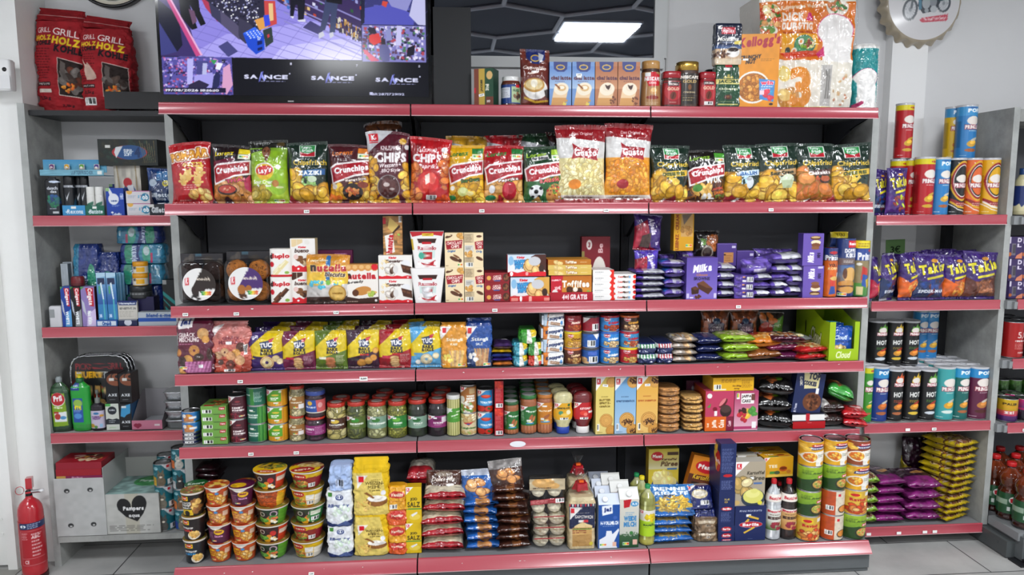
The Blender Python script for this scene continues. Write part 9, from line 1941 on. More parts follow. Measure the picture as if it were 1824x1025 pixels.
q=(210,245,536,569);A=ar(q,'c4c0b8',side='a8a49c',top='1c2044').r(.0,0,1,.08,'1c2c64').r(.04,.06,.96,.24,'1c2c64').t('Hansaplast',.5,.15,.8,.12,'d8dce4',b=2).t('SENSITIVE 20',.5,.42,.84,.1,'5a5a58',b=0).ln(.05,.55,.9,.9,4,'a09c94')
BOX('plaster_box','cream plaster box with a navy band, standing in its tray','plaster box',q,A,Y=.225,d=.012)
q=(211,245,569,580);A=ar(q,'20284c').e(.5,.5,.2,.16,'c8ccd8').r(0,.0,1,.16,'8a8c90');BOX('display_tray','dark cardboard tray holding the cream plaster box','display tray',q,A,Y=.22,zb=ZLC,d=.13)
for k in range(6):
 q=(240+5.5*k,246+5.5*k,553-5*k,570);x0,x1,z0,z1=fit(*q,.25+.02*k);BOX('plaster_box','grey-edged plaster box in the file behind the cream one, '+['first','second','third','fourth','fifth','last'][k],'plaster box',(239+5.8*k,244.5+5.8*k,553-3.2*k,570),ar((0,6,0,20),'a8a8a4',side='6c6c6a'),Y=.24+.02*k,zb=ZLC+.01,d=.012)
q=(246,318,556,580);A=ar(q,'a8b0b8',side='8a9098',top='9ca2a8').r(0,.42,1,.7,'1c4a9c').t('blend-a-med',.54,.24,.68,.26,'2c4a8a',b=2,sh=.15);BOX('toothpaste_display','flat white and blue toothpaste display box at the right end of the second wall shelf','display box',q,A,Y=.21,zb=ZLC,d=.06)
YW=Art(.7,'c88a10',40).r(0,.35,1,.95,'c8c4bc').r(.4,.45,.9,.85,'d8a020').t('BIO',.3,.5,.2,.2,'3a3a38')
for y0,y1,w_,zb in((466,487,'upper',None),(487,508,'lower',None)):tub('cream_jar',f'white jar with a yellow lid, {w_} of two on the black jar','cream jar',(237,263.5,y0,y1),[(0,.95),(.05,1),(.62,1)],YW,'c88a14',Y=.235,zb=zb,capz=.62,capr=1.)
tub('cream_jar','wide black jar under the two yellow-lidded jars','cream jar',(232,271,508,530),[(0,.95),(.05,1),(.5,1)],Art(.5,'26282a',30).r(0,.3,1,.5,'8a8c8c').ln(.1,.5,.9,.8,1,'8a8c8c'),'202224',Y=.235,zb=None,capz=.5,capr=.98)
q=(228,275,529,571);BOX('carton','dark violet carton under the wide black jar','carton',q,ar(q,'1c1840',top='181434'),Y=.25,zb=ZLC,d=.06)
q=(290,315,499,548);A=ar(q,'15181a').p('1c7a78',(0,.25),(.9,.5),(.9,.6),(0,.35)).p('1c7a78',(.1,.6),(.4,.7),(.3,.9),(.2,.9)).p('1c7a78',(.0,.42),(.5,.6),(.5,.64),(0,.46)).r(0,0,.3,.1,'8a8c8c');BOX('carton','black carton with teal hexagon lines beside the PTN panel','carton',q,A,Y=.28,zb=ZLC,d=.06)
def flat_bottle(q,label,body,L,cap,prof,capprof,M,lv,b=.5,Y=YL,zb=ZLD,capM=None):
 cx,r_,z0,h=cyl(q,Y,zb);o=em('washing_up_bottle',(cx,Y+r_*b,z0));tag(o,label,'bottle')
 ob('bottle',GL([(z*h,a*r_,a*r_*b,2.6)for z,a in prof],art=body,za=0,zb=h),M,o)
 zz=LS(lv[0],lv[1],8);rr=np.interp(zz,[p[0]for p in prof],[p[1]for p in prof])
 ob('label',GL([(z*h,a*r_,a*r_*b,2.6)for z,a in zip(zz,rr)],art=L,za=lv[0]*h,zb=lv[1]*h,cap='none',off=.0006),LABEL,o)
 for nm,c,pf in capprof:ob(nm,GL([(z*h,a*r_,a*r_,2)for z,a in pf],col=c),capM or PLAST,o)
body=a0(38,100,'1c3c24').g('2c5230','16301c').nz(.1)
L=Art(1.9,'1c3c24',120).p('7a9c1c',(.2,.15),(.82,.15),(.9,.95),(.22,.97)).e(.5,.3,.34,.33,'d8dcd8').e(.5,.29,.32,.3,'b01c24').t('Pril',.5,.27,.4,.14,'f0f0f0',b=2,rot=6).t('Original',.5,.5,.4,.04,'f0f0e8').p('d8dce0',(.3,.62),(.85,.6),(.85,.85),(.3,.85)).e(.45,.72,.14,.14,'a82c24').r(.28,.6,.5,.64,'a82c24').e(.7,.75,.14,.08,'4a8ab8')
flat_bottle((94,132,669,770),'dark green washing-up liquid bottle with a red oval and lime label',body,L,'8a9094',[(0,.86),(.03,.97),(.3,1),(.6,.97),(.75,.92),(.84,.6),(.9,.24)],[('cap','8c9496',[(.9,.24),(.91,.28),(.97,.28),(1,.2)])],GLASSY,(.07,.82))
body=a0(34,100,'1c9a34').g('7a9a80','7a9a80',.0,.2).g('24a03c','148028',.2,1).nz(.06)
L=Art(2.2,'1f9434',120).p('1c3c80',(.05,.02),(.55,.02),(.55,.2),(.05,.2)).t('frosch' if False else 'NEU',.3,.11,.3,.07,'d8e0f0').p('1c4a9c',(.14,.38),(.68,.38),(.68,.95),(.14,.95)).e(.42,.5,.24,.2,'8ab04a').t('fit',.42,.6,.34,.1,'e8d020',b=2).e(.4,.8,.2,.14,'4a8ac8').ln(.2,.66,.62,.72,2,'d0dcf0')
flat_bottle((132,167,665,769),'bright green washing-up liquid bottle with a blue label and yellow nozzle',body,L,'e0c81c',[(0,.86),(.03,.97),(.3,1),(.55,.96),(.68,1),(.78,.95),(.84,.5),(.86,.3)],[('cap','1c5c34',[(.86,.36),(.87,.38),(.93,.36),(.94,.2)]),('nozzle','d8c41c',[(.94,.2),(.96,.22),(.985,.14),(.99,.26),(1,.26)])],GLASSY,(.12,.88))
body=a0(26,60,'1c1620');L=Art(1.2,'b8b0c4',70).e(.5,.15,.2,.08,'2c6a9c').t('PASSIONS',.5,.34,.66,.08,'5a2c6c',b=1).t('FRUCHT',.5,.45,.56,.09,'5a2c6c',b=1).e(.2,.85,.16,.14,'a8842c').e(.45,.92,.12,.1,'4a7a34').r(.7,.75,.9,.95,'8ab0d0').e(.85,.28,.12,.08,'c89030')
flat_bottle((164,189,694,769),'dark soap dispenser with a lilac passion fruit label and grey pump',body,L,'5c605c',[(0,.9),(.03,1),(.5,.98),(.62,.9),(.68,.45)],[('pump','6a6e6a',[(.68,.36),(.8,.36),(.81,.12),(.9,.12),(.91,.24),(1,.2)])],LABEL,(.06,.5),b=.7)
for k in range(3):
 x0,x1,z0,z1=fit(126+6*k,234+6*k,632-3*k,760,.30+.025*k,ZLD);w2=(x1-x0)/2;h=z1-z0
 if k==0:
  A=Art(h/(2*w2),'1c1c1e',220);A.t('PICKNICK-GRILL',.5,.16,.78,.085,'8a2028',b=0).t('FEUER',.28,.28,.36,.09,'d8a020',b=2).t('& FLAMME',.7,.28,.46,.09,'b8bcbc',b=2).t('&',.49,.28,.06,.09,'d8a020',b=2).p('8a1c28',(0,.4),(.16,.36),(.2,.6),(0,.7)).ch(.5,.62,.24,.18,26,.06,['a8844c','5a7a34','8a2c20','c8a870'],3).r(.12,.24,.2,.28,'c8c8c4').nz(.08)
  t=LS(0,2*PI,81);c,s_=np.cos(t),np.sin(t);e=2/5.
  def rg(f,y,d_=0):
   wv=1+.012*np.sin(t*26)*d_
   return NST([SG(c)*AB(c)**e*w2*f*wv,0*t+y,h/2+SG(s_)*AB(s_)**e*(h/2-(1-f)*w2)*wv],-1)
  g0=em('picnic_grill',(0,0,0))
  ob('foil_rim',Geo().grid(NA([rg(.93,.0),rg(.95,-.004,1),rg(.98,-.005,1),rg(1,.0,1),rg(.97,.006),rg(.8,.05)]),HX('aaa'),flip=True),FOIL,g0)
  Q=NA([rg(.94*f,-.001)for f in LS(1,.02,60)])
  ob('printed_cover',Geo().grid(Q,A.sample(Q[...,0]/(2*w2)+.5,1-Q[...,2]/h),flip=True),LABEL,g0)
  o=g0
 else:o=dup(g0,(0,0,0))
 o.location=((x0+x1)/2,.30+.025*k,z0);tag(o,'foil picnic grill tray with a black printed cover, '+['front one of three','middle one of three','hindmost of three'][k],'picnic grill','picnic grill trays')
for q,kind,zb,l in(((188,211,666,719),'br',None,'black and copper shower carton, upper left of the block'),((211.5,234,666,719),'br',None,'black and copper shower carton, upper right of the block'),((188.5,212.5,719.5,770),'wh',ZLD,'white and black face cream carton, lower left of the block'),((212.5,235,717.5,770),'bl',ZLD,'black and light blue shower carton, lower right of the block')):
 A=ar(q,'17171a' if kind!='wh' else 'c0c4bc',side={'br':'2c1c18','wh':'888','bl':'1c4a74'}[kind],top='1c1c1e')
 if kind=='br':A.e(.85,.2,.75,.5,'7a4630').e(1.,.1,.55,.34,'17171a').e(.95,.1,.42,.26,'7a4630').e(1,.1,.2,.13,'17171a').r(.3,.15,.7,.24,'c8c8c4')
 if kind=='bl':A.p('3a8ab8',(.2,.15),(.95,.05),(.9,.4),(.6,.45),(.4,.55),(.1,.5)).r(.2,.12,.6,.2,'c8d0d4')
 if kind!='wh':A.t('AXE',.5,.72,.7,.09,'c8ccd0',b=2).ln(.25,.85,.75,.9,1,'8a8c90')
 else:A.e(.5,.26,.34,.32,'20242c').t('NIVEA',.5,.25,.44,.06,'d8dce0',b=1).p('20242c',(0,.6),(.2,.56),(.5,.6),(.8,.56),(1,.6),(1,.78),(0,.78)).r(0,0,.4,.1,'4a9a4c').ln(.2,.62,.8,.74,2,'c8ccd0').ln(.2,.88,.8,.94,1,'8ab07a')
 BOX('shower_carton',l,'toiletry carton',q,A,Y=.23,zb=zb,d=.08)
x0,x1,z0,z1=fit(235,289,745,770,.22,ZLD);w2=(x1-x0)/2;hh=fit(235,289,694,770,.36,ZLD)[3]-ZLD;h=z1-z0
o=em('display_tray',((x0+x1)/2,.22,ZLD));tag(o,'nearly empty pink and grey cardboard tray with a red heart','display tray')
A=Art(.5,'b06a80',60).e(.14,.5,.08,.1,'7a1c38').e(.24,.5,.08,.1,'7a1c38').p('7a1c38',(.06,.55),(.32,.55),(.19,.85)).r(.74,.4,.92,.6,'c8b8bc')
ob('front_panel',GB(2*w2,.002,h*.8,A),CARD,o)
nU,nV=MG(LS(0,1,12),LS(0,1,4))
G=Geo()
for sx in(-w2,w2):G.grid(NST([0*nU+sx,nU*.16,nV*(h*.7+(hh-h*.7)*np.clip(nU*1.3,0,1))],-1),'8a8488' and HX('8a8488'),flip=sx>0)
G.box(-w2,w2,.16,.162,0,hh,'8a888c').box(-w2,w2,0,.16,0,.002,'8a888c');ob('side_panel',G,CARD,o,False)
ob('remaining_pack',Geo().box(-w2*.6,w2*.8,.03,.14,.002,.025,'9a9ca0'),CARD,o,False)
x0,x1,z0,z1=fit(290,329,698,769,.22,ZLD);w2=(x1-x0)/2;h=(z1-z0)/4;pr=None
for i in range(4):
 if pr is None:
  t=LS(0,2*PI,121);c,s_=np.cos(t),np.sin(t)
  def rg(f,z,rp=0):return NST([SG(c)*AB(c)**.4*w2*f*(1+.02*rp*np.sin(t*40)),.05+SG(s_)*AB(s_)**.4*.05*f*(1+.02*rp*np.sin(t*40)),0*t+z],-1)
  pr=em('foil_tray',(0,0,0));ob('tray',Geo().grid(NA([rg(.01,.001),rg(.74,0),rg(.78,.002,1),rg(.92,h*.8,1),rg(.93,h*.82),rg(1.02,h*.84),rg(1.02,h*.9),rg(.96,h*.9)]),HX('aaa')),FOIL,pr)
  ob('card_lid',Geo().grid(NA([rg(.96,h*.905),rg(.01,h*.91)]),HX('8a8c8c')),CARD,pr);o=pr
 else:o=dup(pr,(0,0,0))
 o.location=((x0+x1)/2,.22,z1-(i+1)*h);tag(o,f'silver foil food tray, {ords(4)[i]} of four in the pile','foil tray','silver foil trays')
def carton(q,label,A,D,Y,holes=False,name='white_carton'):
 x0,x1,z0,z1=fit(*q,Y,ZLE);w_=x1-x0;h=z1-z0
 o=em(name,((x0+x1)/2,Y,ZLE));tag(o,label,'cardboard carton')
 ob('carton_body',GB(w_,D,h,A,cell=.0018),CARD,o)
 return o,w_,h
q=(99,187.7,854,958)
A=ar(q,'b2b3b2',side='a8a9a8',top='303030').nz(.03)
for x,y in((.25,.2),(.72,.19),(.28,.81),(.74,.8)):A.e(x,y,.062,.05,'9c9d9c').e(x,y+.003,.056,.044,'26282a').p('b8b8b6',(x-.02,y),(x+.03,y),(x+.03,y+.03),(x-.02,y+.03))
o,w_,h=carton(q,'large white cardboard carton with four round holes under the red chocolate boxes',A,.26,.20)
ob('inner_flap',Geo().box(-w_/2,w_/2,.0,.002,h,h+.004,'b8b9b8').box(w_/2-.002,w_/2,.0,.26,h,h+.05,'a8a9a8'),CARD,o,False)
for i,(y0,y1,c,dx)in enumerate(((824,836,'8e1c2c',0),(836,848,'941c28',0),(848,855,'7a1c48',1))):
 q=(99+dx,181+dx*3,y0,y1);A=a0(80,12,c,side='7a1420',top='8a1826')
 if i==2:A.r(0,0,.2,1,'b8904a').t('Pralinen',.44,.5,.24,.6,'c8a0b0',sh=.3)
 A.topart=Art(.8,'9c1c28',120).ch(.6,.5,.28,.3,30,.08,['3a1c14','6a3420','c8883c','d8c0a0'],3).e(.3,.3,.12,.06,'d8a0a0')if i==0 else None
 BOX('chocolate_box',['red chocolate box with a printed top, topmost of three','plain red chocolate box in the middle of three','magenta chocolate box at the bottom of three'][i],'chocolate box',q,A,Y=.205,d=.13,dz=0)
q=(187.7,284.5,880,952)
A=ar(q,'b4b4b0',side='a4a4a0',top='7a9a94');A.r(.37,0,.62,1,'aeaa9c').e(.35,.3,.125,.14,'1c1c1e',-30).e(.63,.26,.135,.16,'1c1c1e',20).p('1c1c1e',(.23,.38),(.76,.32),(.7,.5),(.58,.7),(.38,.58)).t('Pampers',.52,.38,.38,.13,'e4e4e4',b=2).t('aqua',.53,.57,.2,.09,'e4e4e4',b=1).ln(.06,.78,.94,.94,4,'6a6a66').nz(.03)
A.topart=Art(.7,'8aa8a4',60).e(.6,.3,.3,.2,'3a8a4c').t('Pampers',.6,.3,.4,.14,'d8e8dc',b=1).nz(.2)
o,w_,h=carton(q,'white nappy carton with a black heart on the bottom wall shelf',A,.22,.205)
ob('open_flap',Geo().box(-w_/2-.004,-w_/2,0,.2,h*.8,h*1.3,'a8a8a4').box(-w_/2,w_/2,.22,.222,h,h*1.5,'a0a09c'),CARD,o,False)
def pet(cat_c,a2,sd):
 A=a0(32,40,'17606c').p('c8ccd0',(.62,0),(1,0),(1,.42)).r(.84,.04,.95,.16,'b01c28').e(.28,.18,.14,.1,'8ab8c0').e(.55,.5,.2,.18,cat_c).e(.55,.8,.24,.3,cat_c).p(cat_c,(.38,.36),(.42,.22),(.52,.36)).p(cat_c,(.58,.36),(.68,.22),(.72,.38)).e(.48,.48,.03,.02,'1c1c14').e(.62,.48,.03,.02,'1c1c14').e(.55,.58,.08,.06,'d8d0c0').p(a2,(0,.55),(.3,.6),(.3,1),(0,1)).bc(.86,.7,1,.95).ln(.05,.4,.3,.5,2,'a8c8cc')
 return A.nz(.1)
for(x0,x1,ys,arts,w_,Y)in((277,309.5,(822,864,906,948),[pet('6a5c48','c89828',1),pet('6a6458','3a8a9c',2),pet('4a4844','7a1c34',3)],'left column',.215),(309.5,341,(795,828,868,908,948),[pet('b8b4ac','c86428',4),pet('2c2c2c','b8b8b8',5),pet('7a5a3c','c86a2c',6),pet('7a6c5c','1c3c8c',7)],'right column beside the PTN',.22),(284,312,(808,948),[pet('4a4840','2c6a74',8)],'column behind',.30)):
 n=len(ys)-1;cx,r_,z0,H=cyl((x0,x1,ys[0],ys[-1]),Y,ZLE)
 n2=4 if n==1 else n
 for i in range(n2):CAN('pet_food_tin',f'teal pet food tin, {ords(n2)[i]} in the {w_}','pet food tin',(x0,x1,ys[0],ys[-1]),arts[i%len(arts)],Y=Y,zb=z0+(n2-1-i)*H/n2,h=H/n2-.0008,r=r_,x=cx,group='teal pet food tins')
 #crisp tubes, tortilla bags and pretzels on the right
def ptube(q,kind,label,Y=.12,zb=ZRB,grp='tall crisp tubes',key=None):
 bg,band,pl,txt,st={'red':('b01c24','d8c81c','c8a030','ORIGINAL',0),'blue':('2c7ab8','3a90c8','d0a040','SALT & VINEGAR',1),'yel':('d0a81c','3a8cc0','b86a2c','TEXAS',1),'blk':('1e1e20','1e1e20','','HOT & SPICY',2),'org':('d8642c','d8642c','','SWEET PAPRIKA',2),'amb':('d8a41c','d8a41c','','CLASSIC PAPRIKA',2),'hg':('131416','5a9a34','c87a2c','SOUR CREAM',3),'hy':('131416','c8a428','c88a2c','CHEESE & CHILLI',3),'ho':('131416','d0582c','c87a2c','CHILLI',3),'tq':('3a9a9c','3a9a9c','d09830','CREAM CHEESE',4),'teal':('17605c','2c90c0','c88a34','PIZZA',1),'pur':('5a1c3c','2c88c0','b87838','TEXAS BBQ',1),'nav':('1c3880','2c88c0','b8642c','KETCHUP',1),'grn':('3a8a2c','c8c41c','c8a030','',0)}[kind]
 A=ar(q,bg);fx=.56
 if st==0:A.g(band,band,0,.12).t('+20g',.74,.08,.42,.045,'a82028',b=2)
 if st==1:A.g(band,band,0,.2).t('POP',.55,.1,.6,.07,'f0f4f8',b=2).e(.5,.05,.28,.03,'2c4a8a')
 if st==2:
  A.t('Win',.6,.09,.7,.035,'e8dcd0',b=2)
  for rr,c in((.62,'d8a428'),(.56,'8a1c24'),(.5,'e8e0d8'),(.47,'1c1c1e'),(.43,bg)):A.e(.62,.4,rr,-(rr*.58),c,k=40)
  A.p('8a1c24',(0,.7),(.5,.78),(1,.78),(1,.86),(.4,.84),(0,.74)).p('d8a428' if kind!='amb' else 'e8e0d0',(0,.74),(.4,.84),(1,.88),(1,.91),(.4,.88),(0,.78)).p('e8e0d8',(0,.8),(.4,.9),(1,.95),(1,.965),(.4,.92),(0,.82)).ln(.3,.79,.95,.85,2,'f0d8c8')
 if st==3:A.e(.6,.22,.3,.3,band).p(band,(.3,.2),(.4,.1),(.5,.14),(.66,.04),(.7,.12),(.9,.1),(.9,.22)).t('HOT',.54,.48,.6,.1,'e0e0dc',b=2).ln(.25,.58,.85,.64,2,band)
 my=.36 if st==2 else(.2 if st==3 else .29)
 A.e(fx,my,.33 if st!=3 else .24,.25 if st!=3 else .18,'e4dcd4').t('PRINGLES',fx,my+(.12 if st!=3 else .085),.76 if st!=3 else .6,.075 if st!=3 else .06,'ece4e0',b=2,o='8a1c30')
 if st not in(2,3):A.ln(.35,my+.18,.8,my+.21,1,'e8e4dc')
 if pl:A.e(.55,.72,.28,.19,pl,-15).e(.6,.7,.18,.1,np.clip(HX(pl)*1.25,0,1),-15).e(.68,.64,.24,.07,{'red':pl,'hg':'a82c20','hy':'a82c20','ho':'a82c20'}.get(kind,'c8c0b0'),-20).e(.5,.85,.3,.1,{'red':pl,'hg':'c8d0d8','hy':'d8b83c','tq':'d8e4dc','pur':'4a1c14'}.get(kind,'a86038'))
 A.ln(.05,.94,.3,.965,1,'e8e8e4').r(.0,.3,.05,.8,np.clip(HX(bg)*.8,0,1))
 return CAN('crisp_tube',label,'crisp tube',q,A,Y=Y,zb=zb,lid='b8b8bc',group=grp,key=key)
FR=[((1629,1661,280,382.5),'red','red crisp tube with a yellow band, first of the front row'),((1660,1688,281,382.5),'blue','blue crisp tube next to the red one in the front row'),((1687,1716,282,382.5),'blk','black crisp tube in the front row of the upper shelf'),((1715.5,1744,282,382.5),'org','orange crisp tube in the front row of the upper shelf'),((1744,1776,282,382.5),'amb','amber crisp tube at the right end of the front row')]
for q,k,l in FR:ptube(q,k,l)
for q,k,l in(((1585,1610,284,378),'red','red crisp tube with a yellow band, behind the purple bag'),((1608,1632,283,378),'red','red crisp tube with a yellow band, half hidden behind the front red one')):ptube(q,k,l,Y=.2)
zt=fit(1608,1632,283,378,.22,ZRB)[3]
for(q,k,l,Y)in(((1595,1624,185,284),'red','red crisp tube stacked alone on the second row',.2),((1683,1708,191,281),'yel','yellow and blue crisp tube stacked at the back',.27),((1704,1736,188,281),'blue','blue crisp tube stacked beside the yellow and blue one',.2)):
 ptube(q,k,l,Y=Y,zb=zt)
for k,(x0,x1)in enumerate(((1683,1708),(1707,1734))):ptube((x0,x1,284,376),'blue','crisp tube hidden in the second row carrying the stacked ones, '+['left','right'][k],Y=.2)
def takis(q,kind,sd):
 A=ar(q,'38206a');c={'o':'d8601c','s':'1c2c54','f':'4a2474','b':'5a2c20','r':'b01c3c'}[kind]
 A.p(c,(0,.5),(.3,.62),(1,.45),(1,.94),(0,.94)).ch(.6,.74,.3,.14,16,.12,{'o':['c87a2c','a8501c','e0a048'],'s':['2c3a64','5a1c2c'],'f':['a8c030','8a2c24','c8a030'],'b':['7a4428','8a5030','b0704c'],'r':['e0a040']}[kind],sd,asp=.4)
 A.t('Takis',.52,.3,.84,.21,'d8cc28',rot=10,b=2,o='2a1650',sh=.12).p('d0c428',(.3,.5),(.85,.43),(.86,.48),(.32,.55)).e(.6,.14,.12,.06,'c88a2c')
 if kind=='s':A.t('SPIDER-MAN',.52,.8,.8,.07,'d8dce4',b=2).ch(.5,.65,.3,.06,5,.1,['8a1c2c','1c3a7a'],3)
 return A.nz(.15,seed=sd)
for q,k,Y,l in(((1553,1580,302,382),'s',.13,'dark purple and navy tortilla crisp bag beside the PTN on the upper shelf'),((1578,1616,299,382),'f',.10,'purple tortilla crisp bag with bold yellow lettering on the upper shelf')):BAG('tortilla_crisp_bag',l,'crisp bag',q,takis(q,k,3),Y=Y,zb=ZRB,t=.05,rz=.1,amp=.004)
for q,k,Y,rz,l in(((1545,1568,458,536),'r',.10,.9,'purple and red tortilla crisp bag seen edge-on beside the PTN'),((1560,1600,452,537),'s',.10,.8,'purple bag showing its silver side, second from the PTN'),((1599.5,1638,450,536),'o',.10,.35,'purple and orange tortilla crisp bag, left one'),((1626,1684,453,534),'s',.095,.1,'purple and navy tortilla crisp bag with comic lettering'),((1678,1723,454,532),'o',.11,.15,'purple and orange tortilla crisp bag, right one'),((1716,1775,449,532),'b',.10,-.05,'purple and brown tortilla crisp bag at the right end')):
 o=BAG('tortilla_crisp_bag',l,'crisp bag',q,takis(q,k,int(q[0])),Y=Y,zb=ZRC,t=.07,rz=0,amp=.005,back='a8a8b0' if rz>.5 else None,pull=.08)
 o.rotation_euler.z=rz*.7
for i,q in enumerate(((1572,1610,452,530),(1612,1652,449,530),(1640,1700,444,528),(1690,1735,446,528))):
 A=ar(q,'2c1858').t('Takis',.5,.3,.8,.2,'a89c28',b=2).nz(.2);BAG('tortilla_crisp_bag','purple tortilla crisp bag in the second row, '+['first','second','third','last'][i]+' from the left','crisp bag',q,A,Y=.21,zb=ZRC,t=.06,parts=False,amp=.005)
x0,x1,z0,z1=fit(1579,1613,427,456,.435)
A=Art(.8,'84b070',60).t('3€',.5,.6,.5,.4,'1c2a1c',b=0)
o=ob('price_card',GB(x1-x0,.001,z1-z0,A),PAPER);o.location=((x0+x1)/2,.4375,z0);o.rotation_euler=(0,-.04,0);tag(o,'small green card with a handwritten 3€ price on the white column','price card')
PK={}
R3=[(1534,1553,'grn','green crisp tube with a yellow band beside the PTN'),(1548,1579,'nav','navy crisp tube with a light blue band'),(1577.5,1606,'ho','black crisp tube with an orange flame in the front row'),(1605,1635,'hy','black crisp tube with a yellow flame in the front row'),(1634,1664.5,'hg','black crisp tube with a green flame in the front row'),(1662.5,1696,'tq','turquoise crisp tube in the front row'),(1693.5,1722,'teal','dark teal crisp tube with a light blue band'),(1720,1755,'pur','plum crisp tube at the right end of the third shelf')]
for i,(x0,x1,k,l)in enumerate(R3):
 o=ptube((x0,x1,656 if 1<i<5 else 651,751),k,l,Y=.11,zb=ZRD,grp=None)
 for j in range(1,4):dup(o,(o.location.x+.006*j,o.location.y+.08*j,ZRD),label=l.split(' in the')[0].split(' beside')[0].split(' at the')[0].split(' with a light')[0]+f', {["second", "third", "hindmost"][j-1]} in its file on the third shelf')
z3=fit(1605,1635,656,751,.14,ZRD)[3]
for x0,x1,k,w_ in((1546,1577,'hg','left'),(1576,1605,'hy','middle'),(1604,1634,'hg','right')):ptube((x0,x1,570,655),k,f'black crisp tube stacked on the second layer, {w_} of three',Y=.19,zb=z3,grp=None)
for x0,x1,w_ in((1626,1650,'left'),(1641,1668,'right')):ptube((x0,x1,552,640),'blue',f'blue crisp tube stacked at the back under the shelf, {w_} of two',Y=.32,zb=z3,grp=None)
def prz(c1,c2):
 A=a0(60,80,c1).ch(.5,.56,.46,.4,170,.08,['5a3020','3c1c14','7a4630','c8b0a0'],3,asp=.25)if c2 else a0(60,80,c1).nz(.2)
 A.ch(.5,.87,.47,.07,90,.07,['6a3c28','4c241a','8a5840','c8b0a0'],5,asp=.25)if c2 else 0;A.g(c1,c1,.945,1);return A.nz(.15)
LY('pretzel_bag','green-edged pretzel bag, {} of five beside the column of soup tins','pretzel bag',(1539,1567,850,933),5,prz('7aa42c',1),Y=.10,d=.2,zb=ZRE,group='green-edged pretzel bags',fat=1.25,jr=.05)
PU_=a0(60,80,'3c1234').g('2c1024','2c1024',0,.7).g('6a1c5c','7a2468',.7,1).t('Brezeln',.5,.3,.5,.08,'b89cb0').e(.6,.5,.2,.1,'a87844').nz(.2)
LY('pretzel_bag','glossy purple pretzel bag, {} of five in the left purple pile','pretzel bag',(1566,1618,854,927),5,PU_,Y=.10,d=.22,zb=ZRE,group='purple pretzel bags, left pile',fat=1.4,jr=.12,amp=.005)
LY('pretzel_bag','glossy purple pretzel bag, {} of four in the right purple pile','pretzel bag',(1618,1680,858,927),4,PU_,Y=.10,d=.22,zb=ZRE,group='purple pretzel bags, right pile',fat=1.4,jr=.12,amp=.005)
YP=prz('b8a018',1)
LY('pretzel_bag','yellow-edged pretzel bag, {} of eleven in the tall leaning pile','pretzel bag',(1688,1744,800,925),11,YP,Y=.11,d=.2,zb=ZRE,group='yellow-edged pretzel bags',fat=1.3,jr=.06,rzs=.35,xs=[.024,.021,.018,.014,.009,.004,0,-.004,-.008,-.011,-.013])
o=LY('pretzel_bag','yellow pretzel bag with a printed top, lying at the very top of the leaning pile','pretzel bag',(1702,1758,786,800),1,YP,Y=.11,d=.2,fat=1.3,rzs=.35)
for i,(q,c)in enumerate((((1606,1650,780,850),'2c1024'),((1634,1668,790,845),'4a1840'),((1605,1625,812,856),'a89418'))):
 BAG('pretzel_bag',['dark purple pretzel bag upright in the dim back corner','purple pretzel bag slumped in the dim back corner','yellow pretzel bag upright at the back beside the column'][i],'pretzel bag',q,ar(q,c).nz(.3),Y=.33,t=.06,parts=False,amp=.006)
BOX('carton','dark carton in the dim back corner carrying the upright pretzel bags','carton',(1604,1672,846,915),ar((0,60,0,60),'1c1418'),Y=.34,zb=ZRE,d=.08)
#drinks gondola
def dcan(q,A,label,zb,Y,n_=0,cat='drink can',h=None):
 o=CAN('drink_can',label,cat,q,A,Y=Y,zb=zb,M=mat('printed_metal',rough=.25,metal=.35,coat=.4))
 for k in range(1,n_+1):dup(o,(o.location.x+.004*k,o.location.y+.09*k,zb),label=label.split(',')[0]+', '+['second','third','fourth','fifth'][k-1]+' in its file')
 return o
Yd=.085
A=ar((0,32,0,68),'a81c1c').t('5,0',.66,.36,.5,.2,'f0e4e0',b=0).t('ORIGINAL',.6,.52,.6,.05,'f0e4e0',b=1).ln(.3,.58,.9,.76,5,'e0a8a0').t('EXPORT',.66,.86,.4,.04,'f0e4e0',b=1)
dcan((1786,1819,572,641),A,'tall red beer can with white figures, front one',DZ[2],Yd,3)
A2=ar((0,32,0,68),'18181a').t('5,0',.66,.36,.5,.2,'c8c8c0',b=0);dcan((1817,1850,572,641),A2,'tall black beer can cut off by the right edge',DZ[2],Yd,2)
A=ar((0,30,0,44),'c8a020').g('c8a81c','d8a020',0,.4).g('d86048','b83060',.5,.75).g('5a2468','3a1c58',.75,1).t('PALER',.35,.2,.6,.1,'3a2c10',b=1).t('zzi',.3,.58,.4,.14,'f0e8e4',b=2).t('8',.9,.56,.12,.2,'f0e8e4',b=2)
B=ar((0,30,0,44),'a82468').g('c02c78','6a2a6c',0,.4).g('2c1c34','18161c',.5,1).t('PALER',.5,.2,.6,.1,'e8d8e4',b=1).t('C',.7,.6,.3,.2,'e8e4e8',b=2)
dcan((1778,1809,708,752),A,'yellow to purple energy can beside the panel, front one',DZ[3],.085,1)
dcan((1809,1841,708,752),B,'magenta and black energy can cut off by the right edge, front one',DZ[3],.085,1)
G2=ar((0,30,0,44),'2c5a24').g('5a8a3c','244a20',0,.6).nz(.2)
for i,x in enumerate((1783,1806,1829)):dcan((x-11,x+11,675,712),G2,'dark green can far back on the drinks shelf, '+['left','middle','right'][i]+' of three',DZ[3]+.06,.28)
o=bx('riser',3.74,4.1,.27,.42,DZ[3]-.0035,DZ[3]+.06,BLACKM);tag(o,'dark riser under the green cans at the back of the drinks shelf','riser')
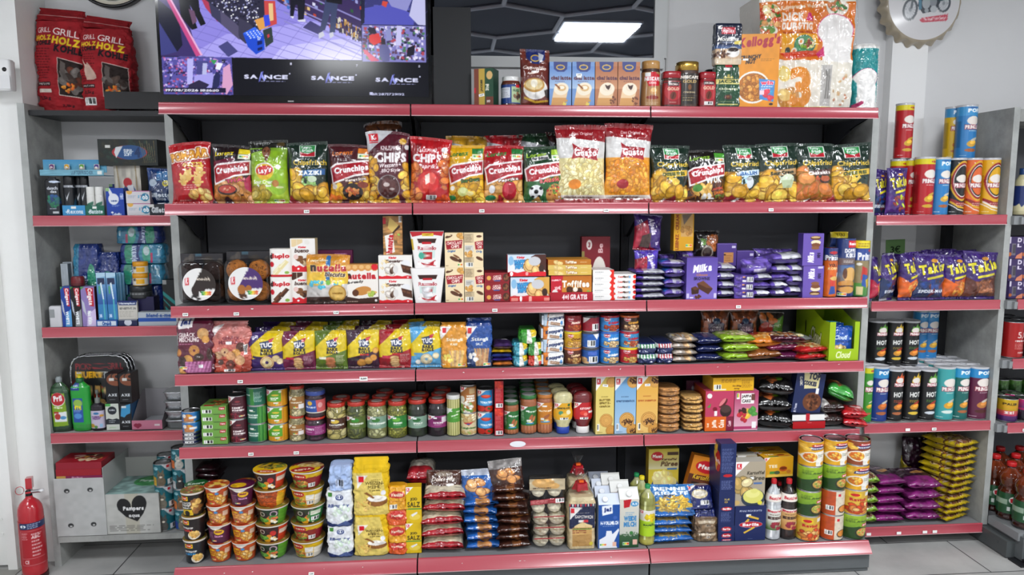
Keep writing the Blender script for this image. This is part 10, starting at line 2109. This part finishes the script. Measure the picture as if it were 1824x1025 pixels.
q=(0,40,0,42);A=ar(q,'3a2c58',side='4a3a6a',top='2c2040').t('D',.75,.15,.3,.2,'d8d0e0',b=2).t('L',.75,.4,.3,.16,'d8d0e0',b=2).bc(.2,.3,.5,.85,bg='6a6470').p('c87a5c',(.6,.85),(1,.7),(1,1),(.5,1)).e(.1,.8,.12,.1,'a85c30').r(.0,.0,.12,.3,'c8c0d0')
for k in range(3):
 for j,(x0,x1)in enumerate(((1797,1822),(1822,1862))):
  BOX('drink_carton',f'purple drink carton with a barcode, {ords(3)[k]} in the {["left", "right"][j]} pile','drink carton',(x0,x1,422+k*39.5,461+k*39.5),A,Y=.11,zb=DZ[1]if k==2 else None,d=.12,group='purple drink cartons')
for k in range(2):
 q=(1808+k*26,1834+k*26,300,382);L=Art(.9,'1c2c64',80).t('MAYO',.6,.4,.6,.12,'c8d0e0',b=1).p('d0c8a0',(0,.8),(.1,.7),(.2,.85),(.3,.75),(.4,.9),(.4,1),(0,1))
 JAR('mayonnaise_jar','mayonnaise jar with a blue cap and navy label, '+['front one','at the frame edge'][k],'mayonnaise jar',q,a0(26,80,'c0b890'),L,Y=.11,zb=DZ[0],lid='1c3c6c',lv=(.08,.62),lh=.14,neck=.5,prof=[(0,.95),(.03,1),(.62,1),(.75,.85),(.84,.5),(.88,.5)])
JP=[(0,.8),(.015,.95),(.04,.98),(.08,.94),(.12,1),(.36,1),(.42,.97),(.5,.93),(.54,.8),(.57,.78),(.62,.92),(.7,1),(.76,.98),(.82,.8),(.88,.45),(.91,.32),(.95,.32)]
JM=mat('apple_juice',rough=.12,coat=1.,cr=.03,trans=.25,ior=1.34)
body=a0(36,110,'4a1c10').g('7a3418','34120c',.1,.8).g('2a100c','3a160e',.8,1).nz(.15)
L=Art(.9,'1c4a2c',90).e(.35,.32,.17,.16,'e0e0dc').p('a81c28',(.22,.25),(.5,.18),(.46,.42),(.24,.44)).t('APFEL',.85,.4,.34,.12,'d8e0d0',b=2).r(.14,.66,.24,.86,'c8ccc8').r(.34,.62,.46,.86,'c8ccc8').r(.0,.3,.14,.55,'8aa08c').ln(.55,.68,.95,.78,1,'d8c88a').e(.9,.12,.1,.07,'d8c060').ln(.45,.9,.95,.96,1,'d8e0a0')
cx,r_,z0,h=cyl((1786,1823,838,945),-.095,DZ[4])
def juice(x,y,label,red):
 o=em('juice_bottle',(x,y,DZ[4]));tag(o,label,'juice bottle','large juice bottles')
 for me in JPARTS:
  c=bpy.data.objects.new(me.name.split('.')[0],me);COL.objects.link(c);c.parent=o
b_=GL([(z*h,a*r_,a*r_,2)for z,a in JP],art=body,za=0,zb=h).mesh('bottle');b_.materials.append(JM)
c_=GT([(h*.93,r_*.38),(h*.935,r_*.4),(h*.99,r_*.4),(h,r_*.36)],'b81c20',20).mesh('cap');c_.materials.append(PLAST)
zz=LS(.12,.48,6);rr=np.interp(zz,[a[0]for a in JP],[a[1]for a in JP])
l_=GL([(z*h,a*r_,a*r_,2)for z,a in zip(zz,rr)],art=L,za=.12*h,zb=.48*h,cap='none',off=.0006).mesh('label');l_.materials.append(LABEL)
JPARTS=(b_,c_,l_)
for r__ in range(4):
 for c in range(3):
  x=cx-.045*(r__%2)*0+c*(2*r_+.002)+(-.045 if r__==1 else .03 if r__==2 else 0);y=-.095+r_+r__*(2*r_+.001)
  x=max(x,3.745+r_+c*(2*r_+.002))
  juice(x,y,f'big amber juice bottle, {["first", "second", "third", "fourth"][r__]} row from the front, {["nearest the panel", "middle one", "at the frame edge"][c]}',0)
